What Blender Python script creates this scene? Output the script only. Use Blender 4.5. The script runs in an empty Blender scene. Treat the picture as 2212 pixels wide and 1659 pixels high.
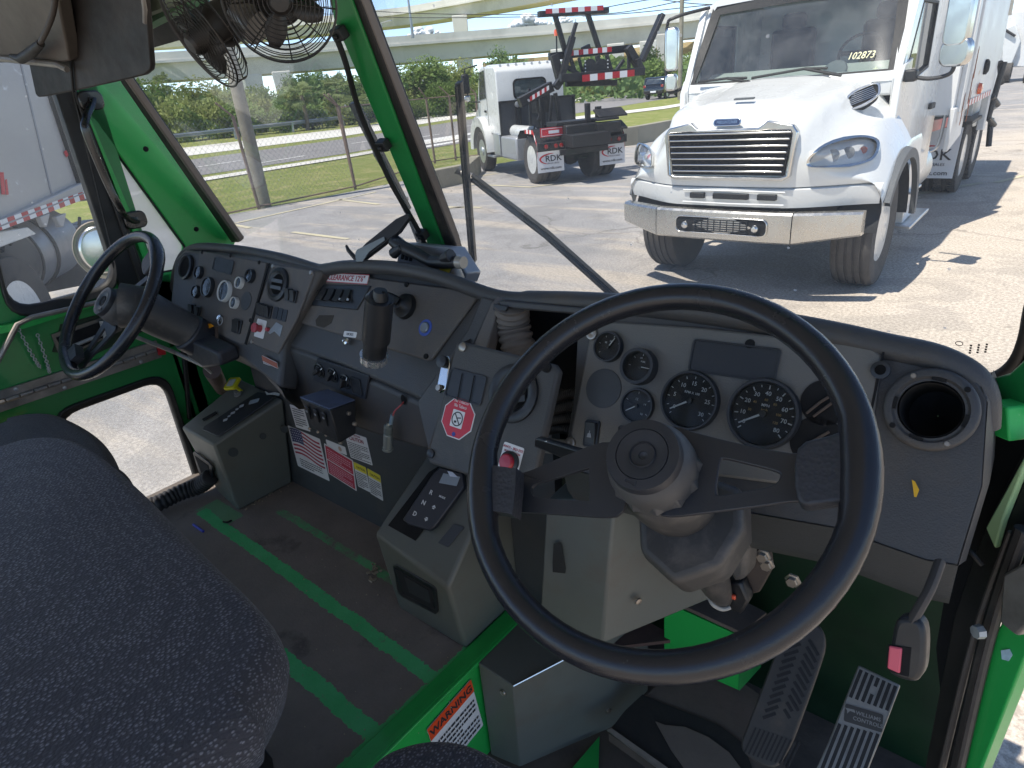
import bpy, math, random
import numpy as np
from mathutils import Matrix, Vector
R_ = math.radians
S = bpy.context.scene
# ---------------- camera, sky, sun, exposure ----------------
CAMR = Matrix(((0.77303293,-0.20612736,0.599943),(0.62928052,0.36868149,-0.68416371),(-0.08016302,0.90641352,0.41471487)))
EYE = Vector((0,0,2.0))
cd = bpy.data.cameras.new('camera'); cam = bpy.data.objects.new('camera', cd); S.collection.objects.link(cam)
cam.matrix_world = Matrix.Translation(EYE) @ CAMR.to_4x4()
cd.sensor_width = 36; cd.lens = 1405/2212*36; cd.clip_start = .02; cd.clip_end = 3000
S.camera = cam
SUN_EL, SUN_AZ = 65, 253          # elevation; azimuth in the XY plane (direction TO the sun, degrees from +X)
sd = bpy.data.lights.new('sun','SUN'); sd.energy = 2.7; sd.angle = R_(.5); sd.color = (1,.985,.985)
so = bpy.data.objects.new('sun', sd); S.collection.objects.link(so)
sdir = Vector((math.cos(R_(SUN_EL))*math.cos(R_(SUN_AZ)), math.cos(R_(SUN_EL))*math.sin(R_(SUN_AZ)), math.sin(R_(SUN_EL))))
so.rotation_euler = sdir.to_track_quat('Z','Y').to_euler()
W = bpy.data.worlds.new('World'); S.world = W; W.use_nodes = True
nt = W.node_tree; bg = nt.nodes['Background']
sky = nt.nodes.new('ShaderNodeTexSky'); sky.sky_type = 'NISHITA'; sky.sun_disc = False
sky.sun_elevation = R_(SUN_EL); sky.sun_rotation = R_(90-SUN_AZ); sky.air_density = .55; sky.dust_density = 0.0; sky.ozone_density = 1.6; sky.altitude = 900
nt.links.new(sky.outputs[0], bg.inputs[0]); bg.inputs[1].default_value = .135
S.view_settings.view_transform = 'Standard'; S.view_settings.look = 'None'; S.view_settings.exposure = 1.27; S.view_settings.gamma = 1
try: S.view_settings.use_white_balance = True; S.view_settings.white_balance_temperature = 7150; S.view_settings.white_balance_tint = 10
except Exception: pass
try: S.cycles.max_bounces = 10; S.cycles.diffuse_bounces = 5; S.cycles.transparent_max_bounces = 16; S.cycles.transmission_bounces = 6
except Exception: pass

# ---------------- measuring helpers: 2212x1659 sheet of sight lines -> real planes ----------------
def ray(x, y):
    return (CAMR @ Vector((x-1106, -(y-829.5), -1405))).normalized()
def on(ax, val, x, y):
    r = ray(x, y); return EYE + r*((val-EYE[ax])/r[ax])
def PX(v, x, y): return on(0, v, x, y)
def PY(v, x, y): return on(1, v, x, y)
def PZ(v, x, y): return on(2, v, x, y)
class Pl:
    def __init__(s, p0, n): s.p=Vector(p0); s.n=Vector(n).normalized()
    def __call__(s, x, y):
        r=ray(x,y); return EYE + r*((s.p-EYE).dot(s.n)/r.dot(s.n))
    def off(s,o): return Pl(s.p+s.n*o,s.n)
    def fr(s, x, y, rot=0, off=0, ux=(1,0,0)):      # frame on the plane: x along ux, z outwards
        o=s.off(off)(x,y); u=Vector(ux); u=(u-s.n*u.dot(s.n)).normalized(); v=s.n.cross(u)
        if rot:
            a=R_(rot); u,v=u*math.cos(a)+v*math.sin(a), -u*math.sin(a)+v*math.cos(a)
        return mat4(u,v,s.n,o)
def mat4(u,v,n,o):
    return Matrix(((u[0],v[0],n[0],o[0]),(u[1],v[1],n[1],o[1]),(u[2],v[2],n[2],o[2]),(0,0,0,1)))
def pxm(p):                                          # metres per sheet unit at a point
    d=Vector(p)-EYE; return (-(CAMR.transposed()@d).z)/1405
def T(x,y,z): return Matrix.Translation((x,y,z))
def Rz(a): return Matrix.Rotation(R_(a),4,'Z')
def Rx(a): return Matrix.Rotation(R_(a),4,'X')
def Ry(a): return Matrix.Rotation(R_(a),4,'Y')
I4 = Matrix.Identity(4)

# ---------------- materials ----------------
MATS={}
def srgb(h):
    h=h.lstrip('#'); c=[int(h[i:i+2],16)/255 for i in (0,2,4)]
    return tuple(((x/12.92) if x<=.04045 else ((x+.055)/1.055)**2.4) for x in c)
class NT:
    def __init__(s,name):
        s.m=bpy.data.materials.new(name); s.m.use_nodes=True; s.t=s.m.node_tree; s.N=s.t.nodes; s.b=s.N['Principled BSDF']; s.out=s.N['Material Output']
        s.tc=s.N.new('ShaderNodeTexCoord')
    def l(s,a,b): s.t.links.new(a,b)
    def node(s,k,**kw):
        n=s.N.new(k)
        for a,v in kw.items(): setattr(n,a,v)
        return n
    def noise(s,scale,detail=4,rough=.55,vec=None,dist=0):
        n=s.N.new('ShaderNodeTexNoise'); n.inputs['Scale'].default_value=scale; n.inputs['Detail'].default_value=detail; n.inputs['Roughness'].default_value=rough; n.inputs['Distortion'].default_value=dist
        s.l(vec or s.tc.outputs['Object'], n.inputs['Vector']); return n.outputs['Fac']
    def ramp(s,f,a,b,ca=(0,0,0,1),cb=(1,1,1,1)):
        n=s.N.new('ShaderNodeValToRGB'); e=n.color_ramp.elements; e[0].position=a; e[1].position=b; e[0].color=ca; e[1].color=cb
        s.l(f,n.inputs[0]); return n.outputs[0]
    def mix(s,f,a,b,mode='MIX'):
        n=s.N.new('ShaderNodeMix'); n.data_type='RGBA'; n.blend_type=mode
        for v,i in ((f,0),(a,6),(b,7)):
            if isinstance(v,(int,float)): n.inputs[i].default_value=v
            elif isinstance(v,tuple): n.inputs[i].default_value=(*v[:3],1)
            else: s.l(v,n.inputs[i])
        return n.outputs[2]
    def math(s,op,a,b=0,c=0):
        n=s.N.new('ShaderNodeMath'); n.operation=op
        for i,v in enumerate((a,b,c)):
            if isinstance(v,(int,float)): n.inputs[i].default_value=v
            else: s.l(v,n.inputs[i])
        return n.outputs[0]
    def sep(s,vec=None):
        n=s.N.new('ShaderNodeSeparateXYZ'); s.l(vec or s.tc.outputs['Object'],n.inputs[0]); return n.outputs
    def bump(s,h,st,d=.01):
        n=s.N.new('ShaderNodeBump'); n.inputs['Strength'].default_value=st; n.inputs['Distance'].default_value=d; s.l(h,n.inputs['Height']); s.l(n.outputs[0],s.b.inputs['Normal'])
    def fin(s,col,rough,metal=0,spec=.5,coat=0):
        for v,i in ((col,'Base Color'),(rough,'Roughness')):
            if isinstance(v,tuple): s.b.inputs[i].default_value=(*v[:3],1)
            elif isinstance(v,(int,float)): s.b.inputs[i].default_value=v
            else: s.l(v,s.b.inputs[i])
        s.b.inputs['Metallic'].default_value=metal; s.b.inputs['Specular IOR Level'].default_value=spec
        if coat: s.b.inputs['Coat Weight'].default_value=coat; s.b.inputs['Coat Roughness'].default_value=.08
        return s.m
def mat(name,col,rough=.5,metal=0,var=.15,vs=8,bump=0,bs=300,spec=.5,dirt=None,dv=.5,coat=0,world=False,wear=None):
    if name in MATS: return MATS[name]
    if isinstance(col,str): col=srgb(col)
    n=NT(name); vec=None
    if world:
        g=n.node('ShaderNodeNewGeometry'); vec=g.outputs['Position']
    f=n.noise(vs,6,.6,vec)
    c=n.mix(f,tuple(x*(1-var) for x in col),tuple(min(1,x*(1+var)) for x in col))
    if dirt:
        d=srgb(dirt) if isinstance(dirt,str) else dirt
        k=n.ramp(n.noise(vs*.37,7,.65,vec),dv,dv+.25); c=n.mix(n.math('MULTIPLY',k,.7),c,d)
    if wear:
        k=n.ramp(n.noise(vs*3.1,8,.7,vec,.6),.62,.68); c=n.mix(n.math('MULTIPLY',k,.8),c,srgb(wear))
    r=n.math('MULTIPLY_ADD',n.noise(vs*2.3,5,.6,vec),.3,rough-.15) if rough>.15 else rough
    if bump: n.bump(n.noise(bs,3,.6,vec),bump,.002)
    MATS[name]=n.fin(c,r,metal,spec,coat); return MATS[name]

# ---------------- mesh builder ----------------
WM={}
class MB:
    def __init__(s,M=None): s.v=[]; s.f=[]; s.mi=[]; s.M=M or I4; s.m=0
    def add(s,vs,fs,M=None):
        M=M if M is not None else s.M; k=len(s.v)
        s.v+= [M@Vector(p) for p in vs]; s.f+=[tuple(i+k for i in f) for f in fs]; s.mi+=[s.m]*len(fs); return s
    def box(s,c,d,M=None,taper=1):
        x,y,z=c; a,b,h=d[0]/2,d[1]/2,d[2]/2; t=taper
        vs=[(x-a,y-b,z-h),(x+a,y-b,z-h),(x+a,y+b,z-h),(x-a,y+b,z-h),(x-a*t,y-b*t,z+h),(x+a*t,y-b*t,z+h),(x+a*t,y+b*t,z+h),(x-a*t,y+b*t,z+h)]
        return s.add(vs,[(0,3,2,1),(4,5,6,7),(0,1,5,4),(1,2,6,5),(2,3,7,6),(3,0,4,7)],M)
    def hexa(s,a,b,M=None):                           # 4 + 4 corners
        return s.add(list(a)+list(b),[(3,2,1,0),(4,5,6,7),(0,1,5,4),(1,2,6,5),(2,3,7,6),(3,0,4,7)],M)
    def prism(s,poly,ext,M=None):                     # poly: 3D or 2D points, ext: vector
        P=[Vector((*p,0)) if len(p)==2 else Vector(p) for p in poly]; e=Vector(ext); n=len(P)
        return s.add(P+[p+e for p in P],[tuple(range(n))[::-1],tuple(range(n,2*n))]+[(i,(i+1)%n,n+(i+1)%n,n+i) for i in range(n)],M)
    def ring(s,outer,inner,ext,M=None):               # plate with a hole: loops of equal count
        O=[Vector((*p,0)) if len(p)==2 else Vector(p) for p in outer]; N=[Vector((*p,0)) if len(p)==2 else Vector(p) for p in inner]; e=Vector(ext); n=len(O)
        vs=O+N+[p+e for p in O]+[p+e for p in N]; fs=[]
        for i in range(n):
            j=(i+1)%n
            fs+=[(i,n+i,n+j,j),(2*n+i,2*n+j,3*n+j,3*n+i),(i,j,2*n+j,2*n+i),(n+j,n+i,3*n+i,3*n+j)]
        return s.add(vs,fs,M)
    def tube(s,pts,r,n=10,closed=False,M=None,caps=True,flat=None):
        P=[Vector(p) for p in pts]; k=len(P); rs=r if isinstance(r,(list,tuple)) else [r]*k
        vs=[]; up=None
        for i in range(k):
            a=P[(i-1)%k] if (closed or i>0) else P[i]; b=P[(i+1)%k] if (closed or i<k-1) else P[i]
            t=(b-a); t=t.normalized() if t.length>1e-9 else Vector((0,0,1))
            if up is None: up=Vector((0,0,1)) if abs(t.z)<.9 else Vector((1,0,0))
            u=t.cross(up); u=u.normalized() if u.length>1e-6 else Vector((1,0,0)); w=u.cross(t).normalized(); up=w
            for j in range(n):
                q=2*math.pi*j/n; fx=flat or 1
                vs.append(P[i]+u*math.cos(q)*rs[i]+w*math.sin(q)*rs[i]*fx)
        fs=[]
        for i in range(k if closed else k-1):
            for j in range(n):
                a=i*n+j; b=i*n+(j+1)%n; c=((i+1)%k)*n+(j+1)%n; d=((i+1)%k)*n+j; fs.append((a,b,c,d))
        if caps and not closed: fs+= [tuple(range(n))[::-1], tuple((k-1)*n+j for j in range(n))]
        return s.add(vs,fs,M)
    def lathe(s,prof,n=24,M=None,arc=None,sx=1,sy=1,caps=True):              # prof: (r,z) about local z
        k=len(prof); vs=[]; m=n
        for r,z in prof:
            for j in range(m):
                q=2*math.pi*j/n if not arc else R_(arc[0]+(arc[1]-arc[0])*j/(n-1)); vs.append((r*math.cos(q)*sx,r*math.sin(q)*sy,z))
        fs=[]
        for i in range(k-1):
            for j in range(m if not arc else m-1):
                fs.append((i*m+j,i*m+(j+1)%m,(i+1)*m+(j+1)%m,(i+1)*m+j))
        if not arc and caps:
            if prof[0][0]>1e-6: fs.append(tuple(range(m))[::-1])
            if prof[-1][0]>1e-6: fs.append(tuple((k-1)*m+j for j in range(m)))
        return s.add(vs,fs,M)
    def cyl(s,a,b,r,n=16,r2=None): return s.tube([a,b],[r,r2 if r2 is not None else r],n)
    def grid(s,rows,M=None,close=False):
        k=len(rows); m=len(rows[0]); vs=[p for r in rows for p in r]; fs=[]
        for i in range(k-1):
            for j in range(m-1+(1 if close else 0)): fs.append((i*m+j,i*m+(j+1)%m,(i+1)*m+(j+1)%m,(i+1)*m+j))
        return s.add(vs,fs,M)
    def text(s,txt,size,M=None,depth=.0004,align='CENTER',bold=0,shear=0,sx=1):
        c=bpy.data.curves.new('t','FONT'); c.body=txt; c.size=size; c.extrude=depth; c.align_x=align; c.align_y='CENTER'; c.offset=bold*size; c.shear=shear; c.resolution_u=2
        o=bpy.data.objects.new('t',c); S.collection.objects.link(o); dg=bpy.context.evaluated_depsgraph_get(); dg.update()
        me=bpy.data.meshes.new_from_object(o.evaluated_get(dg))
        s.add([(v.co.x*sx,v.co.y,v.co.z) for v in me.vertices],[tuple(p.vertices) for p in me.polygons],M)
        bpy.data.objects.remove(o); bpy.data.curves.remove(c); bpy.data.meshes.remove(me); return s
    def build(s,name,mats,parent=None,local=False,smooth=40,bevel=0,seg=2,subsurf=0,label=None,base=False):
        c=sum(s.v,Vector())/max(1,len(s.v))
        if base or parent is None: c=Vector((c.x,c.y,min(p.z for p in s.v)))
        me=bpy.data.meshes.new(name); me.from_pydata([p-c for p in s.v],[],s.f)
        for m in (mats if isinstance(mats,(list,tuple)) else [mats]): me.materials.append(m)
        me.polygons.foreach_set('material_index',s.mi)
        me.validate()
        import bmesh
        bm=bmesh.new(); bm.from_mesh(me); bmesh.ops.recalc_face_normals(bm,faces=bm.faces); bm.to_mesh(me); bm.free()
        if smooth:
            me.polygons.foreach_set('use_smooth',[True]*len(me.polygons))
            try: me.set_sharp_from_angle(angle=R_(smooth))
            except Exception: pass
        o=bpy.data.objects.new(name,me); S.collection.objects.link(o); o.location=c
        if parent is not None:
            o.parent=parent
            if local: WM[o.name]=WM[parent.name]@T(*c)
            else: o.matrix_parent_inverse=WM[parent.name].inverted(); WM[o.name]=T(*c)
        else: WM[o.name]=T(*c)
        if bevel:
            b=o.modifiers.new('bevel','BEVEL'); b.width=bevel; b.segments=seg; b.limit_method='ANGLE'; b.angle_limit=R_(35)
            try: b.harden_normals=False
            except Exception: pass
        if subsurf:
            u=o.modifiers.new('sub','SUBSURF'); u.levels=subsurf; u.render_levels=subsurf
        if label: o['label']=label
        return o
def tag(o,label=None,cat=None,group=None,kind=None):
    if label: o['label']=label
    if cat: o['category']=cat
    if group: o['group']=group
    if kind: o['kind']=kind
    return o
def thing(name,label,cat,M=None,group=None):
    o=bpy.data.objects.new(name,None); S.collection.objects.link(o); o.empty_display_size=.1
    M=M if M is not None else I4
    if not isinstance(M,Matrix): M=T(*M)
    o.matrix_world=M; WM[o.name]=M.copy(); return tag(o,label,cat,group)
def dup(o,M=None,label=None,parent=None,group=None):
    c=o.copy(); S.collection.objects.link(c)
    if parent is not None: c.parent=parent; WM[c.name]=WM[parent.name]
    else:
        if M is not None: c.matrix_world=M
        WM[c.name]=(M or WM[o.name]).copy()
    if label: c['label']=label
    if group: c['group']=group
    for ch in list(o.children): dup(ch,parent=c)
    return c
def rrect(w,h,r,n=5,cx=0,cy=0):
    P=[]
    for sx,sy,a0 in ((1,1,0),(-1,1,90),(-1,-1,180),(1,-1,270)):
        for i in range(n+1):
            a=R_(a0+90*i/n); P.append((cx+sx*(w/2-r)+r*math.cos(a),cy+sy*(h/2-r)+r*math.sin(a)))
    return P
def smooth_loop(pts,n=4,closed=True):                # Catmull-Rom through the points
    P=[Vector(p) for p in pts]; k=len(P); out=[]
    for i in range(k if closed else k-1):
        a,b,c,d=(P[(i-1)%k] if closed or i>0 else P[i]),P[i],P[(i+1)%k],(P[(i+2)%k] if closed or i<k-2 else P[(i+1)%k])
        for j in range(n):
            t=j/n; out.append(.5*((2*b)+(c-a)*t+(2*a-5*b+4*c-d)*t*t+(3*b-a-3*c+d)*t*t*t))
    if not closed: out.append(P[-1])
    return out
def inset(loop,k):
    c=sum((Vector(p) for p in loop),Vector((0,)*len(loop[0])))/len(loop)
    return [Vector(p)+(c-Vector(p)).normalized()*k for p in loop]
def clean(loop): return loop
# =====================================================================  OUTSIDE
rnd=random.Random(5)
def ground_mats():
    n=NT('aged_asphalt'); g=n.node('ShaderNodeNewGeometry').outputs['Position']; x,y,z=n.sep(g)
    big=n.noise(.35,5,.6,g,.4); mid=n.noise(1.6,6,.65,g,.8); 
    # stretched noise for sand washed over the lot
    mp=n.node('ShaderNodeMapping'); mp.inputs['Scale'].default_value=(.22,1.3,1); mp.inputs['Rotation'].default_value=(0,0,R_(-28)); n.l(g,mp.inputs[0])
    st=n.noise(1.1,7,.68,mp.outputs[0],.5)
    # beige aggregate close by and to the right, greyer away to the left
    k=n.math('ADD',n.math('MULTIPLY_ADD',x,.16,.95),n.math('MULTIPLY_ADD',big,1.1,-.55))
    k=n.math('SUBTRACT',k,n.math('MULTIPLY',n.math('MAXIMUM',n.math('SUBTRACT',y,16),0),.03))
    k=n.ramp(k,.15,.75)
    grey=n.mix(mid,srgb('#85868a'),srgb('#b3b2b0')); beige=n.mix(mid,srgb('#cbbdab'),srgb('#dfd2c2'))
    c=n.mix(k,grey,beige)
    sand=n.ramp(st,.50,.60); c=n.mix(n.math('MULTIPLY',sand,.65),c,srgb('#cfc2b0'))
    sp=n.noise(38,3,.7,g); c=n.mix(n.ramp(sp,.40,.62),n.mix(.5,c,srgb('#6a625a')),c)
    sp2=n.noise(90,2,.7,g); c=n.mix(n.math('MULTIPLY',n.ramp(sp2,.55,.68),.55),c,srgb('#ddd2c4'))
    dk=n.ramp(n.noise(2.6,4,.7,g),.66,.72); c=n.mix(n.math('MULTIPLY',dk,.45),c,srgb('#6b655e')); pt=n.ramp(n.noise(.9,5,.62,g,1.2),.50,.57); c=n.mix(n.math('MULTIPLY',pt,.22),c,srgb('#6f6c69'))
    v=n.node('ShaderNodeTexVoronoi',feature='DISTANCE_TO_EDGE'); v.inputs['Scale'].default_value=.16; 
    w=n.node('ShaderNodeVectorMath',operation='MULTIPLY_ADD'); nn=n.node('ShaderNodeTexNoise'); nn.inputs['Scale'].default_value=.8; nn.inputs['Detail'].default_value=6; n.l(g,nn.inputs['Vector']); n.l(nn.outputs['Color'],w.inputs[0]); w.inputs[1].default_value=(3,3,0); n.l(g,w.inputs[2]); n.l(w.outputs[0],v.inputs['Vector'])
    cr=n.ramp(v.outputs['Distance'],.0,.006); c=n.mix(n.math('MULTIPLY',n.math('SUBTRACT',1,cr),.5),c,srgb('#5b564f'))
    n.bump(n.noise(55,3,.7,g),.6,.01); MATS['lot']=n.fin(c,.95,0,.15)
    n=NT('road_asphalt'); g=n.node('ShaderNodeNewGeometry').outputs['Position']
    c=n.mix(n.noise(.5,6,.6,g),srgb('#777473'),srgb('#8f8c89')); MATS['road']=n.fin(c,.9,0,.2)
    n=NT('grass'); g=n.node('ShaderNodeNewGeometry').outputs['Position']
    c=n.mix(n.noise(.5,8,.7,g,.5),srgb('#6f7d3e'),srgb('#a3a565')); c=n.mix(n.ramp(n.noise(1.3,8,.75,g),.5,.68),c,srgb('#bcae7f'))
    c=n.mix(n.ramp(n.noise(14,4,.7,g),.35,.6),n.mix(.5,c,srgb('#3e5520')),c); n.bump(n.noise(25,4,.7,g),1,.05); MATS['grass']=n.fin(c,1,0,.1)
ground_mats()
paint_w=mat('road_paint','#d8d6d0',.8,var=.1,vs=2,dirt='#a09a92',dv=.5,world=True)
paint_y=mat('faded_lot_paint','#c9bf9f',.85,var=.1,vs=3,dirt='#a59f94',dv=.42,world=True)
conc=mat('concrete','#d6d2c8',.85,var=.1,vs=.25,dirt='#8f897c',dv=.5,world=True)
conc_d=mat('concrete_weathered','#96907f',.9,var=.15,vs=1.5,dirt='#6b675c',dv=.45,world=True)
tanc=mat('tan_concrete','#c7b28a',.85,var=.08,vs=.2,world=True)
galv=mat('galvanised_steel','#a4a7a8',.45,.6,var=.12,vs=2)
wood=mat('weathered_wood','#8c8577',.9,var=.25,vs=5,dirt='#6a6255',dv=.45,bump=.3,bs=40)
def sheet(name,pts,z,m,kind='structure'):
    mb=MB(); P=[Vector((p[0],p[1],z)) for p in pts]; mb.add(P,[tuple(range(len(P)))]); o=mb.build(name,m,smooth=0); tag(o,kind=kind); return o
def strip(name,A,B,z,m,kind='structure'):
    mb=MB(); n=len(A); mb.add([Vector((p[0],p[1],z)) for p in A]+[Vector((p[0],p[1],z)) for p in B],[(i,i+1,n+i+1,n+i) for i in range(n-1)]); o=mb.build(name,m,smooth=0); tag(o,kind=kind); return o
G=lambda *ps:[on(2,0,x,y) for x,y in ps]
sheet('ground',[(-400,-200),(300,-200),(300,700),(-400,700)],-.012,MATS['grass'])
# road system: fitted curves on the ground, far to near
lotE=G((300,507),(477,467),(743,417),(900,385),(1030,362),(1200,332),(1360,303),(1434,290),(1560,262),(1800,215),(2212,140))
sheet('parking_lot',[*[(p.x,p.y) for p in lotE],(60,160),(60,-40),(-24,-40),(-16,-4)],0,MATS['lot'])
rn=G((250,420),(423,380),(743,332),(1000,287),(1200,252),(1434,214),(1700,168)); rf=G((250,372),(403,346),(743,300),(1000,260),(1200,230),(1434,192),(1700,152))
strip('road',rf,rn,.0,MATS['road'])
sn=G((250,366),(386,339),(743,294),(1000,254),(1246,219),(1434,190),(1700,150.5)); sf=G((250,347),(373,322),(743,278),(1000,240),(1246,208),(1434,182),(1700,146))
strip('road_shoulder',sf,sn,.004,conc)
pn=G((250,431),(427,394),(743,343),(860,322),(1000,300)); pf=G((250,424),(425,387),(743,337),(860,316),(1000,294)); strip('sidewalk',pf,pn,.02,conc)
pn=G((1240,259),(1434,236),(1560,214)); pf=G((1240,253),(1434,230),(1560,209)); strip('sidewalk',pf,pn,.02,conc)
# side street mouth
sheet('side_road',[(p.x,p.y) for p in G((872,330),(1040,302),(1060,262),(890,288))],.006,MATS['road'])
sheet('crosswalk_paint',[(p.x,p.y) for p in G((890,312),(1025,290),(1025,286),(890,307))],.014,paint_w)
sheet('stop_line_paint',[(p.x,p.y) for p in G((905,322),(1030,300),(1030,297),(905,318))],.014,paint_w)
mb=MB()
for row,(a,b) in enumerate((((403,365),(1000,274)),((440,372),(1000,282)))):
    A,B=G(a,b); d=B-A; L=d.length; u=d.normalized(); w=Vector((-u.y,u.x,0)); k=row*2.2
    while k<L:
        p=A+u*k; mb.add([Vector((*(q.xy),.012)) for q in (p-w*.11,p+u*2.6-w*.11,p+u*2.6+w*.11,p+w*.11)],[(0,1,2,3)]); k+=9
tag(mb.build('lane_markings',paint_w,smooth=0),kind='structure')
# parking bay lines
mb=MB()
def lline(a,b,w=.1):
    A,B=G(a,b); d=(B-A); u=d.normalized(); v=Vector((-u.y,u.x,0))*w/2; mb.add([Vector((*(q.xy),.008)) for q in (A-v,B-v,B+v,A+v)],[(0,1,2,3)])
for a,b in (((480,489),(812,415)),((505,486),(540,493)),((632,502),(752,517)),((730,431),(818,442)),((925,453),(1010,447)),((918,398),(1075,375)),((920,447),(1040,449)),((925,394),(1150,405)),((1150,404),(1270,390)),((2150,395),(2212,380)),((1985,420),(2120,395))): lline(a,b)
tag(mb.build('parking_bay_lines',paint_y,smooth=0),kind='structure')
# low retaining wall behind the lot
def wall(name,pts,h,w,m,label,cat='wall'):
    P=G(*pts); mb=MB(); rows=[]
    for i,p in enumerate(P):
        d=(P[min(i+1,len(P)-1)]-P[max(i-1,0)]).normalized(); v=Vector((-d.y,d.x,0))*w/2
        rows.append([p+v+Vector((0,0,-.02)),p+v+Vector((0,0,h)),p-v+Vector((0,0,h)),p-v+Vector((0,0,-.02))])
    mb.grid(rows,close=True); mb.add(rows[0],[(0,1,2,3)]); mb.add(rows[-1],[(3,2,1,0)])
    return tag(mb.build(name,m,smooth=0,bevel=.02),label,cat)
wall('retaining_wall',((925,411),(1010,393),(1030,372)),.42,.25,conc_d,'low stained concrete curb wall beside the chain link fence')
wall('retaining_wall',((1300,322),(1372,312),(1450,296)),.55,.25,conc_d,'low stained concrete wall between the black hook truck bed and the white hood')
# guard rails
def guard(pts,h,label,dup_post=True):
    P=G(*pts); t=thing('guard_rail',label,'guard rail',P[0]); mb=MB(); rows=[]
    prof=[(0,.0),(.05,.06),(0,.14),(.05,.2),(0,.3)]
    for i,p in enumerate(P):
        d=(P[min(i+1,len(P)-1)]-P[max(i-1,0)]).normalized(); v=Vector((d.y,-d.x,0))
        rows.append([p+v*a+Vector((0,0,h-.3+b)) for a,b in prof]+[p-v*.02+Vector((0,0,h)),p-v*.02+Vector((0,0,h-.3))])
    mb.grid(rows,close=True).build('rail',galv,t)
    for i in range(len(P)-1):
        n=max(1,int((P[i+1]-P[i]).length/4))
        for k in range(n):
            p=P[i].lerp(P[i+1],k/n); m=MB(); m.box((p.x,p.y,h/2-.03),(.12,.12,h)); m.build('post',galv,t,smooth=0)
guard(((300,332),(366,318),(743,272),(1010,236)),.85,'corrugated steel guard rail in front of the roadside bushes, left of the tow truck')
guard(((1246,203),(1434,178),(1560,160)),.85,'corrugated steel guard rail right of the hook truck behind the dark car')
# wooden pole, light poles, wires
def upole(x0,y0,h,label,r=.14,lean=0,name='utility_pole'):
    p=G((x0,y0))[0]; t=thing(name,label,'pole',p); mb=MB(); mb.tube([p+Vector((0,0,-.1)),p+Vector((lean*.5,0,h*.5)),p+Vector((lean,0,h))],[r,r*.9,r*.75],12); mb.build('shaft',wood,t); return t,p
t,p=upole(572,447,7.6,'short grey wooden pole at the grass edge on the left of the lot',.145)
m=MB(); m.cyl(p+Vector((0,0,3.4)),p+Vector((0,0,3.46)),.16); m.build('band',galv,t)
t,p=upole(1468,215,16,'tall thin wooden power pole just left of the white truck mirror',.17)
m=MB(); m.box((p.x,p.y,15),(2.2,.12,.12)); m.build('crossarm',wood,t,smooth=0)
def wire(pts,zz,label):
    P=[on(1,55,x,y) for x,y in pts]; mb=MB(); mb.tube(smooth_loop(P,6,False),.035,5); tag(mb.build('power_line',mat('black_wire','#1a1a1a',.6),base=True),label,'cable')
wire(((700,14),(875,28),(1165,32),(1330,28),(1474,2),(1600,-16)),0,'upper black power line passing behind the top bar of the hook arm')
wire(((700,30),(875,38),(1165,36),(1340,30),(1520,12),(1640,2)),0,'lower black power line passing behind the top bar of the hook arm')
wire(((1296,19),(1350,8),(1470,-12)),0,'short black power line near the tip of the raised black arm')
wire(((1380,-8),(1480,6),(1540,10)),0,'black power line sagging toward the white cab roof')
# chain link fence: leaning posts with barbed arms, top rail, woven wire
def fence(pts,h,label,leans=(),rail=True):
    P=G(*pts); t=thing('chain_link_fence',label,'fence',P[0]); rust=mat('rusty_pipe','#8a7468',.8,.3,var=.3,vs=4)
    for i,p in enumerate(P):
        d=(P[min(i+1,len(P)-1)]-P[max(i-1,0)]).normalized(); v=Vector((-d.y,d.x,0)); ln=leans[i] if i<len(leans) else 0
        top=p+Vector((0,0,h))+d*ln; m=MB(); m.cyl(p+Vector((0,0,-.05)),top,.035,8); m.build('post',rust,t)
        m=MB(); m.cyl(top,top+Vector((0,0,.28))-d*.28+v*.05,.02,6); m.build('barb_arm',rust,t)
    m=MB()
    for i in range(len(P)-1): m.cyl(P[i]+Vector((0,0,.06)),P[i+1]+Vector((0,0,.06)),.018,6)
    if rail:
        for i in range(len(P)-1): m.cyl(P[i]+Vector((0,0,h-.02)),P[i+1]+Vector((0,0,h-.02)),.018,6)
    m.build('rail',rust,t)
    m=MB(); s=.13; q=.0028
    for i in range(len(P)-1):
        a,b=P[i],P[i+1]; L=(b-a).length; u=(b-a)/L; n=int(L/s)
        for sg in (1,-1):
            for k in range(-int(h/s)-1,n+int(h/s)+1):
                x0=k*s; x1=x0+sg*h; z0,z1=0,h
                if sg>0:
                    if x0<0: z0=-x0; x0=0
                    if x1>L: z1=h-(x1-L); x1=L
                else:
                    if x0>L: z0=x0-L; x0=L
                    if x1<0: z1=h+x1; x1=0
                if z1-z0<.02 or x0>L or x1<0: continue
                A=a+u*x0+Vector((0,0,z0)); B=a+u*x1+Vector((0,0,z1)); w=Vector((u.y,-u.x,0))*.001; e=Vector((0,0,q))
                m.add([A-e,B-e,B+e,A+e],[(0,1,2,3)])
    m.build('wire_mesh',mat('fence_wire','#8d8f8e',.6,.4),t,smooth=0)
fence(((250,520),(560,452),(768,408)),1.9,'sagging chain link fence in the grass on the left of the windshield post',(0,-.1,-.12),False)
fence(((768,408),(940,352),(985,345),(1040,338)),1.9,'rusty chain link fence panels right of the green windshield post',(-.12,-.08,0,0))

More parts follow.
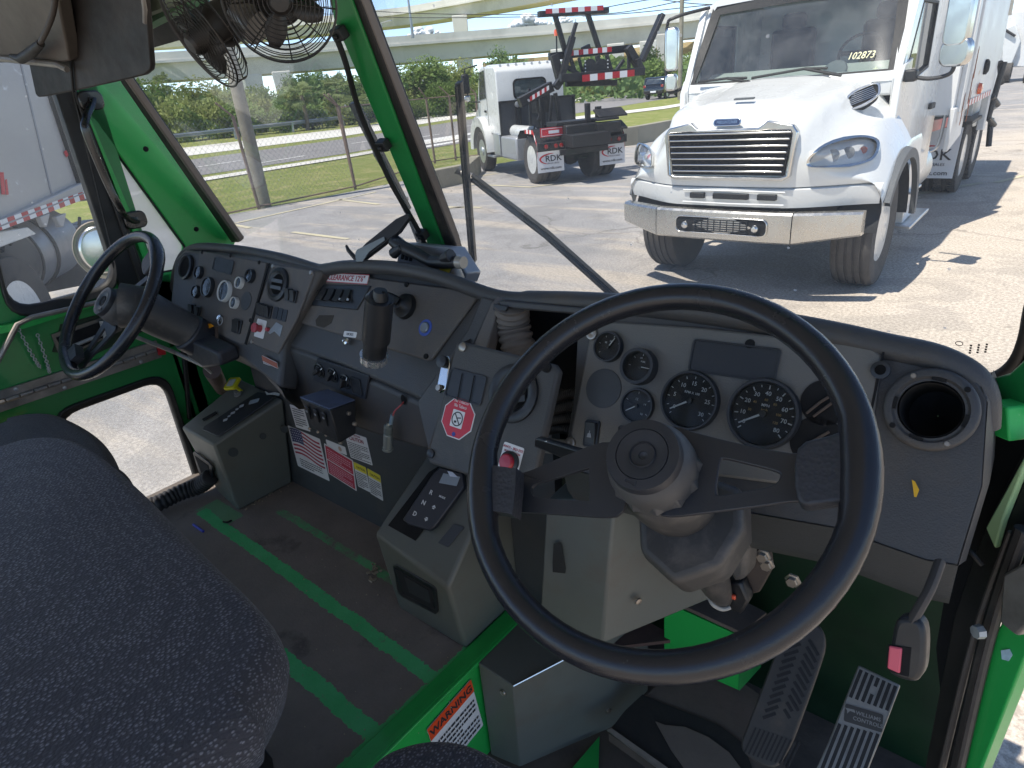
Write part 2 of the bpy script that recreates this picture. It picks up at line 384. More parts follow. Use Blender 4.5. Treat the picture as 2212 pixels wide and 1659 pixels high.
# ---------------- elevated highways ----------------
def dense(pts,n=5): return smooth_loop([Vector((a,b,0)) for a,b in pts],n,False)
def bridge(label,px,ztop,th,width,m,cols=(),colw=2.2,par=1.0,cat='bridge'):
    P=[on(2,ztop,v.x,v.y) for v in dense(px)]; t=thing('highway_overpass',label,cat,(P[0].x,P[0].y,0))
    def sweep(name,prof,mm):
        mb=MB(); rows=[]
        for i,p in enumerate(P):
            d=(P[min(i+1,len(P)-1)]-P[max(i-1,0)]); d.z=0; d.normalize(); v=Vector((-d.y,d.x,0))   # away from us
            rows.append([Vector((p.x,p.y,0))+v*a+Vector((0,0,ztop+b)) for a,b in prof])
        mb.grid(rows,close=True); mb.add(rows[0],[tuple(range(len(prof)))]); mb.add(rows[-1],[tuple(range(len(prof)))]); return mb.build(name,mm,t,smooth=0)
    sweep('parapet',[(0,0),(.3,0),(.35,-par),(-.02,-par)],m)
    sweep('deck',[(-.12,-par),(width,-par),(width,-par-.35),(-.12,-par-.35)],m)
    sweep('girder',[(1.0,-par-.35),(width-1,-par-.35),(width-1.6,-th),(1.5,-th)],m)
    sweep('far_parapet',[(width-.3,0),(width,0),(width,-par),(width-.35,-par)],m)
    for (cx_,cy_) in cols:
        p=on(2,ztop-th,cx_,cy_); r=ray(cx_,cy_); d=Vector((r.x,r.y,0)).normalized(); c=p+d*3; u=Vector((-d.y,d.x,0)); a=colw/2
        mb=MB(); zt=ztop-th; q=.9
        mb.hexa([c-u*a*.75-d*.8-Vector((0,0,zt)),c+u*a*.75-d*.8-Vector((0,0,zt)),c+u*a*.75+d*.8-Vector((0,0,zt)),c-u*a*.75+d*.8-Vector((0,0,zt))],
                [c-u*a-d*q,c+u*a-d*q,c+u*a+d*q,c-u*a+d*q]); mb.build('column',m,t,smooth=0,bevel=.12)
    return t
bridge('pale concrete overpass, the long lower one crossing behind the hook truck',((120,127),(319,114),(560,100),(792,83),(1161,55),(1434,30),(1520,20),(1700,0),(1900,-22)),10.2,3.55,11,conc,((606,152),(1003,124),(1207,104),(1330,92),(1400,86),(1440,70),(545,160)),2.6)
bridge('upper concrete overpass curving up across the blue sky above the lower one',((120,72),(319,66),(376,63),(600,45),(782,25),(876,14),(960,-1),(1100,-28),(1250,-60)),19.5,3.3,10,conc,((992,30),(500,85)),3.2)
bridge('third concrete overpass rising at the top right behind the power pole',((900,62),(1161,27),(1300,8),(1434,-2),(1600,-12)),22,2.6,9,conc,((1432,14),),3.0) if 0 else None
bridge('tan ramp bridge low behind the trees, seen under the lower overpass',((1060,132),(1110,127),(1180,122),(1434,96),(1560,82)),6.5,1.9,10,tanc,((1110,150),(1300,128)),3.0,.8)
bridge('pale ramp bridge behind the left mirror of the white truck',((1330,116),(1440,104),(1520,95),(1600,88)),7.2,1.6,10,tanc,(),2)
def lpole(px,py0,py1,dist,label,r=.1):
    p=EYE+ray(px,py0)*dist; q=EYE+ray(px,py1)*dist; m=MB(); m.tube([Vector((p.x,p.y,q.z)),Vector((p.x,p.y,p.z))],[r*1.3,r*.7],8)
    t=thing('light_pole',label,'lamp post',(p.x,p.y,q.z)); m.build('shaft',galv,t); m=MB(); m.tube([Vector((p.x,p.y,p.z)),Vector((p.x+1.4,p.y+.3,p.z+.15))],.06,6); m.box((p.x+1.7,p.y+.35,p.z+.15),(.8,.3,.14)); m.build('lamp_head',galv,t)
lpole(878,-30,84,104,'tall pale lamp post rising from the overpass right of the green windshield post',.16)
lpole(823,50,88,120,'short dark lamp post on the overpass close to the green windshield post',.09)
lpole(1243,40,62,120,'small lamp post on the overpass right of the clouds',.09)

# ---------------- vegetation ----------------
def leafmat(name,a,b):
    n=NT(name); oi=n.node('ShaderNodeObjectInfo'); g=n.node('ShaderNodeNewGeometry')
    f=n.noise(.9,5,.7); r=n.math('MULTIPLY_ADD',oi.outputs['Random'],.4,.3)
    c=n.mix(f,srgb(a),srgb(b)); c=n.mix(n.math('MULTIPLY',g.outputs['Random Per Island'],.55),c,n.mix(.5,c,srgb('#9aa45c'))); m=n.fin(c,.75,0,.25)
    tr=n.node('ShaderNodeBsdfTranslucent'); n.l(c,tr.inputs[0]); mx=n.node('ShaderNodeMixShader'); mx.inputs[0].default_value=.3; n.l(n.b.outputs[0],mx.inputs[1]); n.l(tr.outputs[0],mx.inputs[2]); n.l(mx.outputs[0],n.out.inputs[0]); return m
L1=leafmat('leaves_mid','#4c683a','#839b55'); L2=leafmat('leaves_olive','#6c7d49','#a3a768'); L3=leafmat('leaves_dark','#3d5a3a','#64804d'); L4=leafmat('palm_fronds','#4a6138','#8d9668'); BK=mat('bark','#6e6152',.95,var=.3,vs=3)
def crown_mesh(seed,w,h,n,leaf,lobes=9,flat=.0):
    r=random.Random(seed); mb=MB(); C=[]
    for i in range(lobes):
        a=r.uniform(0,6.28); q=r.uniform(.0,.62)*w/2; z=h*r.uniform(.22,.82); C.append((Vector((q*math.cos(a),q*math.sin(a),z)),w*r.uniform(.17,.30)))
    for i in range(n):
        c,R=C[r.randrange(lobes)]; d=Vector((r.gauss(0,1),r.gauss(0,1),r.gauss(0,.8))).normalized()*R*(r.random()**.28)*r.uniform(.85,1.15); p=c+d
        if p.z<0: p.z=abs(p.z)*.4
        s=leaf*r.uniform(.5,1.3); u=Vector((r.gauss(0,1),r.gauss(0,1),r.gauss(0,1))).normalized(); v=u.orthogonal().normalized(); k=r.uniform(.35,.7)
        mb.add([p-u*s,p+v*s*k,p+u*s,p-v*s*k+u.cross(v)*s*.2],[(0,1,2,3)])
    return mb
def make_tree(name,label,cat,seed,w,h,n,leaf,mt,lobes=9,trunk=.3,group=None):
    t=thing(name,label,cat,I4,group); cm=crown_mesh(seed,w,h,n,leaf,lobes); cm.build('crown',mt,t,smooth=0)
    mb=MB(); r=random.Random(seed); 
    for k in range(4):
        a=r.uniform(0,6.28); e=Vector((math.cos(a)*w*.2,math.sin(a)*w*.2,h*.65)); mb.tube([Vector((0,0,-.1)),Vector((e.x*.2,e.y*.2,h*.3)),e],[trunk*.5,trunk*.35,trunk*.1],6)
    mb.build('trunk',BK,t); return t
def make_palm(seed,h,cr,label,trunk=.22,nf=34,skirt=True):
    r=random.Random(seed); t=thing('palm_tree',label,'palm tree',I4); mb=MB(); mb.tube([Vector((0,0,-.1)),Vector((.15,0,h*.5)),Vector((.1,.1,h))],[trunk*1.1,trunk,trunk*.9],8); mb.build('trunk',BK,t)
    mb=MB(); c=Vector((.1,.1,h))
    for i in range(nf):
        az=r.uniform(0,6.28); el=r.uniform(-.9,1.35); L=cr*r.uniform(.8,1.1); d=Vector((math.cos(az)*math.cos(el),math.sin(az)*math.cos(el),math.sin(el)))
        m0=c+d*L*.5; side=d.cross(Vector((0,0,1))); side=side.normalized() if side.length>.1 else Vector((1,0,0)); up=side.cross(d)
        mb.add([c,m0+side*.02*L,m0-side*.02*L],[(0,1,2)])
        for k in range(11):                         # fan of narrow blades
            a=R_(-78+156*k/10); b=(d*math.cos(a)+side*math.sin(a)); tip=m0+b*L*.55*(1-.25*abs(math.sin(a)))+Vector((0,0,-.16*L*r.uniform(.5,1.4))); w=side.cross(b).normalized(); e=(b.cross(up)).normalized()*L*.035
            mid=m0+b*L*.3; mb.add([m0,mid+e,tip,mid-e],[(0,1,2,3)])
    mb.build('fronds',L4,t,smooth=0); return t
HOR=lambda x:284.5-.0885*x
kinds=[]
kinds.append(make_tree('bush','round mid green bush','bush',1,6,3.6,3400,.21,L1,11,.2))
kinds.append(make_tree('bush','olive green bush','bush',2,6,3.4,3200,.20,L2,12,.2))
kinds.append(make_tree('tree','dark green broad tree','tree',3,9,7.5,4600,.27,L3,12,.4))
kinds.append(make_tree('tree','leafy mid green tree','tree',4,8,7.5,4600,.26,L1,12,.4))
kinds.append(make_tree('tree','pale olive loose tree','tree',5,8,7,3400,.25,L2,9,.3))
palmA=make_palm(7,4.2,2.3,'shaggy palm'); palmB=make_palm(8,7.2,2.0,'tall palm')
BH=[3.6,3.4,7.5,7.5,7]; BW=[6,6,9,8,8]
used=[0]*7
# (kind, sheet x of centre, distance, sheet y of top, sheet width)
PL=[(0,318,66,215,110),(1,395,64,222,100),(3,350,74,186,120),(4,440,76,190,110),(1,470,64,228,90),(0,530,63,232,95),(4,505,74,198,90),(3,575,78,194,80),(0,600,63,240,85),(1,560,70,215,70),(0,665,64,238,90),(4,640,80,196,80),(2,700,84,172,110),(1,735,66,215,90),(0,790,68,216,90),(3,760,82,176,90),(2,640,88,178,70),
(3,905,70,140,130),(0,950,66,190,90),(1,870,68,205,90),(2,950,86,150,110),(0,885,64,222,80),(1,1000,72,188,90),(0,1030,70,205,70),(3,1060,80,160,90),(4,1000,84,148,80),(2,1085,92,120,80),(3,1120,88,150,80),(1,1090,74,190,80),(0,1160,84,170,90),(3,1190,100,140,70),
(3,1265,100,128,60),(2,1300,98,140,70),(0,1330,88,150,80),(1,1290,84,165,70),(2,1400,96,112,70),(3,1360,104,130,60),(0,1400,90,142,80),(1,1450,92,140,60),(3,1500,108,120,70),(0,1490,94,140,60),(4,860,86,172,70),(2,290,78,185,70),
(0,2165,160,60,60),(3,2195,190,36,60),(2,2120,200,52,60)]
adj={0:('round mid green bush','low and rounded'),1:('olive green bush','paler'),2:('dark green broad tree',''),3:('leafy mid green tree',''),4:('pale olive loose tree','')}
def where(x):
    if x<420: return 'behind the guard rail, far left of the windshield'
    if x<560: return 'behind the guard rail left of the wooden pole'
    if x<700: return 'behind the guard rail around the tapered bridge column'
    if x<830: return 'just left of the green windshield post'
    if x<990: return 'behind the wiper blade left of the hook truck'
    if x<1130: return 'right behind the roof of the hook truck cab'
    if x<1260: return 'seen through the raised hook frame'
    if x<1600: return 'right of the hook frame below the overpass'
    return 'far away at the top right corner'
seen={}
PLs=sorted(enumerate(PL),key=lambda q:q[1][1])
for i,(k,x,D,yt,wd) in PLs:
    hd=ray(x,HOR(x)); hd=Vector((hd.x,hd.y,0)).normalized(); dep=None
    p=EYE+hd*D; p.z=0; s=pxm((p.x,p.y,2)); top=EYE+ray(x,yt)*((D)/Vector((ray(x,yt).x,ray(x,yt).y)).length); h=top.z*1.12; w=wd*s*1.25
    M=T(*p)@Rz(rnd.uniform(0,360))@Matrix.Diagonal((w/BW[k],w/BW[k],h/BH[k],1))
    o=kinds[k] if not used[k] else dup(kinds[k]); used[k]=1; o.matrix_world=M; WM[o.name]=M
    key=(k,where(x)); c=seen.get(key,0); seen[key]=c+1
    o['label']=['','second ','third ','fourth ','fifth '][min(c,4)]+adj[k][0]+' '+where(x); o['group']='bushes and trees behind the guard rail'
PP=[(0,655,62,168,'shaggy palm by the tapered bridge column'),(0,735,66,152,'shaggy palm left of the green windshield post'),(0,497,68,190,'shaggy palm just left of the wooden pole'),(1,853,72,132,'tall thin palm just right of the green windshield post'),(1,822,74,110,'tall palm half hidden by the green windshield post'),(0,445,66,205,'low shaggy palm in the bushes at far left'),(0,930,74,150,'shaggy palm above the bushes left of the hook truck'),(1,372,84,150,'palm against the sky under the far left of the overpass'),(0,1255,92,128,'small palm seen right of the hook frame'),(0,1340,94,118,'bushy palm left of the power pole'),(0,770,60,200,'shaggy palm touching the left wiper')]
up=[0,0]
for k,x,D,yt,lab in PP:
    hd=ray(x,HOR(x)); hd=Vector((hd.x,hd.y,0)).normalized(); p=EYE+hd*D; p.z=0; r=ray(x,yt); z=2+r.z*D/Vector((r.x,r.y)).length; b=(palmA,palmB)[k]; sc=z/(6.2,9.0)[k]
    o=b if not up[k] else dup(b); up[k]=1; M=T(*p)@Rz(rnd.uniform(0,360))@Matrix.Diagonal((max(sc,.75),max(sc,.75),sc,1)); o.matrix_world=M; WM[o.name]=M; o['label']=lab; o['group']='palms beyond the road'
def far_mass():
    mb=MB(); r=random.Random(3)
    for i in range(15000):
        x=r.uniform(-60,1620) if i%9 else r.uniform(2060,2400); D=r.uniform(66,112) if x<1700 else r.uniform(170,230)
        hd=ray(x,HOR(x)); hd=Vector((hd.x,hd.y,0)).normalized(); p=EYE+hd*D; p.z=r.uniform(0,1)**1.1*(3.0+1.3*math.sin(x*.03)+.9*math.sin(x*.011+1))*(1 if x<1700 else 1.4)
        s=r.uniform(.2,.5)*(D/80); u=Vector((r.gauss(0,1),r.gauss(0,1),r.gauss(0,1))).normalized(); v=u.orthogonal().normalized()
        mb.add([p-u*s,p+v*s*.6,p+u*s,p-v*s*.6],[(0,1,2,3)])
    tag(mb.build('undergrowth',[L3],smooth=0),kind='stuff')
far_mass()
# clouds: puffs of thin white geometry
def cloud(px,py,w,label,seed):
    r=random.Random(seed); D=900; c=EYE+ray(px,py)*D; n=NT('cloud_white%d'%seed) ; m=n.fin((.9,.9,.9),1,0,0)
    mb=MB()
    k=w*pxm(c)
    for i in range(16):
        q=Vector((r.uniform(-.5,.5),r.uniform(-.5,.5)*.4,0)); rad=k*.16*(1.15-1.6*abs(q.x))*r.uniform(.8,1.2); rad=max(rad,k*.04)
        base=c+Vector((CAMR[0][0],CAMR[1][0],0))*q.x*k+Vector((0,q.y*k,rad*r.uniform(.0,1.4)))
        rows=[]
        for a in range(9):
            th=math.pi*a/8; row=[]
            for b in range(14):
                ph=2*math.pi*b/14; d=Vector((math.sin(th)*math.cos(ph),math.sin(th)*math.sin(ph),math.cos(th)*.75)); row.append(base+d*rad*(1+.16*math.sin(5*ph+i)*math.sin(4*th+i*2)+r.uniform(-.05,.05)))
            rows.append(row)
        mb.grid(rows,close=True)
    tag(mb.build('cloud',m),label,'cloud')
    
cloud(1142,56,82,'small white cumulus cloud above the hook truck cab',2); cloud(921,78,62,'small white cloud over the overpass left of the hook frame',1); cloud(1215,52,44,'small white cloud seen through the hook frame uprights',3)
# =====================================================================  VEHICLES
white=mat('white_paint','#d2d3d0',.28,var=.03,vs=1.2,dirt='#cfccc4',dv=.6,coat=.5)
white_dirty=mat('dirty_white_paint','#dcdcda',.4,var=.05,vs=1.0,dirt='#b9b5ad',dv=.5,wear='#b8a48e')
chrome=mat('chrome','#cfcecb',.2,1,var=.03,vs=3)
chrome_d=mat('worn_chrome','#cfd0d0',.2,1,var=.1,vs=14)
blk=mat('black_steel','#1b1c1e',.5,.0,var=.3,vs=6,dirt='#3a3632',dv=.5)
blkp=mat('black_plastic','#191a1b',.55,var=.2,vs=10)
gasket=mat('black_rubber','#121212',.6,var=.2,vs=20)
grey_pl=mat('grey_plastic','#55585a',.6,var=.1,vs=5)
dark=mat('dark_void','#08080a',.9,var=.2)
alum=mat('aluminium','#c3c5c6',.35,.8,var=.08,vs=5)
redp=mat('red_tape','#b31f28',.4,var=.1); redlens=mat('red_lens','#8c1114',.2,var=.1,coat=1); whtape=mat('white_tape','#e2e2e0',.4,var=.05); amber=mat('amber_lens','#d8571c',.25,var=.1,coat=1)
rust=mat('rust','#8d4f2a',.85,var=.35,vs=30)
def tyre_mat():
    n=NT('tyre_rubber'); f=n.noise(9,6,.6); c=n.mix(f,srgb('#3a3735'),srgb('#5a5652')); MATS['tyre']=n.fin(c,.85,0,.3); return MATS['tyre']
tyrem=tyre_mat()
def winglass(name,tint,a=.35,dust=.1):
    n=NT(name); tr=n.node('ShaderNodeBsdfTransparent'); tr.inputs[0].default_value=(*tint,1); gl=n.node('ShaderNodeBsdfGlossy'); gl.inputs['Roughness'].default_value=.02
    df=n.node('ShaderNodeBsdfDiffuse'); df.inputs[0].default_value=(.6,.6,.58,1)
    fr=n.node('ShaderNodeFresnel'); fr.inputs[0].default_value=1.45; m1=n.node('ShaderNodeMixShader'); k=n.math('MULTIPLY_ADD',fr.outputs[0],1.0,a*.1)
    n.l(k,m1.inputs[0]); n.l(tr.outputs[0],m1.inputs[1]); n.l(gl.outputs[0],m1.inputs[2])
    m2=n.node('ShaderNodeMixShader'); d=n.math('MULTIPLY',n.ramp(n.noise(2.5,6,.7),.3,.8),dust); n.l(d,m2.inputs[0]); n.l(m1.outputs[0],m2.inputs[1]); n.l(df.outputs[0],m2.inputs[2]); n.l(m2.outputs[0],n.out.inputs[0]); return n.m
tg=winglass('truck_window_glass',(.72,.82,.82),.6,.14)
lensm=winglass('lamp_lens',(.95,.95,.95),1,.12)
def wheel(parent,c,R,w,side,rimm,rimr=.29,dual=False,dish=True,nuts=None,axis='x',lug=False,steer=0):
    """a truck wheel about the local x axis; side=+1 -> outer face towards +x"""
    M=T(*c)@Rz(steer)@Ry(90*side)
    t=MB(M); h=w/2; prof=[(rimr,-h*.8),(R*.80,-h),(R*.955,-h*.92),(R,-h*.72)]
    for g in (-.42,-.14,.14,.42): prof+=[(R,h*(g-.055)*1.3),(R-.014,h*(g-.04)*1.3),(R-.014,h*(g+.04)*1.3),(R,h*(g+.055)*1.3)]
    prof+=[(R,h*.72),(R*.955,h*.92),(R*.80,h),(rimr,h*.8)]
    t.lathe(prof,56); tw=t.build('wheel',tyrem,parent,smooth=35); 
    if lug:
        b=MB(M)
        for k in range(44):
            a=2*math.pi*k/44
            for s_ in (-1,1): b.box((0,0,0),(.03,.045,w*.3),M@Rz(math.degrees(a)+ (3 if s_>0 else 0))@T(R-.003,0,s_*w*.3))
        b.build('tread_lugs',tyrem,tw,smooth=0)
    r=MB(M); zf=h*.75
    if dish: r.lathe([(rimr+.005,zf+.01),(rimr-.02,zf),(rimr-.03,-h*.15),(rimr*.62,-h*.25),(rimr*.42,-h*.2),(rimr*.40,h*.15),(rimr*.22,h*.25),(.001,h*.26)],40)
    else: r.lathe([(rimr+.005,zf+.01),(rimr-.02,zf),(rimr-.035,h*.2),(rimr*.66,h*.62),(rimr*.45,h*.62),(rimr*.4,h*.95),(rimr*.25,h*1.05),(.001,h*1.07)],40)
    r.build('rim',rimm,tw)
    n=MB(M); q=-h*.2 if dish else h*.66
    for k in range(10): 
        a=2*math.pi*k/10; n.lathe([(.018,q-.02),(.018,q+.05),(.001,q+.055)],8,M@T(rimr*.56*math.cos(a),rimr*.56*math.sin(a),0))
    n.build('wheel_nuts',nuts or galv,tw)
    return tw
def stripe_tape(parent,a,b,up,h,n,off,first=0,name='reflective_tape'):
    a,b,up,off=Vector(a),Vector(b),Vector(up),Vector(off); mb=MB()
    for i in range(n):
        mb.m=(i+first)%2; p=a.lerp(b,i/n)+off; q=a.lerp(b,(i+1)/n)+off; mb.prism([p,q,q+up*h,p+up*h],off.normalized()*.003)
    return mb.build(name,[redp,whtape],parent,smooth=0)

# ---------------- white conventional truck parked nose-on ----------------
XC,YA=-2.36,6.82
FT=thing('garbage_truck','large white truck parked nose toward us, chrome bumper and 102873 on its windshield','truck',(XC,YA,0))
def sm(a,b,x): t=max(0,min(1,(x-a)/(b-a))); return t*t*(3-2*t)
def ynose(s): s=abs(s); return 5.80+.04*s+.30*sm(.45,1.2,s)+.22*max(0,s-.85)**1.3
def Hh(s,y):
    s=abs(s); t=(y-5.8)/1.25
    hw=.60+.20*t; top=1.665+.20*t-.05*(s/hw)**2 if s<hw else 0
    crown=1.615+.20*t-.05
    fall=crown-(s-hw)*1.35 if s>=hw else top
    fen=1.47-.55*((y-6.75)/1.15)**2*(1 if y<6.75 else .45)-.30*max(0,(s-.93)/.24)**2.2-.12*max(0,.80-s)
    if s<hw: v=top
    else: v=max(fall,fen)+.05*math.exp(-((fall-fen)/.10)**2)
    v+=.016*sm(.0,.05,(.34+.13*t)-s)
    e=(y-ynose(s))
    rr=.30 if s<hw else .34
    if e<rr: v-= (.13 if s<hw else .15)*(1-e/rr)**2.2
    return v
mb=MB(); ss=[i/24*1.17 for i in range(-24,25)]; rows=[]
for s_ in ss:
    y0=ynose(s_); row=[]; z1=Hh(s_,y0)
    for k in range(7): row.append(Vector((XC+s_,y0-.03*math.sin(math.pi*k/7),1.04+(z1-1.04)*k/7)))
    for k in range(23): y=y0+(7.08-y0)*(k/22)**1.25; row.append(Vector((XC+s_,y,Hh(s_,y))))
    rows.append(row)
mb.grid(rows); hood=mb.build('hood',white,FT,smooth=60)
# lower valance with slots
mb=MB(); rows=[]
for s_ in ss:
    y0=ynose(s_); rows.append([Vector((XC+s_,y0+.02,1.035)),Vector((XC+s_,y0-.012,1.02)),Vector((XC+s_*.995,y0-.005,.93)),Vector((XC+s_*.99,y0+.02,.865)),Vector((XC+s_*.98,y0+.16,.85))])
mb.grid(rows); mb.build('valance',white,FT,smooth=60)
for a,b in ((-.33,-.19),(-.11,.21),(.29,.45)):
    mb=MB(); mb.prism([(XC+a,ynose(0)-.03,.935),(XC+b,ynose(0)-.03,.935),(XC+b,ynose(0)-.03,.985),(XC+a,ynose(0)-.03,.985)],(0,.05,0)); mb.build('slot',blkp,FT,bevel=.006)
mb=MB(); mb.tube([Vector((XC-.40,ynose(0)-.018,.90)),Vector((XC+.06,ynose(0)-.03,.897)),Vector((XC+.52,ynose(0)-.018,.90))],.008,6); mb.tube([Vector((XC-.40,ynose(0)-.012,1.005)),Vector((XC+.06,ynose(0)-.022,1.008)),Vector((XC+.52,ynose(0)-.012,1.005))],.008,6); mb.build('valance_trim',white,FT)
# fender side skirts with wheel arch and grey flare
for sd_ in (-1,1):
    mb=MB(); x=XC+sd_*1.17; N_=22; A=[];B=[]
    for k in range(N_+1):
        y=6.20+ (7.55-6.20)*k/N_; zt=Hh(1.17,min(y,7.08))
        a=(y-6.86)/.64; za=.50+.66*math.sqrt(max(0,1-a*a)) if abs(a)<1 else .50
        if y<6.22: za=.86
        A.append(Vector((x,y,zt))); B.append(Vector((x+sd_*.012,y,max(za,.62 if y>7.3 else za) if zt>za else zt-.01)))
    mb.grid([A,[p+Vector((sd_*.018,0,-.05)) if (p-q).length>.06 else p.lerp(q,.5) for p,q in zip(A,B)],B]); mb.build('fender_side',white,FT,smooth=60)
    mb=MB(); rows=[]
    for k in range(25):
        a=R_(30+146*k/24); c_,s__=math.cos(a),math.sin(a); w=.085
        rows.append([Vector((x+sd_*.01,6.86-c_*r_,.50+s__*r_*1.03)) for r_ in (.64,)]+[Vector((x+sd_*.06,6.86-c_*.63,.50+s__*.65)),Vector((x+sd_*.06,6.86-c_*.71,.50+s__*.73)),Vector((x+sd_*.005,6.86-c_*(.64+w),.50+s__*(.66+w)))])
    mb.grid(rows,close=True); mb.build('wheel_arch_flare',grey_pl,FT)
# wheel well dark interior
mb=MB(); mb.box((XC,7.0,.86),(1.66,1.5,.42)); mb.build('chassis',blk,FT,smooth=0)
# grille
gy=ynose(.3)-.055
mb=MB(); W1,W2=.575,.52; z0,z1=1.145,1.505
outer=[(-W1-.01,z1-.02),(-W1+.03,z1+.035),(-.34,z1+.075),(-.27,z1+.02),(.27,z1+.02),(.34,z1+.075),(W1-.03,z1+.035),(W1+.01,z1-.02),(W2+.03,z0-.01),(W2-.03,z0-.045),(-W2+.03,z0-.045),(-W2-.03,z0-.01)]
inner=[(-W1+.035,z1-.03),(-W1+.05,z1-.005),(-.34,z1+.0),(-.27,z1-.01),(.27,z1-.01),(.34,z1+.0),(W1-.05,z1-.005),(W1-.035,z1-.03),(W2-.0,z0+.0),(W2-.04,z0-.015),(-W2+.04,z0-.015),(-W2+.0,z0+.0)]
tY=lambda p:(XC+p[0],gy,p[1])
gr=MB().ring([tY(p) for p in outer],[tY(p) for p in inner],(0,.07,0)).build('grille',chrome,FT,bevel=.01)
MB().prism([(XC-W1+.03,gy+.004,z1-.01),(XC+W1-.03,gy+.004,z1-.01),(XC+W2-.02,gy+.004,z0),(XC-W2+.02,gy+.004,z0)],(0,.04,0)).build('grille_mesh',dark,gr,smooth=0)
for k in range(7):
    z=z0+.012+(z1-z0-.04)*k/6.2+.02; w=W2+(W1-W2)*k/7-.03; MB().box((XC,gy-.006,z),(2*w,.016,.015)).build('grille_bar',chrome,gr,bevel=.005)
# emblem
mb=MB(mat4((1,0,0),(0,.25,.97),(0,-.97,.25),(XC-.005,ynose(0)-.028,1.572))); mb.prism(rrect(.245,.062,.03),(0,0,.016)); em=mb.build('badge',chrome,FT,bevel=.004)
mb=MB(mb.M); mb.prism(rrect(.222,.044,.02),(0,0,.019)); mb.build('badge_plate',mat('badge_blue','#22304f',.3,var=.05),em)
mb=MB(mb.M); mb.text('FREIGHTLINER',.034,mb.M@T(0,0,.020),.001,bold=.01,shear=.2,sx=.82); mb.build('badge_lettering',chrome,em,smooth=0)
mb=MB(); mb.prism([(XC-.05,5.99,1.735),(XC+.12,5.99,1.735),(XC+.12,6.03,1.74),(XC-.05,6.03,1.74)],(0,0,.012)); mb.build('hood_latch_tab',grey_pl,FT)
# headlights
def headlamp(px,ysg,name='headlight'):
    P=[]
    for x,y in px:
        r=ray(x,y); t_=3.0                            # march to the hood front surface
        for _ in range(900):
            p=EYE+r*t_
            if abs(p.x-XC)<1.25 and p.y>ynose(p.x-XC)-.02 and p.z<Hh(p.x-XC,max(p.y,ynose(p.x-XC)))+.02: break
            t_+=.005
        P.append(EYE+r*(t_-.02))
    P=smooth_loop(P,3); c=sum(P,Vector())/len(P)
    h=MB(); nrm=Vector((0.12*ysg,-1,.25)).normalized()
    out=[p+(p-c).normalized()*.028 for p in P]
    h.ring([p for p in out],[p for p in P],nrm*.035); h.grid([[p-nrm*.06 for p in out],out],close=True)
    H=h.build(name,chrome,FT,smooth=60)
    b=MB(); Q=[p-nrm*.035 for p in P]; b.add(Q+[c-nrm*.07],[(i,(i+1)%len(Q),len(Q)) for i in range(len(Q))]); b.build('reflector',mat('lamp_bowl','#c3c2bd',.35,.8,var=.2,vs=30),H,smooth=0)
    l=MB(); mid=[p.lerp(c,.45)+nrm*.035 for p in P]; l.grid([[p+nrm*.012 for p in P],mid],close=True); l.add(mid+[c+nrm*.045],[(i,(i+1)%len(mid),len(mid)) for i in range(len(mid))]); l.build('lens',lensm,H,smooth=80)
    u=(max(P,key=lambda p:p.x)-min(P,key=lambda p:p.x)); 
    for f,r_,mm in ((-.2,.055,chrome),(.04,.05,chrome),(.27,.030,amber)):
        L=MB(mat4((1,0,0),nrm.cross(Vector((1,0,0))),nrm,c+u*f-nrm*.05)); L.lathe([(r_,.04),(r_*.7,.012),(r_*.2,0),(r_*.2,.02),(.001,.022)],20); L.build('bulb_bowl',mm,H)
    return H
headlamp([(1750,352),(1762,333),(1790,314),(1840,300),(1872,298),(1893,306),(1893,325),(1880,343),(1850,352),(1800,358),(1760,359)],1)
headlamp([(1376,350),(1377,330),(1384,312),(1398,318),(1409,330),(1411,345),(1409,359),(1398,360),(1380,355)],-1)
# side vent on the hood shoulder
VH=Pl(PY(6.60,1858,212),(.25,-.78,.55)); vpx=[(1822,238),(1826,222),(1845,203),(1880,187),(1894,185),(1896,196),(1892,208),(1868,224),(1845,234),(1830,239)]
P=smooth_loop([VH(*p) for p in vpx],3); c=sum(P,Vector())/len(P)
v=MB().ring([p+(p-c).normalized()*.022 for p in P],P,VH.n*.02).build('side_vent',chrome,FT,bevel=.004); MB().prism([p+VH.n*-.07 for p in [q+(q-c).normalized()*.015 for q in P]],VH.n*.075).build('vent_mesh',dark,v,smooth=0)
for k in range(6):
    a=(1828+10*k,236-7.6*k); b=(1843+9.2*k,206-3.2*k); MB().tube([VH(1830+2*k,232-5.0*k)+VH.n*.012,VH(1895-1.0*k*2,189+0*k+ (5-k)*3.4)+VH.n*.012],.005,6).build('vent_bar',chrome,v) if k%1==0 else None
# bumper: centre section and two swept ends
def bump_sec(pts,z0_,z1_,name,slope=0):
    mb=MB(); rows=[]
    for i,(s_,y) in enumerate(pts):
        zz=z0_+(slope*i/(len(pts)-1) if slope else 0)
        rows.append([Vector((XC+s_,y+.10,z1_)),Vector((XC+s_,y+.012,z1_)),Vector((XC+s_,y-.008,z1_-.018)),Vector((XC+s_,y-.012,(z1_+zz)/2)),Vector((XC+s_,y-.006,zz+.018)),Vector((XC+s_,y+.02,zz)),Vector((XC+s_,y+.12,zz))])
    mb.grid(rows); mb.add(rows[0],[tuple(range(7))]); mb.add(rows[-1],[tuple(range(7))]); return mb.build(name,mat('bumper_chrome','#c4c2bd',.27,.95,var=.06,vs=6),FT,smooth=30)
bc=[(-.66,5.775),(-.35,5.755),(0,5.75),(.35,5.755),(.60,5.775)]
b0=bump_sec(bc,.565,.835,'bumper')
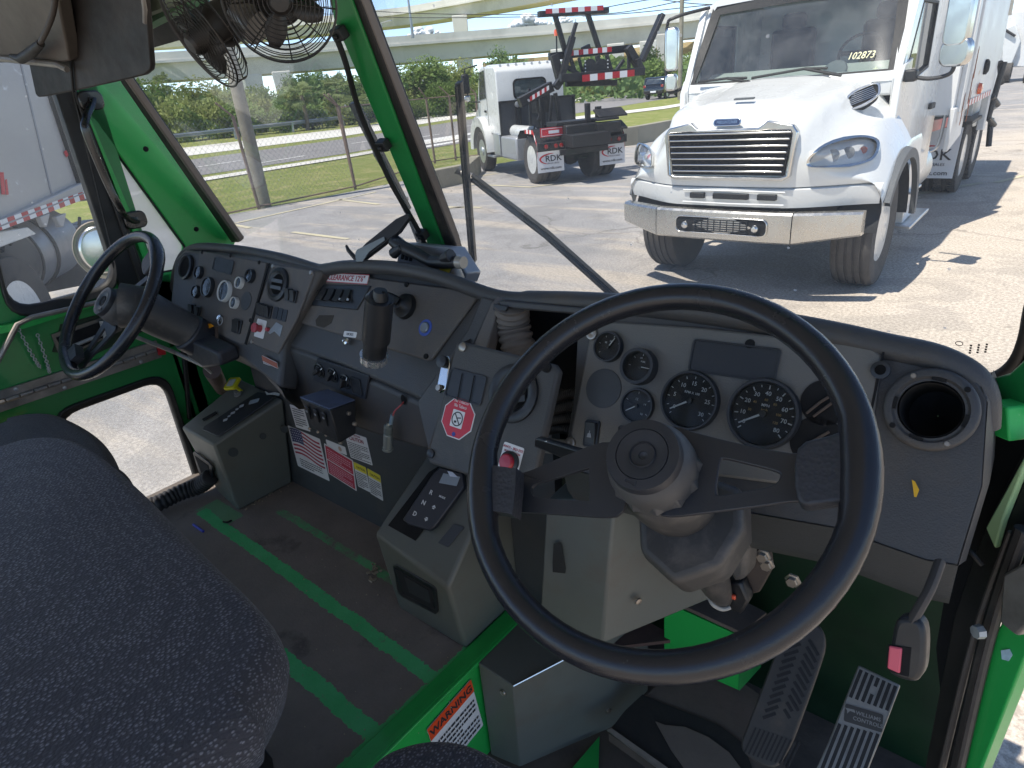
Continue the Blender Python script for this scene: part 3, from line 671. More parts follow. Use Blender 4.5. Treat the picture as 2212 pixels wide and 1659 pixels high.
bump_sec([(.608,5.778),(.85,5.87),(1.10,5.975)],.565,.835,'bumper_end',.07); bump_sec([(-.668,5.778),(-.9,5.87),(-1.13,5.975)],.565,.835,'bumper_end',.07)
mb=MB(mat4((1,0,0),(0,0,1),(0,-1,0),(XC-.02,5.742,.705))); mb.prism(rrect(.84,.135,.045),(0,0,-.03)); ins=mb.build('bumper_intake',dark,b0); mb=MB(mb.M); mb.ring(rrect(.862,.152,.053),rrect(.84,.135,.045),(0,0,.012)); mb.build('intake_rim',chrome,b0,bevel=.004)
for k in range(6): MB().box((XC-.01,5.735,.655+.02*k),(.50,.012,.007)).build('intake_slat',blkp,ins,smooth=0)
for k in range(9): MB().box((XC-.01+.06*(k-4),5.738,.705),(.006,.01,.11)).build('intake_slat',blkp,ins,smooth=0)
for s_ in (-.335,.315): 
    m=MB(); m.tube([Vector((XC+s_,5.76,.705)),Vector((XC+s_,5.70,.705))],.03,12); m.lathe([(.001,.03),(.02,.028),(.032,.012),(.034,0)],14,mat4((1,0,0),(0,0,1),(0,-1,0),(XC+s_,5.70,.705))); m.build('tow_hook',chrome_d,b0)
# cab
def quadp(name,pts,thick,m,parent,bevel=.0): 
    P=[Vector(p) for p in pts]; n_=(P[1]-P[0]).cross(P[2]-P[0]).normalized(); return MB().prism(P,n_*thick).build(name,m,parent,bevel=bevel)
cw=.99; yb,zb=7.04,1.83; yt,zt=7.46,2.52
cab=MB()
def secx(y,z,w): return [Vector((XC-w,y,z)),Vector((XC+w,y,z))]
# pillars and roof as one shell
O=[Vector((XC-cw-.05,yb-.02,zb-.05)),Vector((XC+cw+.05,yb-.02,zb-.05)),Vector((XC+cw-.04,yt,zt+.08)),Vector((XC-cw+.04,yt,zt+.08))]
loopo=[O[0],(O[0]+O[1])/2-Vector((0,.06,.0)),O[1],O[1].lerp(O[2],.5),O[2],(O[2]+O[3])/2-Vector((0,.04,-.02)),O[3],O[3].lerp(O[0],.5)]
ci=sum(loopo,Vector())/8
I_=[Vector((XC-cw+.035,yb-.0,zb+.03)),Vector((XC,yb-.06,zb+.02)),Vector((XC+cw-.035,yb,zb+.03)),Vector((XC+cw-.07,(yb+yt)/2,(zb+zt)/2)),Vector((XC+cw-.12,yt-.02,zt)),Vector((XC,yt-.06,zt+.02)),Vector((XC-cw+.12,yt-.02,zt)),Vector((XC-cw+.07,(yb+yt)/2,(zb+zt)/2))]
cab.ring(loopo,I_,(0,.07,.02))
# roof
rws=[]
for y,dz,wi in ((yt-.03,.06,.96),(yt-.02,.12,.97),(yt+.15,.22,.97),(yt+.6,.27,1.0),(9.15,.27,1.0),(9.25,.1,1.0)):
    rws.append([Vector((XC-wi,y,zt+dz-.12)),Vector((XC-wi*.9,y,zt+dz)),Vector((XC,y-.02,zt+dz+.03)),Vector((XC+wi*.9,y,zt+dz)),Vector((XC+wi,y,zt+dz-.12))])
cab.grid(rws)
cab.build('cab',white,FT,smooth=50)
# doors / sides (hole for the window)
for sg in (1,-1):
    x=XC+sg*(cw+.03)
    o_=[(yb-.05,zb-.03),(yb+.38,zt+.08),(9.15,zt+.1),(9.15,.75),(8.0,.62),(7.58,.75),(7.50,1.2),(7.08,1.38)]
    i_=[(7.26,1.92),(7.54,2.42),(8.25,2.42),(8.25,1.84),(7.8,1.78),(7.44,1.78),(7.30,1.82),(7.26,1.86)]
    MB().ring([(x,a,b) for a,b in o_],[(x,a,b) for a,b in i_],(-sg*.06,0,0)).build('door',white,FT,bevel=.01)
    MB().ring([(x+sg*.004,a,b) for a,b in [(p[0]+.0,p[1]) for p in i_]],[(x+sg*.004,c_[0]+(7.75-c_[0])*.08,c_[1]+(2.14-c_[1])*.08) for c_ in i_],(-sg*.05,0,0)).build('window_gasket',gasket,FT)
    MB().prism([(x-sg*.02,a,b) for a,b in i_],(-sg*.006,0,0)).build('side_window',tg,FT,smooth=0)
    m=MB(); m.prism([(x,8.62,1.42),(x,8.84,1.42),(x,8.84,1.48),(x,8.62,1.48)],(sg*.035,0,0)); m.build('door_handle',blkp,FT,bevel=.01)
m=MB(); x=XC+cw+.06; m.tube(smooth_loop([(x,9.0,.95),(x+.08,9.02,1.1),(x+.08,9.02,2.0),(x,9.0,2.15)],5,False),.018,8); m.build('grab_rail',alum,FT)
MB().ring(loopo and [p.lerp(ci,-.00)+Vector((0,-.006,0)) for p in [q.lerp(ci,.045) for q in loopo]],[q+Vector((0,-.004,0)) for q in [p.lerp(ci,.05) for p in I_]],(0,.02,0)).build('windshield_gasket',gasket,FT,smooth=50)
ws=MB(); ws.add([p+Vector((0,.02,0)) for p in I_]+[ci+Vector((0,-.02,.0))],[(i,(i+1)%8,8) for i in range(8)]); WSH=ws.build('windshield',tg,FT,smooth=80)
ws=MB(); up_=(I_[5]-I_[1]).normalized(); nr=Vector((1,0,0)).cross(up_); ws.text('102873',.095,mat4((1,0,0),up_,nr,Vector((XC+.66,yb+.06,zb+.17))),.001,bold=.002,shear=.2,sx=.8); ws.text('+',.09,mat4((1,0,0),up_,nr,Vector((XC+.80,yb+.03,zb+.05))),.001); ws.build('windshield_number',mat('chalk_yellow','#e9e3b8',.8,var=.05),WSH,smooth=0)
# dark cab interior: dash, seats, wheel, back wall
m=MB(); m.box((XC,7.40,1.78),(1.86,.5,.1)); m.prism([(XC-.93,7.16,1.74),(XC-.93,7.62,1.74),(XC-.93,7.56,1.95),(XC-.93,7.26,1.87)],(1.9,0,0)); m.build('dashboard',mat('pale_dash','#b5b3aa',.8,var=.1),FT,bevel=.03)
m=MB(); m.box((XC,9.18,1.9),(1.96,.05,1.3)); m.box((XC,8.3,1.2),(1.96,1.7,.05)); m.build('cab_lining',mat('cab_lining','#4a4c4c',.9,var=.15),FT,smooth=0)
for s_ in (-.5,.5): 
    m=MB(); m.box((XC+s_,8.8,1.95),(.5,.14,.8)); m.box((XC+s_,8.78,2.42),(.28,.1,.18)); m.box((XC+s_,8.55,1.5),(.5,.5,.14)); m.build('seat',mat('seat_dark','#2c2e31',.9,var=.2),FT,bevel=.05)
m=MB(mat4((1,0,0),(0,.55,.83),(0,-.83,.55),(XC+.5,7.75,2.03))); m.tube([(.2*math.cos(a*math.pi/14),.2*math.sin(a*math.pi/14),0) for a in range(28)],.014,8,closed=True); m.box((0,0,0),(.36,.04,.02)); m.build('steering_wheel',blkp,FT)
m=MB(); m.lathe([(.11,0),(.10,.012),(.02,.016),(.001,.016)],24,mat4((1,0,0),(0,.55,.83),(0,-.83,.55),(XC+.42,7.22,1.89))); m.build('speaker_grille',grey_pl,FT)
for a,b,c_ in (((XC-.62,7.33,1.80),(XC-.15,7.34,1.90),(XC+.18,7.36,1.91)),((XC+.62,7.33,1.80),(XC+.25,7.34,1.90),(XC-.0,7.35,1.95))) if 0 else (((XC+.55,6.96,1.85),(XC+.22,6.97,1.93),(XC-.28,6.98,1.885)),((XC-.28,6.94,1.85),(XC-.52,6.96,1.90),(XC-.84,6.99,1.885))):
    m=MB(); m.tube([a,b],.014,8); m.tube([Vector(b)+Vector((.2,0,-.01)),b,c_],.012,8); m.build('wiper',blkp,FT)
# mirrors
def mirror(sg,pts,head,name='mirror'):
    m=MB(); m.tube(smooth_loop(pts,5,False),.017,8); mm=m.build(name,blk,FT)
    for (c_,w,h) in head:
        q=MB(mat4((.96,-.28*sg,0),(0,0,1),(-.28*sg,-.96,0),c_)); q.prism(rrect(w,h,w*.32),(0,0,-.09)); q.build('mirror_head',chrome,mm,bevel=.02); g=MB(q.M); g.prism(rrect(w*.9,h*.92,w*.28),(0,0,.004),q.M@T(0,0,-.098)); g.build('mirror_glass',chrome,mm)
RM=[PY(7.1,*p) for p in ((1960,163),(2005,170),(2050,160),(2063,135),(2070,90),(2076,30),(2080,-30),(2000,-60))]
mirror(1,RM,[(PY(7.02,2069,35),.20,.44),(PY(7.02,2060,113),.24,.22)])
m=MB(); m.box(tuple(PY(7.1,1968,163)),(.10,.13,.1)); m.build('mirror_bracket',blkp,FT,bevel=.02)
LM=[(XC-1.0,7.2,1.9),(XC-1.2,7.16,1.80),(XC-1.28,7.15,1.88),(XC-1.29,7.15,2.42),(XC-1.2,7.17,2.52),(XC-.93,7.4,2.58)]
mirror(-1,LM,[((XC-1.21,7.10,2.22),.14,.42),((XC-1.21,7.10,1.90),.13,.17)])
# under-cab fairings, steps, tank
def xz(name,x,P,t_,m_,par=FT,bevel=.01): return MB().prism([(x,a,b) for a,b in P],(t_,0,0)).build(name,m_,par,bevel=bevel)
xz('step_panel',XC+.95,[(7.62,1.0),(8.0,1.12),(8.35,.62),(8.2,.42),(7.7,.40)],.16,white)
xz('step',XC+.86,[(7.62,.40),(8.6,.40),(8.6,.36),(7.62,.36)],.34,alum); xz('step',XC+.9,[(7.7,.72),(8.2,.72),(8.2,.69),(7.7,.69)],.25,alum)
m=MB(); m.tube([Vector((XC+.72,8.5,.72)),Vector((XC+.72,9.6,.72))],.3,24); m.build('fuel_tank',alum,FT,smooth=50)
m=MB(); m.box((XC-.42,11,.85),(.12,9.5,.26)); m.box((XC+.42,11,.85),(.12,9.5,.26)); m.build('frame_rail',blk,FT,smooth=0)
m=MB(); m.tube([Vector((XC-.95,6.82,.5)),Vector((XC+.95,6.82,.5))],.07,10); m.box((XC,6.5,.7),(.8,.8,.35)); m.build('front_axle',blk,FT)
# refuse body
bodyx=XC+1.20
m=MB(); 
def bsec(y,z0_,z1_,w): return [Vector((XC-w,y,z0_)),Vector((XC-w,y,z1_-.25)),Vector((XC-w*.82,y,z1_)),Vector((XC+w*.82,y,z1_)),Vector((XC+w,y,z1_-.25)),Vector((XC+w,y,z0_))]
rr_=[bsec(9.0,1.33,3.5,1.2),bsec(9.6,1.33,3.55,1.2),bsec(12.35,1.33,3.55,1.2)]
m.grid(rr_,close=True); m.add(rr_[0],[tuple(range(6))]); m.add(rr_[-1],[tuple(range(6))]); body=m.build('refuse_body',white_dirty,FT,smooth=30,bevel=.02)
for y in (9.15,9.5): xz('body_rib',bodyx,[(y,1.34),(y+.13,1.34),(y+.13,3.3),(y,3.3)],.06,white_dirty)
xz('body_skirt',bodyx-.02,[(8.95,.95),(9.75,1.05),(9.75,1.4),(8.95,1.4)],.05,white_dirty)
m=MB(); 
for y,z in ((9.55,1.4),(9.66,1.2),(9.2,1.2),(9.6,1.65)): m.prism([(bodyx+.062,y,z),(bodyx+.062,y+.06,z+.02),(bodyx+.062,y+.04,z+.34),(bodyx+.062,y+.01,z+.3)],(.003,0,0))
m.build('rust_streaks',rust,FT,smooth=0)
stripe_tape(FT,(bodyx+.004,9.8,1.34),(bodyx+.004,12.3,1.34),(0,0,1),.07,20,(.004,0,0))
m=MB(); m.lathe([(.09,0),(.09,.03),(.06,.05),(.001,.055)],16,mat4((0,1,0),(0,0,1),(1,0,0),(bodyx,11.05,1.74))); m.build('body_port',dark,FT)
m=MB(); m.lathe([(.07,0),(.06,.04),(.001,.05)],16,mat4((0,1,0),(0,0,1),(1,0,0),(bodyx+.01,10.75,1.50))); m.build('marker_lamp',amber,FT)
# tailgate / lift gear at the rear
xz('tailgate',XC-1.02,[(12.36,.9),(14.4,.75),(14.8,1.6),(14.4,3.0),(12.36,3.45)],2.04,white_dirty)
xz('tailgate_post',bodyx-.10,[(12.42,.85),(12.62,.85),(12.62,3.4),(12.42,3.4)],.09,white_dirty)
m=MB(); 
for a,b in (((12.7,1.0),(12.75,1.75)),((12.6,1.3),(13.1,1.15)),((12.7,1.0),(13.2,.85)),((13.15,.95),(13.05,.55)),((12.75,1.75),(12.95,1.45))): m.tube([Vector((bodyx+.0,*a)),Vector((bodyx+.05,*b))],.04,8)
m.build('lift_linkage',blk,FT)
m=MB(); m.tube([Vector((bodyx-.08,12.75,3.2)),Vector((bodyx-.06,12.78,2.35))],.08,12); m.build('lift_cylinder',mat('cream_pipe','#cfc5b2',.5,var=.1),FT)
# mudflap with lettering
FX=XC+.72; flap=MB().prism([(FX-.34,11.22,.33),(FX+.34,11.22,.33),(FX+.36,11.22,1.0),(FX-.32,11.22,1.0)],(0,.015,0)).build('mud_flap',mat('flap_white','#d4d6da',.5,var=.04,vs=3),FT)
txtk=mat('print_black','#23242a',.6,var=.05); txtr=mat('print_red','#c01f2c',.5,var=.05)
def rdk(par,M,s,ts=True):
    m=MB(); m.text('RDK',.20*s,M@T(.06*s,.02*s,.002),.0008,bold=.01,sx=1.1); 
    if ts: m.text('TRUCK SALES',.055*s,M@T(.05*s,-.10*s,.002),.0008)
    m.text('www.rdk.com',.085*s,M@T(0,-.21*s,.002),.0008,bold=.012,sx=1.1); m.build('lettering',txtk,par,smooth=0)
    m=MB(); N_=20; A=[];B=[]
    for k in range(N_+1):
        a=R_(75+175*k/N_); w=.012+.03*math.sin(math.pi*k/N_)
        A.append(Vector((.30*math.cos(a)*s,(.13*math.sin(a)+.02)*s,.002))); B.append(Vector(((.30-w)*math.cos(a)*s,((.13-w)*math.sin(a)+.02)*s,.002)))
    m.grid([A,B],M); m.build('swoosh',txtr,par,smooth=0)
rdk(flap,mat4((1,0,0),(0,0,1),(0,-1,0),(FX-.01,11.216,.62)),1.05)
MB().prism([PX(-1.40,*p) for p in ((2000,262),(2052,252),(2054,270),(2002,287))],(.03,0,0)).build('red_reflector_panel',redp,FT,bevel=.005)
wheel(FT,(XC+.95,6.82,.525),.525,.36,1,white,nuts=rust,steer=1); wheel(FT,(XC-.95,6.82,.525),.525,.36,-1,white,nuts=rust,steer=1)
for y in (12.2,13.55):
    for sg in (1,-1): wheel(FT,(XC+sg*.90,y,.52),.52,.30,sg,white,lug=True); wheel(FT,(XC+sg*.57,y,.52),.52,.28,sg,white,lug=False)
m=MB(); m.prism([(XC+.5,11.4,1.02),(XC+.5,14.5,1.02),(XC+.5,14.5,1.06),(XC+.5,11.4,1.06)],(.65,0,0)); m.build('rear_mudguard',blk,FT,smooth=0)

# ---------------- white hook-lift truck ----------------
hx=Vector((-.845,.535,0)).normalized(); hl=Vector((-.535,-.845,0)).normalized()      # forward, left
fl=Vector((-12.2,13.72,0)); rl=Vector((-9.28,11.87,0)); rc=rl-hl*.93
HM=mat4(hx,hl,(0,0,1),rc)                                                             # origin under the rear axle, x forward, y left
HT=thing('hook_lift_truck','white hook lift truck with raised black arm and red white tape, seen from behind','truck',HM)
def HB(name,c,d,m_,par=HT,bevel=.01,M=None): 
    b=MB(); b.box(c,d,M); return b.build(name,m_,par,local=True,bevel=bevel)
def HP(name,P,ext,m_,par=HT,bevel=.01): return MB().prism(P,ext).build(name,m_,par,local=True,bevel=bevel)
def HTb(name,P,r,m_,par=HT,n=8): return MB().tube(P,r,n).build(name,m_,par,local=True)
WBH=3.45
def hwheel(c,R,w,side,rimm,dish=True):
    M=T(*c)@Rx(-90*side)
    t=MB(M); h=w/2; t.lathe([(.29,-h*.8),(R*.8,-h),(R*.955,-h*.92),(R,-h*.72),(R,-h*.2),(R-.012,-h*.15),(R-.012,h*.15),(R,h*.2),(R,h*.72),(R*.955,h*.92),(R*.80,h),(.29,h*.8)],40); tw=t.build('wheel',tyrem,HT,local=True)
    r=MB(); zf=h*.75; LM_=WM[tw.name].inverted()@WM[HT.name]@M
    if dish: r.lathe([(.295,zf+.01),(.27,zf),(.26,-h*.15),(.18,-h*.25),(.12,-h*.2),(.115,h*.15),(.06,h*.25),(.001,h*.26)],32,LM_)
    else: r.lathe([(.295,zf+.01),(.27,zf),(.255,h*.2),(.19,h*.62),(.13,h*.62),(.115,h*.95),(.07,h*1.05),(.001,h*1.07)],32,LM_)
    r.build('rim',rimm,tw,local=True); return tw
for s_ in (1,-1): hwheel((0,s_*.80,.5),.5,.27,s_,white); hwheel((0,s_*.5,.5),.5,.26,s_,white); hwheel((WBH,s_*.93,.5),.5,.28,s_,alum,False)
# cab
o_=[(2.02,.95),(2.02,2.34),(2.12,2.46),(3.25,2.50),(3.42,2.40),(3.80,1.70),(3.90,1.05),(3.35,1.0),(3.3,.95)]
cb=MB(); A=[Vector((x,.96,z)) for x,z in o_]
cb.prism(A,(0,-1.72,0)); CB=cb.build('cab',white,HT,local=True,bevel=.06,seg=3)
def onCab(name,P,off,m_): return HP(name,P,off,m_,HT,0)
HP('hood',[(3.75,.95,1.0),(4.75,.80,1.0),(4.80,.78,1.42),(3.8,.88,1.72)],(0,-1.66,0),white,bevel=.08)
for s_ in (1,-1):
    P=[]; Q=[]
    for k in range(15):
        a=R_(180*k/14); P.append(Vector((WBH-math.cos(a)*.62,s_*.84,.52+math.sin(a)*.60))); Q.append(Vector((WBH-math.cos(a)*.80,s_*.84,.52+math.sin(a)*.84)))
    fd=MB(); fd.grid([[p+Vector((0,s_*.27,0)) for p in P],[p+Vector((0,s_*.30,0)) for p in Q],[p+Vector((0,-s_*.1,0)) for p in Q],[p+Vector((0,-s_*.1,0)) for p in P]],close=False); fd.build('fender',white,HT,local=True)
    HP('side_window',[(2.95,s_*.966,1.78),(3.60,s_*.966,1.74),(3.38,s_*.966,2.38),(2.95,s_*.966,2.42)],(0,s_*.004,0),tg,bevel=0)
    HTb('mirror_arm',[(3.5,s_*.97,1.70),(3.6,s_*1.25,1.72),(3.6,s_*1.28,2.5),(3.45,s_*.97,2.56)],.02,blk)
    HB('mirror_head',(3.62,s_*1.28,2.15),(.10,.20,.46),blkp,bevel=.04); HB('convex_mirror',(3.62,s_*1.28,1.80),(.10,.18,.16),chrome,bevel=.04)
    HP('door_handle',[(2.98,s_*.97,1.45),(3.12,s_*.97,1.45),(3.12,s_*.97,1.50),(2.98,s_*.97,1.50)],(0,s_*.03,0),blkp)
    HP('door_seam',[(2.90,s_*.962,1.0),(2.915,s_*.962,1.0),(2.915,s_*.962,2.5),(2.90,s_*.962,2.5)],(0,s_*.004,0),grey_pl,bevel=0)
HM2=mat4((0,-1,0),(0,0,1),(-1,0,0),(2.02,.12,1.93))
b=MB(HM2); b.ring(rrect(.86,.46,.12),rrect(.78,.38,.09),(0,0,.02)); b.build('rear_window_gasket',gasket,HT,local=True); b=MB(HM2); b.prism(rrect(.79,.39,.09),(0,0,.008)); b.build('rear_window',tg,HT,local=True,smooth=0)
for k in range(9): HTb('roof_rib',[(2.1,.8-.2*k,2.47),(2.9,.8-.2*k,2.495),(3.2,.8-.2*k,2.49)],.03,white)
HTb('beacon_pole',[(2.0,-.6,2.3),(1.98,-.62,3.0)],.02,blk); b=MB(T(1.98,-.62,3.0)); b.lathe([(.06,0),(.06,.08),(.045,.13),(.001,.15)],14); b.build('beacon',amber,HT,local=True)
# headache rack: dark expanded metal screen with frame and posts
scr=mat('dark_screen','#4b4c4e',.6,.3,var=.3,vs=30)
HP('bulkhead_screen',[(1.9,.96,.78),(1.9,-.96,.78),(1.9,-.96,1.66),(1.9,.96,1.66)],(.03,0,0),scr,bevel=0)
b=MB(); 
for y in (.96,.56,.45,-.05,-.16,-.55,-.96): b.box((1.88,y,1.22),(.05,.04,.9))
for z in (.78,1.68): b.box((1.88,0,z),(.055,1.96,.045))
b.build('bulkhead_frame',blk,HT,local=True,smooth=0)
b=MB(mat4((0,-1,0),(0,0,1),(-1,0,0),(1.86,.52,1.60))); b.lathe([(.07,0),(.06,.04),(.001,.05)],16); b.build('work_lamp',alum,HT,local=True)
# chassis, tanks, fenders, tail
HB('frame_rails',(1.3,.0,.88),(5.0,.86,.24),blk); HTb('rear_axle',[(0,.7,.5),(0,-.7,.5)],.1,blk); b=MB(T(0,0,.5)@Ry(0)); b.lathe([(.001,-.2),(.17,-.12),(.2,0),(.17,.12),(.001,.2)],14,T(-.02,0,.5)@Ry(90)); b.build('differential',blk,HT,local=True)
HTb('white_tank',[(1.75,.66,1.02),(.55,.66,1.02)],.14,white,n=16); HB('side_tank',(1.35,.82,.68),(1.15,.34,.5),mat('grey_tank','#a6a8aa',.4,.3,var=.06),bevel=.04)
HB('tool_box',(2.25,.82,.72),(.5,.36,.5),alum); HB('cab_step',(2.75,.9,.42),(.55,.3,.05),alum)
for s_ in (1,-1):
    P=[]
    for a in ((.62,.95),(.40,1.10),(-.42,1.10),(-.62,.86),(-.66,.62)): P.append(a)
    fd=MB(); rows=[[Vector((x,s_*1.0,z)) for x,z in P],[Vector((x,s_*.36,z)) for x,z in P]]; fd.grid(rows); fd.grid([[p+Vector((0,0,-.04)) for p in r] for r in rows]); fd.build('rear_fender',blk,HT,local=True,smooth=0)
    # tape on the fender edge
    tp=MB(); pts=[(-.62,.62),(-.60,.86),(-.40,1.10),(.1,1.10)] 
    for i,(p,q) in enumerate(zip(pts[:-1],pts[1:])):
        L=math.dist(p,q); n_=max(2,int(L/.09))
        for k in range(n_):
            tp.m=k%2; a=(p[0]+(q[0]-p[0])*k/n_,p[1]+(q[1]-p[1])*k/n_); c_=(p[0]+(q[0]-p[0])*(k+1)/n_,p[1]+(q[1]-p[1])*(k+1)/n_); tp.prism([(a[0]-.05,s_*1.01,a[1]-.05),(c_[0]-.05,s_*1.01,c_[1]-.05),(c_[0]-.05,s_*1.01,c_[1]+.03),(a[0]-.05,s_*1.01,a[1]+.03)],(0,s_*.004,0))
    tp.build('fender_tape',[redp,whtape],HT,local=True,smooth=0)
    fp=HP('mud_flap',[(-.66,s_*1.02,.28),(-.66,s_*.42,.28),(-.66,s_*.42,.70),(-.66,s_*1.02,.70)],(.012,0,0),MATS['flap_white'],bevel=0)
    fM=WM[fp.name].inverted()@HM@mat4((0,-1,0),(0,0,1),(-1,0,0),(-.666,s_*.72,.52))
    m=MB(); m.text('RDK',.17,fM@T(.06,.03,0),.0008,bold=.012,sx=1.1); m.text('TRUCK SALES',.045,fM@T(.05,-.065,0),.0008); m.text('www.rdk.com',.075,fM@T(0,-.16,0),.0008,bold=.012,sx=1.1); m.build('lettering',txtk,fp,local=True,smooth=0)
    m=MB(); A=[];B=[]
    for k in range(21):
        a=R_(75+175*k/20); w=.01+.03*math.sin(math.pi*k/20); A.append(Vector((.26*math.cos(a),.11*math.sin(a)+.03,0))); B.append(Vector(((.26-w)*math.cos(a),(.11-w)*math.sin(a)+.03,0)))
    m.grid([A,B],fM); m.build('swoosh',txtr,fp,local=True,smooth=0)
    lb=HB('lamp_bar',(-.72,s_*.72,.80),(.06,.62,.16),blk)
    for y in (.50,.62,.84): 
        b=MB(WM[lb.name].inverted()@HM@mat4((0,-1,0),(0,0,1),(-1,0,0),(-.75,s_*y,.80))); b.lathe([(.045,0),(.04,.015),(.001,.02)],14); b.build('tail_lamp',redlens,lb,local=True)
pl=HP('red_name_plate',[(-.60,.90,.98),(-.60,.30,.98),(-.60,.30,1.16),(-.60,.90,1.16)],(-.012,0,0),mat('plate_red','#c8303c',.5,var=.05),bevel=0)
pM=WM[pl.name].inverted()@HM@mat4((0,-1,0),(0,0,1),(-1,0,0),(-.614,.60,1.07)); m=MB(); m.text('HOOK',.11,pM,.001,bold=.02,sx=1.1) if 0 else m.prism([( -.12,-.03),(.12,-.03),(.12,.03),(-.12,.03)],(0,0,.002),pM); m.ring([(-.28,-.075),(.28,-.075),(.28,.075),(-.28,.075)],[(-.27,-.065),(.27,-.065),(.27,.065),(-.27,.065)],(0,0,.002),pM); m.build('plate_marks',MATS['flap_white'],pl,local=True,smooth=0)
HB('tail_block',(-.55,0,.9),(.5,.8,.55),blk,bevel=.03)
for k,(x,y,z,dx,dy,dz) in enumerate(((-.6,-.55,1.22,.5,.5,.05),(-.7,-.55,1.05,.35,.55,.2),(-.35,.1,1.2,.6,.9,.08),(-.62,-.18,1.38,.1,.1,.35),(-.25,-.6,1.32,.1,.12,.28),(.2,.3,1.08,.9,.12,.16),(.2,-.3,1.08,.9,.12,.16),(-.45,.2,.72,.4,.5,.3))): HB('hoist_block',(x,y,z),(dx,dy,dz),blk)
for z in (1.26,1.0): HP('ridged_fender',[(-.75,-1.05,z-.02),(-.75,-.38,z-.02),(-.45,-.38,z+.12),(-.45,-1.05,z+.12)],(0,0,.04),blk)
# arm: measured on the upright plane through the truck's centre line
class _P: pass
armp=Pl(rc+hx*.3,hx)                        # plane across the truck, facing back
def AP(x,y,off=0): return HM.inverted()@(armp(x,y)+hx*off)
def abar(name,a,b,w,m_=blk,off=0,offb=None,d=None):
    A=AP(*a,off); B=AP(*b,off if offb is None else offb); w*=.74; u=(B-A).normalized(); v=Vector((1,0,0)).cross(u).normalized()*w/2; n_=Vector((1,0,0))*(d or w)/2
    return MB().hexa([A-v-n_,A+v-n_,A+v+n_,A-v+n_],[B-v-n_,B+v-n_,B+v+n_,B-v+n_]).build(name,m_,HT,local=True,bevel=.01)
abar('arm_crossbar',(1163,31),(1313,22),.15,d=.15)
def atape(a,b,h,n_,off,name='reflective_tape'):
    A=AP(*a,off); B=AP(*b,off); m=MB(); up=Vector((0,0,h))
    for i in range(n_): m.m=i%2; m.prism([A.lerp(B,i/n_),A.lerp(B,(i+1)/n_),A.lerp(B,(i+1)/n_)+up,A.lerp(B,i/n_)+up],(-.004,0,0))
    m.build(name,[redp,whtape],HT,local=True,smooth=0)
atape((1176,31),(1300,23),.09,9,-.08)
abar('arm_upright',(1200,34),(1222,112),.13,off=.02); abar('arm_upright',(1270,29),(1295,106),.13,off=.02)
abar('tilt_ram',(1240,50),(1222,112),.10,off=-.12); abar('tilt_ram',(1232,80),(1205,180),.17,off=-.12); abar('tilt_ram',(1205,176),(1195,190),.2,off=-.12)
abar('hook_arm',(1430,31),(1385,133),.12,off=.0,d=.2); abar('hook_tip',(1425,45),(1431,28),.07,off=0)
# frame: upper and lower rails, sides, braces
abar('frame_rail_upper',(1190,122),(1361,104),.20,off=.1); abar('frame_rail_lower',(1200,170),(1378,155),.22,off=-.25)
atape((1228,121),(1320,112),.10,9,-.03); atape((1242,178),(1352,166),.13,7,-.40)
abar('frame_side',(1196,118),(1210,172),.22,off=.0); abar('frame_side',(1351,102),(1381,155),.22,off=-.1); abar('frame_side',(1356,104),(1356,152),.09,off=-.05)
abar('frame_inner_rail',(1232,125),(1247,172),.10); abar('frame_inner_rail',(1250,125),(1263,172),.08); abar('frame_inner_rail',(1310,118),(1324,163),.10); abar('frame_inner_rail',(1290,120),(1300,168),.12)
abar('brace',(1215,140),(1254,165),.12,off=-.05); abar('brace',(1345,130),(1325,158),.10,off=-.05)
# two rounded roller plates with bolts
for cx_ in (1272,1297):
    o=AP(cx_,147,-.05); m=MB(mat4((0,-1,0),(0,0,1),(-1,0,0),o)); m.prism([(.16*math.cos(R_(a)),.20*math.sin(R_(a))-.02) for a in range(0,181,15)]+[(-.16,-.26),(.16,-.26)],(0,0,.05)); pt=m.build('roller_plate',blk,HT,local=True)
    m=MB(WM[pt.name].inverted()@HM@mat4((0,-1,0),(0,0,1),(-1,0,0),o)); sgn=-1 if cx_==1272 else 1
    for k in range(6): m.box((sgn*.13,.14-.07*k,.055),(.025,.025,.012))
    m.build('bolt_heads',whtape,pt,local=True,smooth=0)
abar('jib_beam',(1195,186),(1125,222),.28,off=.1); atape((1143,219),(1184,194),.09,8,-.06); abar('jib_shadow_beam',(1230,180),(1340,178),.16,off=.2)
abar('winch',(1262,108),(1278,100),.16,off=.1); abar('hook_latch',(1368,128),(1372,152),.15,off=-.2)
HB('hydraulic_valve',(1.25,.15,1.62),(.35,.35,.45),blk)
for (a,b,w) in (((1180,200),(1188,330),.12),((1155,190),(1160,330),.08),((1205,205),(1195,320),.09),((1212,200),(1230,310),.11),((1190,215),(1175,262),.10),((1170,230),(1207,320),.07),((1195,280),(1180,322),.10)): abar('strut',a,b,w,off=.35)
for k in range(7):
    a=AP(1160+7*k,270+6*(k%3),.15); b=AP(1175+5*k,318,.1); c_=a.lerp(b,.5)+Vector((0,.12*((-1)**k),-.12)); HTb('hydraulic_hose',smooth_loop([a,c_,b],6,False),.02,blkp)
HB('rear_bumper_bar',(-.78,0,.66),(.08,1.1,.12),blk)

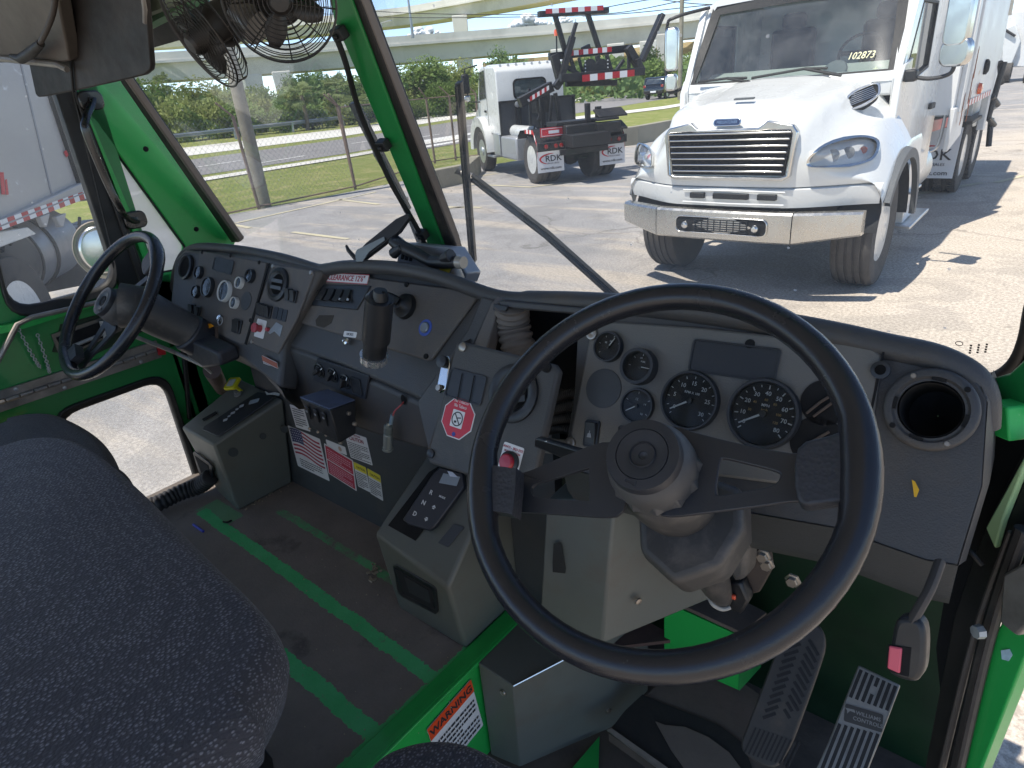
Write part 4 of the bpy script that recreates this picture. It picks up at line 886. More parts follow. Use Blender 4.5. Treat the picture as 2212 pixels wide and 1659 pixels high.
# ---------------- black car on the road ----------------
sp=G((1432,212))[0]; rd=Vector((-.12,.99,0)).normalized()
SM=mat4(rd,Vector((-rd.y,rd.x,0)),(0,0,1),sp)
SV=thing('parked_car','black sport utility car on the road, seen from behind between hook frame and white truck','car',SM)
cblk=mat('car_black','#15181c',.2,var=.1,coat=1)
m=MB(); prof=[(-2.3,.45),(-2.35,.9),(-2.25,1.1),(-2.05,1.62),(-1.8,1.74),(.3,1.74),(1.0,1.15),(2.1,1.0),(2.3,.75),(2.3,.4)]
m.prism([(x,-.92,z) for x,z in prof],(0,1.84,0)); m.build('body',cblk,SV,local=True,bevel=.12,seg=3)
for s_ in (-1,1):
    m=MB(); m.prism([(-1.9,s_*.925,1.18),(.55,s_*.925,1.15),(.2,s_*.925,1.62),(-1.75,s_*.925,1.6)],(0,s_*.004,0)); m.build('side_window',tg,SV,local=True,smooth=0)
    m=MB(); m.box((-2.33,s_*.78,1.05),(.08,.22,.2)); m.build('tail_lamp',redlens,SV,local=True,bevel=.02)
    for x in (-1.45,1.4):
        m=MB(T(x,s_*.82,.37)@Rx(-90*s_)); m.lathe([(.2,-.1),(.36,-.11),(.37,0),(.36,.11),(.22,.11),(.2,.09),(.08,.1),(.001,.1)],24); m.build('wheel',tyrem,SV,local=True)
        m=MB(T(x,s_*.82,.37)@Rx(-90*s_)); m.lathe([(.215,.112),(.2,.10),(.06,.12),(.001,.12)],20); m.build('rim',alum,SV,local=True)
m=MB(); m.prism([(-2.27,-.7,1.2),(-2.27,.7,1.2),(-2.1,.62,1.6),(-2.1,-.62,1.6)],(-.03,0,.01)); m.build('rear_window',tg,SV,local=True,smooth=0)
m=MB(); m.box((-2.37,0,.62),(.03,.5,.13)); m.build('number_plate',whtape,SV,local=True)
# small dark car on the upper overpass deck, cars at the far right
def minicar(P,d,label,m_,grp=None):
    M=mat4(d,Vector((-d.y,d.x,0)),(0,0,1),P); t=thing('car',label,'car',M,grp); m=MB(); m.prism([(x,-.85,z) for x,z in [(-2.1,.3),(-2.15,.8),(-1.5,.95),(-1.1,1.4),(.6,1.4),(1.2,.95),(2.1,.8),(2.15,.3)]],(0,1.7,0)); m.build('body',m_,t,local=True,bevel=.1)
    for s_ in (-1,1):
        m=MB(); m.prism([(-1.35,s_*.86,.95),(1.0,s_*.86,.95),(.5,s_*.86,1.33),(-1.0,s_*.86,1.33)],(0,s_*.004,0)); m.build('side_window',tg,t,local=True,smooth=0)
        for x in (-1.35,1.35): m=MB(T(x,s_*.78,.32)@Rx(-90*s_)); m.lathe([(.001,-.1),(.32,-.1),(.32,.1),(.001,.1)],16); m.build('wheel',tyrem,t,local=True)
    return t
q=on(2,18.6,1072,4); minicar(q,Vector((.95,.3,0)).normalized(),'dark car on the upper overpass near the top edge',cblk)
q=G((2200,141))[0]; minicar(q,Vector((.3,.95,0)).normalized(),'dark car at the far right edge behind the white hopper',cblk)
# white truck rear corner far right
q=G((2178,178))[0]; ft=thing('refuse_truck','white refuse truck hopper at the top right edge, partly cut off','truck',(q.x,q.y,0))
m=MB(); k=pxm((q.x,q.y,2)); y0=q.y
def fx(x,y): p=PY(y0,x,y); return p
m.prism([fx(2163,145),fx(2160,60),fx(2168,28),fx(2230,20),fx(2250,145)],(0,3,0)); m.build('hopper',white_dirty,ft,bevel=.05)
m=MB(); m.prism([fx(2168,66),fx(2195,52),fx(2206,88),fx(2188,136),fx(2166,140)],(0,-.4,0)); m.build('tailgate',white,ft,bevel=.03)
m=MB(); m.tube([fx(2166,60)+Vector((0,-.5,0)),fx(2195,78)+Vector((0,-.5,0))],.06,8); m.build('ram',blk,ft)
for xx in (2170,2215): m=MB(T(*(G((xx,180))[0]+Vector((0,.5,.5))))@Ry(90)); m.lathe([(.001,-.15),(.5,-.15),(.5,.15),(.001,.15)],24); m.build('wheel',tyrem,ft)

# ---------------- grey-white truck seen through the left window ----------------
r1=ray(807,213); dL=Vector((r1.x,r1.y,0)).normalized(); nL=Vector((dL.y,-dL.x,0)); nL=nL if nL.dot(-Vector((-7.3,1.6,0)))>0 else -nL
LP=Pl((-7.0,1.6,0),nL)                                     # its near side plane
c0=LP(60,650); LT=thing('tanker_truck','pale grey truck body with red white tape and round tank outside the left window','truck',(c0.x,c0.y,0))
greyw=mat('pale_grey_body','#a8a4a0',.45,var=.05,vs=1.2,dirt='#a9a9ad',dv=.5,wear='#dadade')
back=-nL
def LPR(name,px,t_,m_,off=0,bevel=.01): 
    P=[LP.off(off)(x,y) for x,y in px]; return MB().prism(P,back*t_).build(name,m_,LT,bevel=bevel)
# body side up high, lower rail with tape
LPR('body_side',((-260,560),(-260,-420),(60,-160),(205,425),(165,436),(0,480)),2.3,greyw)
LPR('body_rail',((-260,610),(-260,560),(0,478),(165,400),(212,380),(222,430),(190,428),(0,493)),.3,MATS['pale_grey_body'],.06)
LPR('hazard_decal',((138,328),(143,324),(149,334),(144,340)),.003,MATS['print_red'],.015,0); LPR('panel_seam',((40,120),(43,119),(120,445),(117,446)),.004,mat('seam_grey','#8d8d90',.6),.006,0); LPR('body_rail_edge',((-260,585),(0,487),(190,412),(190,415),(0,491),(-260,590)),.01,mat('seam_grey','#8d8d90',.6),.07,0)
a,b=LP(-150,548)+nL*.065,LP(198,421)+nL*.065; L_=(b-a).length; m=MB(); n_=24; u=(b-a)/L_
for i in range(n_):
    m.m=i%2; p=a+u*(L_*i/n_); q=a+u*(L_*(i+1)/n_); m.prism([p,q,q+Vector((0,0,.075)),p+Vector((0,0,.075))],nL*.003)
m.build('reflective_tape',[redp,whtape],LT,smooth=0)
LPR('light_skirt',((-200,655),(-260,610),(0,500),(60,490),(80,505),(0,535)),.1,white,.02)
for x0 in (95,130): LPR('bracket',((x0-8,468),(x0+14,460),(x0+8,490),(x0+2,490)),.05,greyw,.07)
LPR('underbody',((-160,740),(-160,590),(40,540),(240,472),(262,470),(262,600),(60,640)),.1,mat('underbody_dark','#1d1b1b',.9,var=.4,vs=9,dirt='#4a423c',dv=.5),-.9)
LPR('black_edge_seal',((113,205),(128,200),(200,420),(186,425)),.1,blk,.05)
LPR('body_decal',((0,372),(8,372),(12,420),(4,420)),.003,MATS['print_red'],.015,0); LPR('body_decal',((11,388),(15,387),(19,420),(14,421)),.003,MATS['print_red'],.015,0)
LPR('chassis_rail',((-100,640),(-100,560),(120,500),(230,470),(235,500),(120,560)),.3,blk,-.5)
for (x,y,w,h) in ((150,505,26,20),(178,490,18,22),(120,520,22,18),(205,480,14,16),(95,545,20,14)): LPR('underframe_box',((x,y),(x+w,y-8),(x+w,y+h-8),(x,y+h)),.3,blk,-.35)
for k in range(6): 
    p=LP(60+30*k,520-8*k)+back*.3; q=LP(85+30*k,505-6*k)+back*.3+Vector((0,0,.06)); m=MB(); m.tube(smooth_loop([p,p.lerp(q,.5)-Vector((0,0,.12)),q],5,False),.02,6); m.build('air_hose',blkp,LT)
# tank: end cap faces back along the truck
tc=LP(110,549)+back*.45; tcs=tc-nL*.0
R0=.37; m=MB(); m.lathe([(.001,-.01),(R0*.97,-.01),(R0,.02),(R0,.9),(R0*.9,.93)],40,mat4(nL,Vector((0,0,1)),nL.cross(Vector((0,0,1))) if nL.cross(Vector((0,0,1))).dot(dL)>0 else -nL.cross(Vector((0,0,1))),tcs)); m.build('tank',mat('brushed_tank','#8f8f90',.42,.5,var=.12,vs=8,dirt='#6b6866',dv=.5),LT)
m=MB(); m.tube([tcs-dL*.012+(nL*math.cos(a)+Vector((0,0,1))*math.sin(a))*(R0+.004) for a in [i*math.pi/20 for i in range(40)]],.012,6,closed=True); m.tube([tcs+dL*.3+(nL*math.cos(a)+Vector((0,0,1))*math.sin(a))*(R0+.008) for a in [i*math.pi/20 for i in range(40)]],.02,6,closed=True); m.build('tank_strap',blkp,LT)
m=MB(); m.lathe([(.001,-.018),(R0*.93,-.016)],40,mat4(nL,Vector((0,0,1)),dL,tcs)); m.build('tank_end',mat('dull_steel','#77787b',.5,.5,var=.15,vs=6,dirt='#5a5a5c',dv=.5),LT)
wc=LP(52,648)+back*.16; wc.z=.52; m=MB(mat4(dL,Vector((0,0,1)),nL,wc)); m.lathe([(.29,-.12),(.42,-.15),(.50,-.13),(.52,-.09),(.52,.09),(.50,.13),(.42,.15),(.30,.12)],44); tw=m.build('wheel',tyrem,LT); m=MB(m.M); m.lathe([(.30,.13),(.28,.11),(.26,-.02),(.17,-.04),(.12,-.02),(.11,.05),(.001,.06)],36); m.build('rim',white,tw)
for k_ in (-1.3,): pass
MB(mat4(dL,Vector((0,0,1)),nL,wc-dL*1.3)).lathe([(.001,.0),(.30,.12),(.42,.15),(.50,.13),(.52,.09),(.52,-.09),(.001,-.13)],44).build('wheel',tyrem,LT)
# cowl filler between hood and doors
for sg in (1,-1):
    x=XC+sg*.98; MB().prism([(x,6.98,1.10),(x,7.35,1.10),(x,7.35,1.95),(x,7.06,1.90),(x,6.98,1.78)],(sg*.06,0,0)).build('cowl_side',white,FT,bevel=.01)
MB().box((XC,7.12,1.74),(1.94,.20,.16)).build('cowl',white,FT,bevel=.02)
for sd_ in (-1,1):
    rows=[[Vector((XC+sd_*x,6.86-math.cos(R_(a))*.625,.50+math.sin(R_(a))*.64)) for x in (.70,1.165)] for a in range(10,176,11)]
    m=MB(); m.grid(rows); m.add([Vector((XC+sd_*.70,6.86-math.cos(R_(a))*.625,.50+math.sin(R_(a))*.64)) for a in range(10,176,11)],[tuple(range(16))]); m.build('wheel_arch_liner',blkp,FT)
# =====================================================================  OUR CAB (shell, windows, doors)
def green_mat(name,base='#127c3e',wear_amt=.6):
    n=NT(name); f=n.noise(3,6,.6); c=n.mix(f,tuple(x*.85 for x in srgb(base)),tuple(x*1.12 for x in srgb(base)))
    d=n.ramp(n.noise(5,8,.7),.52,.75); c=n.mix(n.math('MULTIPLY',d,.45),c,srgb('#0d4a26'))
    sp=n.ramp(n.noise(45,6,.75),.66,.72); c=n.mix(n.math('MULTIPLY',sp,wear_amt),c,srgb('#1c2a20'))
    n.bump(n.noise(60,4,.6),.12,.002); MATS[name]=n.fin(c,.38,0,.5,.15); return MATS[name]
green=green_mat('green_paint'); green_b=green_mat('green_paint_worn','#12a047',.8)
headl=mat('dark_brown_vinyl','#15100e',.6,var=.25,vs=14,dirt='#3d342f',dv=.45,bump=.15,bs=250)
sealm=mat('black_seal','#1a1918',.55,var=.25,vs=14,dirt='#5a534b',dv=.55)
weath_al=mat('scuffed_aluminium','#8f8a84',.45,.5,var=.2,vs=18,dirt='#3c3530',dv=.45)
ws_glass=winglass('windshield_glass',(.97,.985,.98),0,.0)
def dusty(name,amt,thr=.64,base=.03,spots=True):
    n=NT(name); tr=n.node('ShaderNodeBsdfTransparent'); tr.inputs[0].default_value=(.97,.98,.975,1); gl=n.node('ShaderNodeBsdfGlossy'); gl.inputs['Roughness'].default_value=.01
    fr=n.node('ShaderNodeFresnel'); fr.inputs[0].default_value=1.3; m1=n.node('ShaderNodeMixShader'); n.l(n.math('MULTIPLY',fr.outputs[0],.22),m1.inputs[0]); n.l(tr.outputs[0],m1.inputs[1]); n.l(gl.outputs[0],m1.inputs[2])
    df=n.node('ShaderNodeBsdfTranslucent'); df.inputs[0].default_value=(.85,.84,.82,1); d2=n.node('ShaderNodeBsdfDiffuse'); d2.inputs[0].default_value=(.85,.84,.82,1); ad=n.node('ShaderNodeMixShader'); n.l(df.outputs[0],ad.inputs[1]); n.l(d2.outputs[0],ad.inputs[2]); ad.inputs[0].default_value=.5
    k=n.math('MULTIPLY_ADD',n.ramp(n.noise(2.2,7,.7),.35,.8),amt,base)
    if spots:
        v=n.node('ShaderNodeTexVoronoi'); v.inputs['Scale'].default_value=26; n.l(n.tc.outputs['Object'],v.inputs['Vector']); cr=n.sep(v.outputs['Color'])
        sp=n.math('MULTIPLY',n.math('LESS_THAN',v.outputs['Distance'],.07),n.math('GREATER_THAN',cr[0],.84)); k=n.math('ADD',k,n.math('MULTIPLY',sp,.55))
    m2=n.node('ShaderNodeMixShader'); n.l(n.math('MINIMUM',k,1),m2.inputs[0]); n.l(m1.outputs[0],m2.inputs[1]); n.l(ad.outputs[0],m2.inputs[2]); n.l(m2.outputs[0],n.out.inputs[0]); MATS[name]=n.m; return n.m
ws_glass=dusty('windshield_dust_haze',.05,base=.018); door_glass=dusty('door_glass_dusty',.08,base=.03); quarter=dusty('quarter_glass_frosted',.25,base=.62,spots=False)  # windshield base: even haze over the dust, paling the shadows outside
CAB=thing('truck_cab','green painted cab shell: windshield posts, left door and worn striped floor','truck cab',(-1.15,.4,.4))
XL=-2.37; WS=Pl((0,1.195,1.565),(0,-1,-.555)); WSn=Vector((0,-1,-.555)).normalized()   # faces the cabin
def PLX(x0): return lambda x,y: PX(x0,x,y)
LW=PLX(XL)
def part(name,P,ext,m,par=None,bevel=0,**k): return MB().prism(P,ext).build(name,m,par or CAB,bevel=bevel,**k)
# ---- floor with green stripes showing through the worn mat
def floor_mat():
    n=NT('worn_floor'); g=n.node('ShaderNodeNewGeometry').outputs['Position']; x,y,z=n.sep(g)
    c=n.mix(n.noise(7,8,.7,g),srgb('#6a625c'),srgb('#968b82')); c=n.mix(n.ramp(n.noise(4,7,.7,g,.4),.55,.75),c,srgb('#887c73')); c=n.mix(n.ramp(n.noise(3,6,.6,g),.6,.72),c,srgb('#37312e'))
    c=n.mix(n.math('MULTIPLY',n.ramp(n.noise(160,2,.6,g),.55,.7),.35),c,srgb('#8a817a'))
    rag=n.math('MULTIPLY_ADD',n.noise(75,5,.75,g),.022,-.011); rag2=n.math('MULTIPLY_ADD',n.noise(9,3,.6,g),.016,-.008)
    def stripe(yc,hw,x0,x1,slope=0,xr=0):
        yy=n.math('ADD',n.math('ADD',y,rag),rag2); ctr=n.math('MULTIPLY_ADD',n.math('SUBTRACT',x,xr),slope,yc)
        d=n.math('ABSOLUTE',n.math('SUBTRACT',yy,ctr)); k=n.math('LESS_THAN',d,hw)
        k=n.math('MULTIPLY',k,n.math('GREATER_THAN',n.math('ADD',x,rag),x0)); return n.math('MULTIPLY',k,n.math('LESS_THAN',x,x1))
    s1=stripe(.69,.019,-2.10,-.9,-.025,-1.5); s2=stripe(.50,.021,-1.6,-.9,-.01,-1.2); s0=stripe(.855,.014,-1.86,-1.22,-.02,-1.5); s3=n.math('MULTIPLY',n.math('LESS_THAN',n.math('ABSOLUTE',n.math('SUBTRACT',n.math('ADD',x,rag),-2.03)),.09),n.math('LESS_THAN',n.math('ABSOLUTE',n.math('SUBTRACT',n.math('ADD',y,rag),.735)),.04))
    rg=n.math('GREATER_THAN',n.math('ADD',x,n.math('MULTIPLY',rag,1.6)),-.925)
    gr=n.mix(n.noise(12,5,.6,g),srgb('#2fa85c'),srgb('#62c98a')); pale=n.math('MULTIPLY',n.ramp(n.math('ADD',x,n.math('MULTIPLY',n.noise(6,4,.6,g),.3)),-1.30,-1.0),n.math('LESS_THAN',n.math('ADD',x,rag),-.985))
    gp=n.mix(n.math('MULTIPLY',pale,.9),gr,srgb('#b4ecd4'))
    wr=n.ramp(n.noise(40,6,.75,g),.58,.66); wr0=n.ramp(n.noise(14,6,.75,g),.38,.56)
    c=n.mix(n.math('MULTIPLY',s1,n.math('SUBTRACT',1,n.math('MULTIPLY',wr,.5))),c,gp); c=n.mix(n.math('MULTIPLY',s2,n.math('SUBTRACT',1,n.math('MULTIPLY',wr,.5))),c,gr)
    c=n.mix(n.math('MULTIPLY',n.math('MULTIPLY',s0,wr0),.7),c,gr); c=n.mix(n.math('MULTIPLY',s3,.45),c,gr); c=n.mix(rg,c,gr)
    n.bump(n.noise(140,3,.7,g),.5,.002); MATS['floor']=n.fin(c,.85,0,.25)
floor_mat()
FZ=.75
MB().box(((-2.37-.875)/2,.25,FZ-.03),(1.495,1.6,.06)).build('floor_panel',MATS['floor'],CAB,smooth=0)
# ---- step edge beside the driver's well, with its warning decal
MB().box((-.872,.35,.48),(.012,1.7,.56)).build('well_side_panel',green_b,CAB,smooth=0)
MB().box((-.885,.35,FZ+.003),(.055,1.7,.012)).build('floor_edge_strip',green_b,CAB,bevel=.003)
# ---- driver's well floor, kick panel and mat
dirty_fl=mat('dirty_well_floor','#5f544b',.9,var=.35,vs=9,dirt='#1c1917',dv=.42,bump=.5,bs=60,world=True)
MB().box((-.42,.6,.405),(.92,1.9,.05)).build('well_floor',dirty_fl,CAB,smooth=0)
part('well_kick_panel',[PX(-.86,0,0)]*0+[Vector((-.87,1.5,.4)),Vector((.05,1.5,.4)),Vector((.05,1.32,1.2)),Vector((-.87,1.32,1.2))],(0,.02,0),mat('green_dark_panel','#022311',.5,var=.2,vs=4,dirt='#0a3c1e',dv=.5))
# raised brown mat board under the pedals
MB().add([],[])
WB=Pl((0,1.1,.60),(0,-.35,.94))
part('mat_board',[WB(1315,1583),WB(1500,1400),WB(1640,1500),WB(1700,1665),WB(1640,1760),WB(1430,1665)],(0,0,-.03),mat('mat_board','#554a42',.92,var=.3,vs=8,dirt='#161413',dv=.47,bump=.5,bs=70))
W2_=WB.off(.004)
part('black_mat_patch',[W2_(*p) for p in ((1314,1582),(1350,1535),(1388,1500),(1431,1519),(1500,1545),(1556,1568),(1606,1606),(1625,1659),(1600,1720),(1440,1668))],(0,0,-.003),mat('black_mat','#191817',.7,var=.3,vs=14,dirt='#3a342f',dv=.6,bump=.4,bs=60))
part('brown_mat_patch',[W2_.off(.004)(*p) for p in ((1416,1558),(1436,1566),(1480,1570),(1530,1592),(1575,1625),(1610,1672),(1560,1720),(1500,1690),(1450,1620))],(0,0,-.002),mat('brown_mat','#5f554d',.9,var=.25,vs=18,bump=.4,bs=80))
part('mat_edge',[WB(1312,1580),WB(1323,1577),WB(1452,1668),WB(1440,1675)],WB.n*.012,weath_al)
part('front_riser',[PY(1.12,1435,1300),PY(1.12,1600,1375),PY(1.12,1594,1490),PY(1.12,1435,1420)],(0,.03,0),green_b)
part('riser_side',[PY(1.12,1600,1375),PY(1.12,1594,1490),PX(PY(1.12,1600,1375).x,1640,1440),PX(PY(1.12,1600,1375).x,1660,1330)],(.004,0,0),green)
part('riser_top',[PY(1.12,1440,1298),PY(1.12,1602,1373),PZ(PY(1.12,1602,1373).z,1655,1330),PZ(PY(1.12,1440,1298).z,1500,1250)],(0,0,.01),dirty_fl)
part('front_toe_panel',[Vector((-.34,1.28,1.25)),Vector((.06,1.28,1.25)),Vector((.06,1.42,.45)),Vector((-.34,1.42,.45))],(0,.02,0),mat('black_toe_panel','#0b0d0c',.6,var=.3,vs=6))
# ---- left wall and door
lo=smooth_loop([LW(20,556),LW(60,648),LW(100,672),LW(180,653),LW(252,622),LW(263,585),LW(215,430),LW(150,250),LW(120,150),LW(60,60),LW(-60,40),LW(-150,300),LW(-60,540)],4)
lo=[LW(-330,430)]+[] if 0 else lo
win_up=[Vector((XL,v.y,v.z)) for v in lo]
def rr3(a,b,c,d,r):                                  # rounded quad on the wall from 4 sheet points
    P=[Vector(p) for p in (a,b,c,d)]; out=[]
    for i in range(4):
        p,q,s_=P[i-1],P[i],P[(i+1)%4]; u=(p-q).normalized(); v=(s_-q).normalized()
        A=q+u*r; B=q+v*r
        for k in range(6): t=k/5; out.append((1-t)**2*A+2*t*(1-t)*q+t*t*B)
    return out
# wall sheets: strips between real openings
def wallpoly(name,pts,m=green,t=.02,off=0,par=None,bevel=0): return MB().prism([LW(x,y)+Vector((off,0,0)) for x,y in pts],(-t,0,0)).build(name,m,par or CAB,bevel=bevel,smooth=0)
up_q=[LW(-40,500),LW(72,690),LW(275,622),LW(118,185)]
ub=[(XL,-.10,1.475),(XL,.80,1.475),(XL,.80,2.30),(XL,-.10,2.30)]
# upper window: y from -.1 to ~.79, z from 1.49 up; lower window: y .50-.84, z .66-1.17
def holewall(name,O,I,m,t): return MB().ring(O,I,(-t,0,0)).build(name,m,CAB,smooth=0)
UO=rr3((XL,.455,1.487),(XL,.775,1.487),(XL,.835,2.2),(XL,.56,2.2),.085)
c_=Vector((XL,.66,1.85))
O=[]
for p in UO:
    q=Vector(p); 
    y=-.6 if q.y<.3 and q.z<2.0 and q.z>1.6 else q.y; O.append(q)
def boxmap(P,y0,y1,z0,z1,cy,cz):                     # push loop points radially on to a rectangle
    out=[]
    for p in P:
        dy,dz=p.y-cy,p.z-cz; s_=min([(y1-cy)/dy if dy>1e-6 else 9e9,(y0-cy)/dy if dy<-1e-6 else 9e9,(z1-cz)/dz if dz>1e-6 else 9e9,(z0-cz)/dz if dz<-1e-6 else 9e9]); out.append(Vector((p.x,cy+dy*s_,cz+dz*s_)))
    return out
holewall('door_upper',boxmap(UO,-.7,.90,1.25,2.32,.66,1.85),UO,green,.03)
UI=[p.lerp(c_,.07)+Vector((.006,0,0)) for p in UO]
MB().ring([p+Vector((.018,0,0)) for p in [q.lerp(c_,-.02) for q in UO]],UI,(-.03,0,0)).build('window_gasket',sealm,CAB,bevel=.008)
MB().prism([p+Vector((-.016,0,0)) for p in UO],(-.004,0,0)).build('door_window',door_glass,CAB,smooth=0)
LC=Vector((XL,.62,.93)); LO=rr3(LW(170,868),LW(352,806),LW(432,1085),LW(300,1115),.07)
LO=rr3((XL,.46,.66),(XL,.825,.66),(XL,.825,1.165),(XL,.46,1.165),.075); LC=Vector((XL,.64,.91))
holewall('door_lower',boxmap(LO,-.7,.885,.40,1.245,.64,.91),LO,green,.03)
MB().ring([p.lerp(LC,-.04)+Vector((.014,0,0)) for p in LO],[p.lerp(LC,.07)+Vector((.004,0,0)) for p in LO],(-.03,0,0)).build('lower_window_gasket',sealm,CAB,bevel=.006)
MB().prism([p+Vector((-.016,0,0)) for p in LO],(-.004,0,0)).build('lower_window',dusty('lower_glass',.10,base=.12,spots=False),CAB,smooth=0)
# piano hinge across the door
hz=1.262; MB().box((XL+.008,.25,hz),(.010,1.16,.062)).build('hinge_strip',weath_al,CAB,smooth=0)
m=MB(); 
for k in range(30): m.tube([Vector((XL+.018,-.32+.038*k,hz)),Vector((XL+.018,-.32+.038*k+.034,hz))],.0075,8)
m.build('hinge_knuckles',weath_al,CAB)
m=MB()
for k in range(9): m.lathe([(.007,0),(.006,.003),(.001,.004)],8,mat4((0,1,0),(0,0,1),(1,0,0),(XL+.013,-.2+.12*k,hz+.022 if k%2 else hz-.022)))
m.build('hinge_rivets',galv,CAB)
# ledge under the window, door pull recess, pull wire, chain
wallpoly('door_inner_panel',((112,760),(195,770),(330,705),(330,650),(130,700)),MATS['green_dark_panel'],.004,.004)
m=MB(); m.tube([LW(-20,792)+Vector((.03,0,0)),LW(30,697)+Vector((.035,0,0)),LW(60,682)+Vector((.035,0,0)),LW(250,640)+Vector((.03,0,0))],.008,8); m.build('window_ledge_trim',weath_al,CAB)
wallpoly('door_ledge',((-60,714),(48,690),(300,622),(338,600),(338,615),(50,705),(-60,730)),green_b,.02,.03)
wallpoly('latch_recess',((108,722),(245,675),(262,712),(130,775)),mat('latch_plate','#6d6c68',.4,.6,var=.2,vs=12),.006,.010)
wallpoly('latch_pocket',((118,728),(236,686),(250,712),(138,765)),dark,.004,.016)
m=MB(); m.tube([LW(140,748)+Vector((.03,0,0)),LW(240,708)+Vector((.03,0,0))],.006,8); m.tube([LW(212,690)+Vector((.03,0,0)),LW(222,730)+Vector((.03,0,0))],.008,8); m.build('latch_lever',galv,CAB)
def chain(name,a,b,n_,par,sag=.02):
    A=LW(*a)+Vector((.03,0,0)); B=LW(*b)+Vector((.03,0,0)); m=MB()
    for k in range(n_):
        t=(k+.5)/n_; p=A.lerp(B,t)-Vector((0,0,sag*math.sin(math.pi*t))); d=(B-A).normalized(); u=Vector((1,0,0)) if k%2 else d.cross(Vector((1,0,0))); L=(B-A).length/n_*.62
        m.tube([p+d*L*math.cos(a_)+u*.004*math.sin(a_) for a_ in [i*math.pi/5 for i in range(10)]],.0016,5,closed=True)
    return m.build(name,galv,par)
chain('door_chain',(32,705),(80,790),16,CAB); chain('door_chain',(73,717),(100,800),15,CAB)
part('red_latch',[LW(333,748)+Vector((.02,0,0)),LW(347,745)+Vector((.02,0,0)),LW(350,762)+Vector((.02,0,0)),LW(336,764)+Vector((.02,0,0))],(.012,0,0),redp)
# vertical seals beside the door, grab handle, quarter window frame, corner post
for k,(a,b,c,d,mm,o) in enumerate((((100,150),(152,150),(328,636),(262,640),sealm,.012),((136,150),(144,150),(314,618),(302,624),mat('seal_ridge','#232120',.5,var=.2,vs=20),.022),((152,168),(160,182),(340,600),(327,612),green_b,.014),((385,690),(398,688),(412,905),(404,905),sealm,.012))):
    P=[LW(*q)+Vector((o,0,0)) for q in (a,b,c,d)]; part('door_post_seal' if k!=2 else 'door_post',P,(-.04,0,0),mm,bevel=.004)
part('door_post',[Vector((XL,.872,.4)),Vector((XL,.94,.4)),Vector((XL,.94,1.5)),Vector((XL,.872,1.5))],(-.03,0,0),green)
def QP(x,y): return LW(x,y)
qo=[(140,180),(262,172),(510,522),(470,600),(395,690),(335,690),(322,600)]; qi=[(198,262),(206,262),(402,532),(398,560),(385,584),(342,592),(333,575)]
MB().ring([QP(*p)+Vector((.0,0,0)) for p in qo],[QP(*p) for p in qi],(-.04,0,0)).build('corner_post',green_b,CAB,bevel=.006)
MB().prism([QP(*p)-Vector((.03,0,0)) for p in qi],(-.004,0,0)).build('quarter_window',quarter,CAB,smooth=0)
MB().tube([QP(*p)-Vector((.01,0,0)) for p in qi],.006,6,closed=True).build('quarter_gasket',gasket,CAB)
for p in ((315,322),(489,571),(424,495)): m=MB(); m.lathe([(.009,0),(.008,.003),(.001,.003)],10,mat4((0,1,0),(0,0,1),(1,0,0),LW(*p))); m.build('bolt_hole',dark,CAB)
# kick panel below the quarter window and beside the dash
part('side_kick_panel',[Vector((XL,.9,.4)),Vector((XL,1.2,.4)),Vector((XL,1.2,1.36)),Vector((XL,.9,1.49))],(-.02,0,0),green)
GH=[LW(192,215)+Vector((.03,0,0)),LW(183,232)+Vector((.05,0,0)),LW(158,262)+Vector((.10,0,0)),LW(157,290)+Vector((.11,0,0)),LW(200,385)+Vector((.10,0,0)),LW(228,440)+Vector((.10,0,0)),LW(255,465)+Vector((.06,0,0)),LW(288,478)+Vector((.03,0,0))]
gh=MB(); gh.tube(smooth_loop(GH,6,False),.012,10,flat=.7); gh=gh.build('grab_handle',mat('gloss_black_steel','#1c1b1b',.3,.0,var=.25,vs=25,coat=.4),CAB)
for c in ((190,218),(286,474)):
    P=LW(*c)+Vector((.012,0,0)); m=MB(mat4((0,1,0),(0,0,1),(1,0,0),P)); m.prism(rrect(.07,.055,.02),(0,0,.018)); m.build('handle_foot',MATS['gloss_black_steel'],gh,bevel=.004); m=MB(m.M); m.lathe([(.011,.018),(.010,.026),(.001,.027)],6); m.build('bolt',MATS['gloss_black_steel'],gh)
# ---- windshield
cx0=WS(975,530); 
glo=[WS(262,174),WS(512,527),WS(520,640),WS(985,640),WS(975,525),WS(735,-20),WS(690,-120),WS(250,-60)]
def gpane(P,name): return MB().prism([p-WSn*.012 for p in P],WSn*-.004).build(name,ws_glass,CAB,smooth=0)
xpost=(WS(975,530).x+WS(740,0).x)/2
def WX(x,z): return Vector((x,1.195-.555*(z-1.565),z))
q1=WS.off(-.012)(962,550); q2=WS.off(-.012)(728,0); kx=(q2.x-q1.x)/(q2.z-q1.z); xp=lambda z: q1.x+kx*(z-q1.z)
gpane([WX(XL+.02,1.42),WX(xp(1.42)-.006,1.42),WX(xp(2.35)-.006,2.35),WX(XL+.02,2.35)],'windshield_pane'); gpane([WX(xp(1.42)+.006,1.42),WX(.10,1.42),WX(.10,2.35),WX(xp(2.35)+.006,2.35)],'windshield_pane')
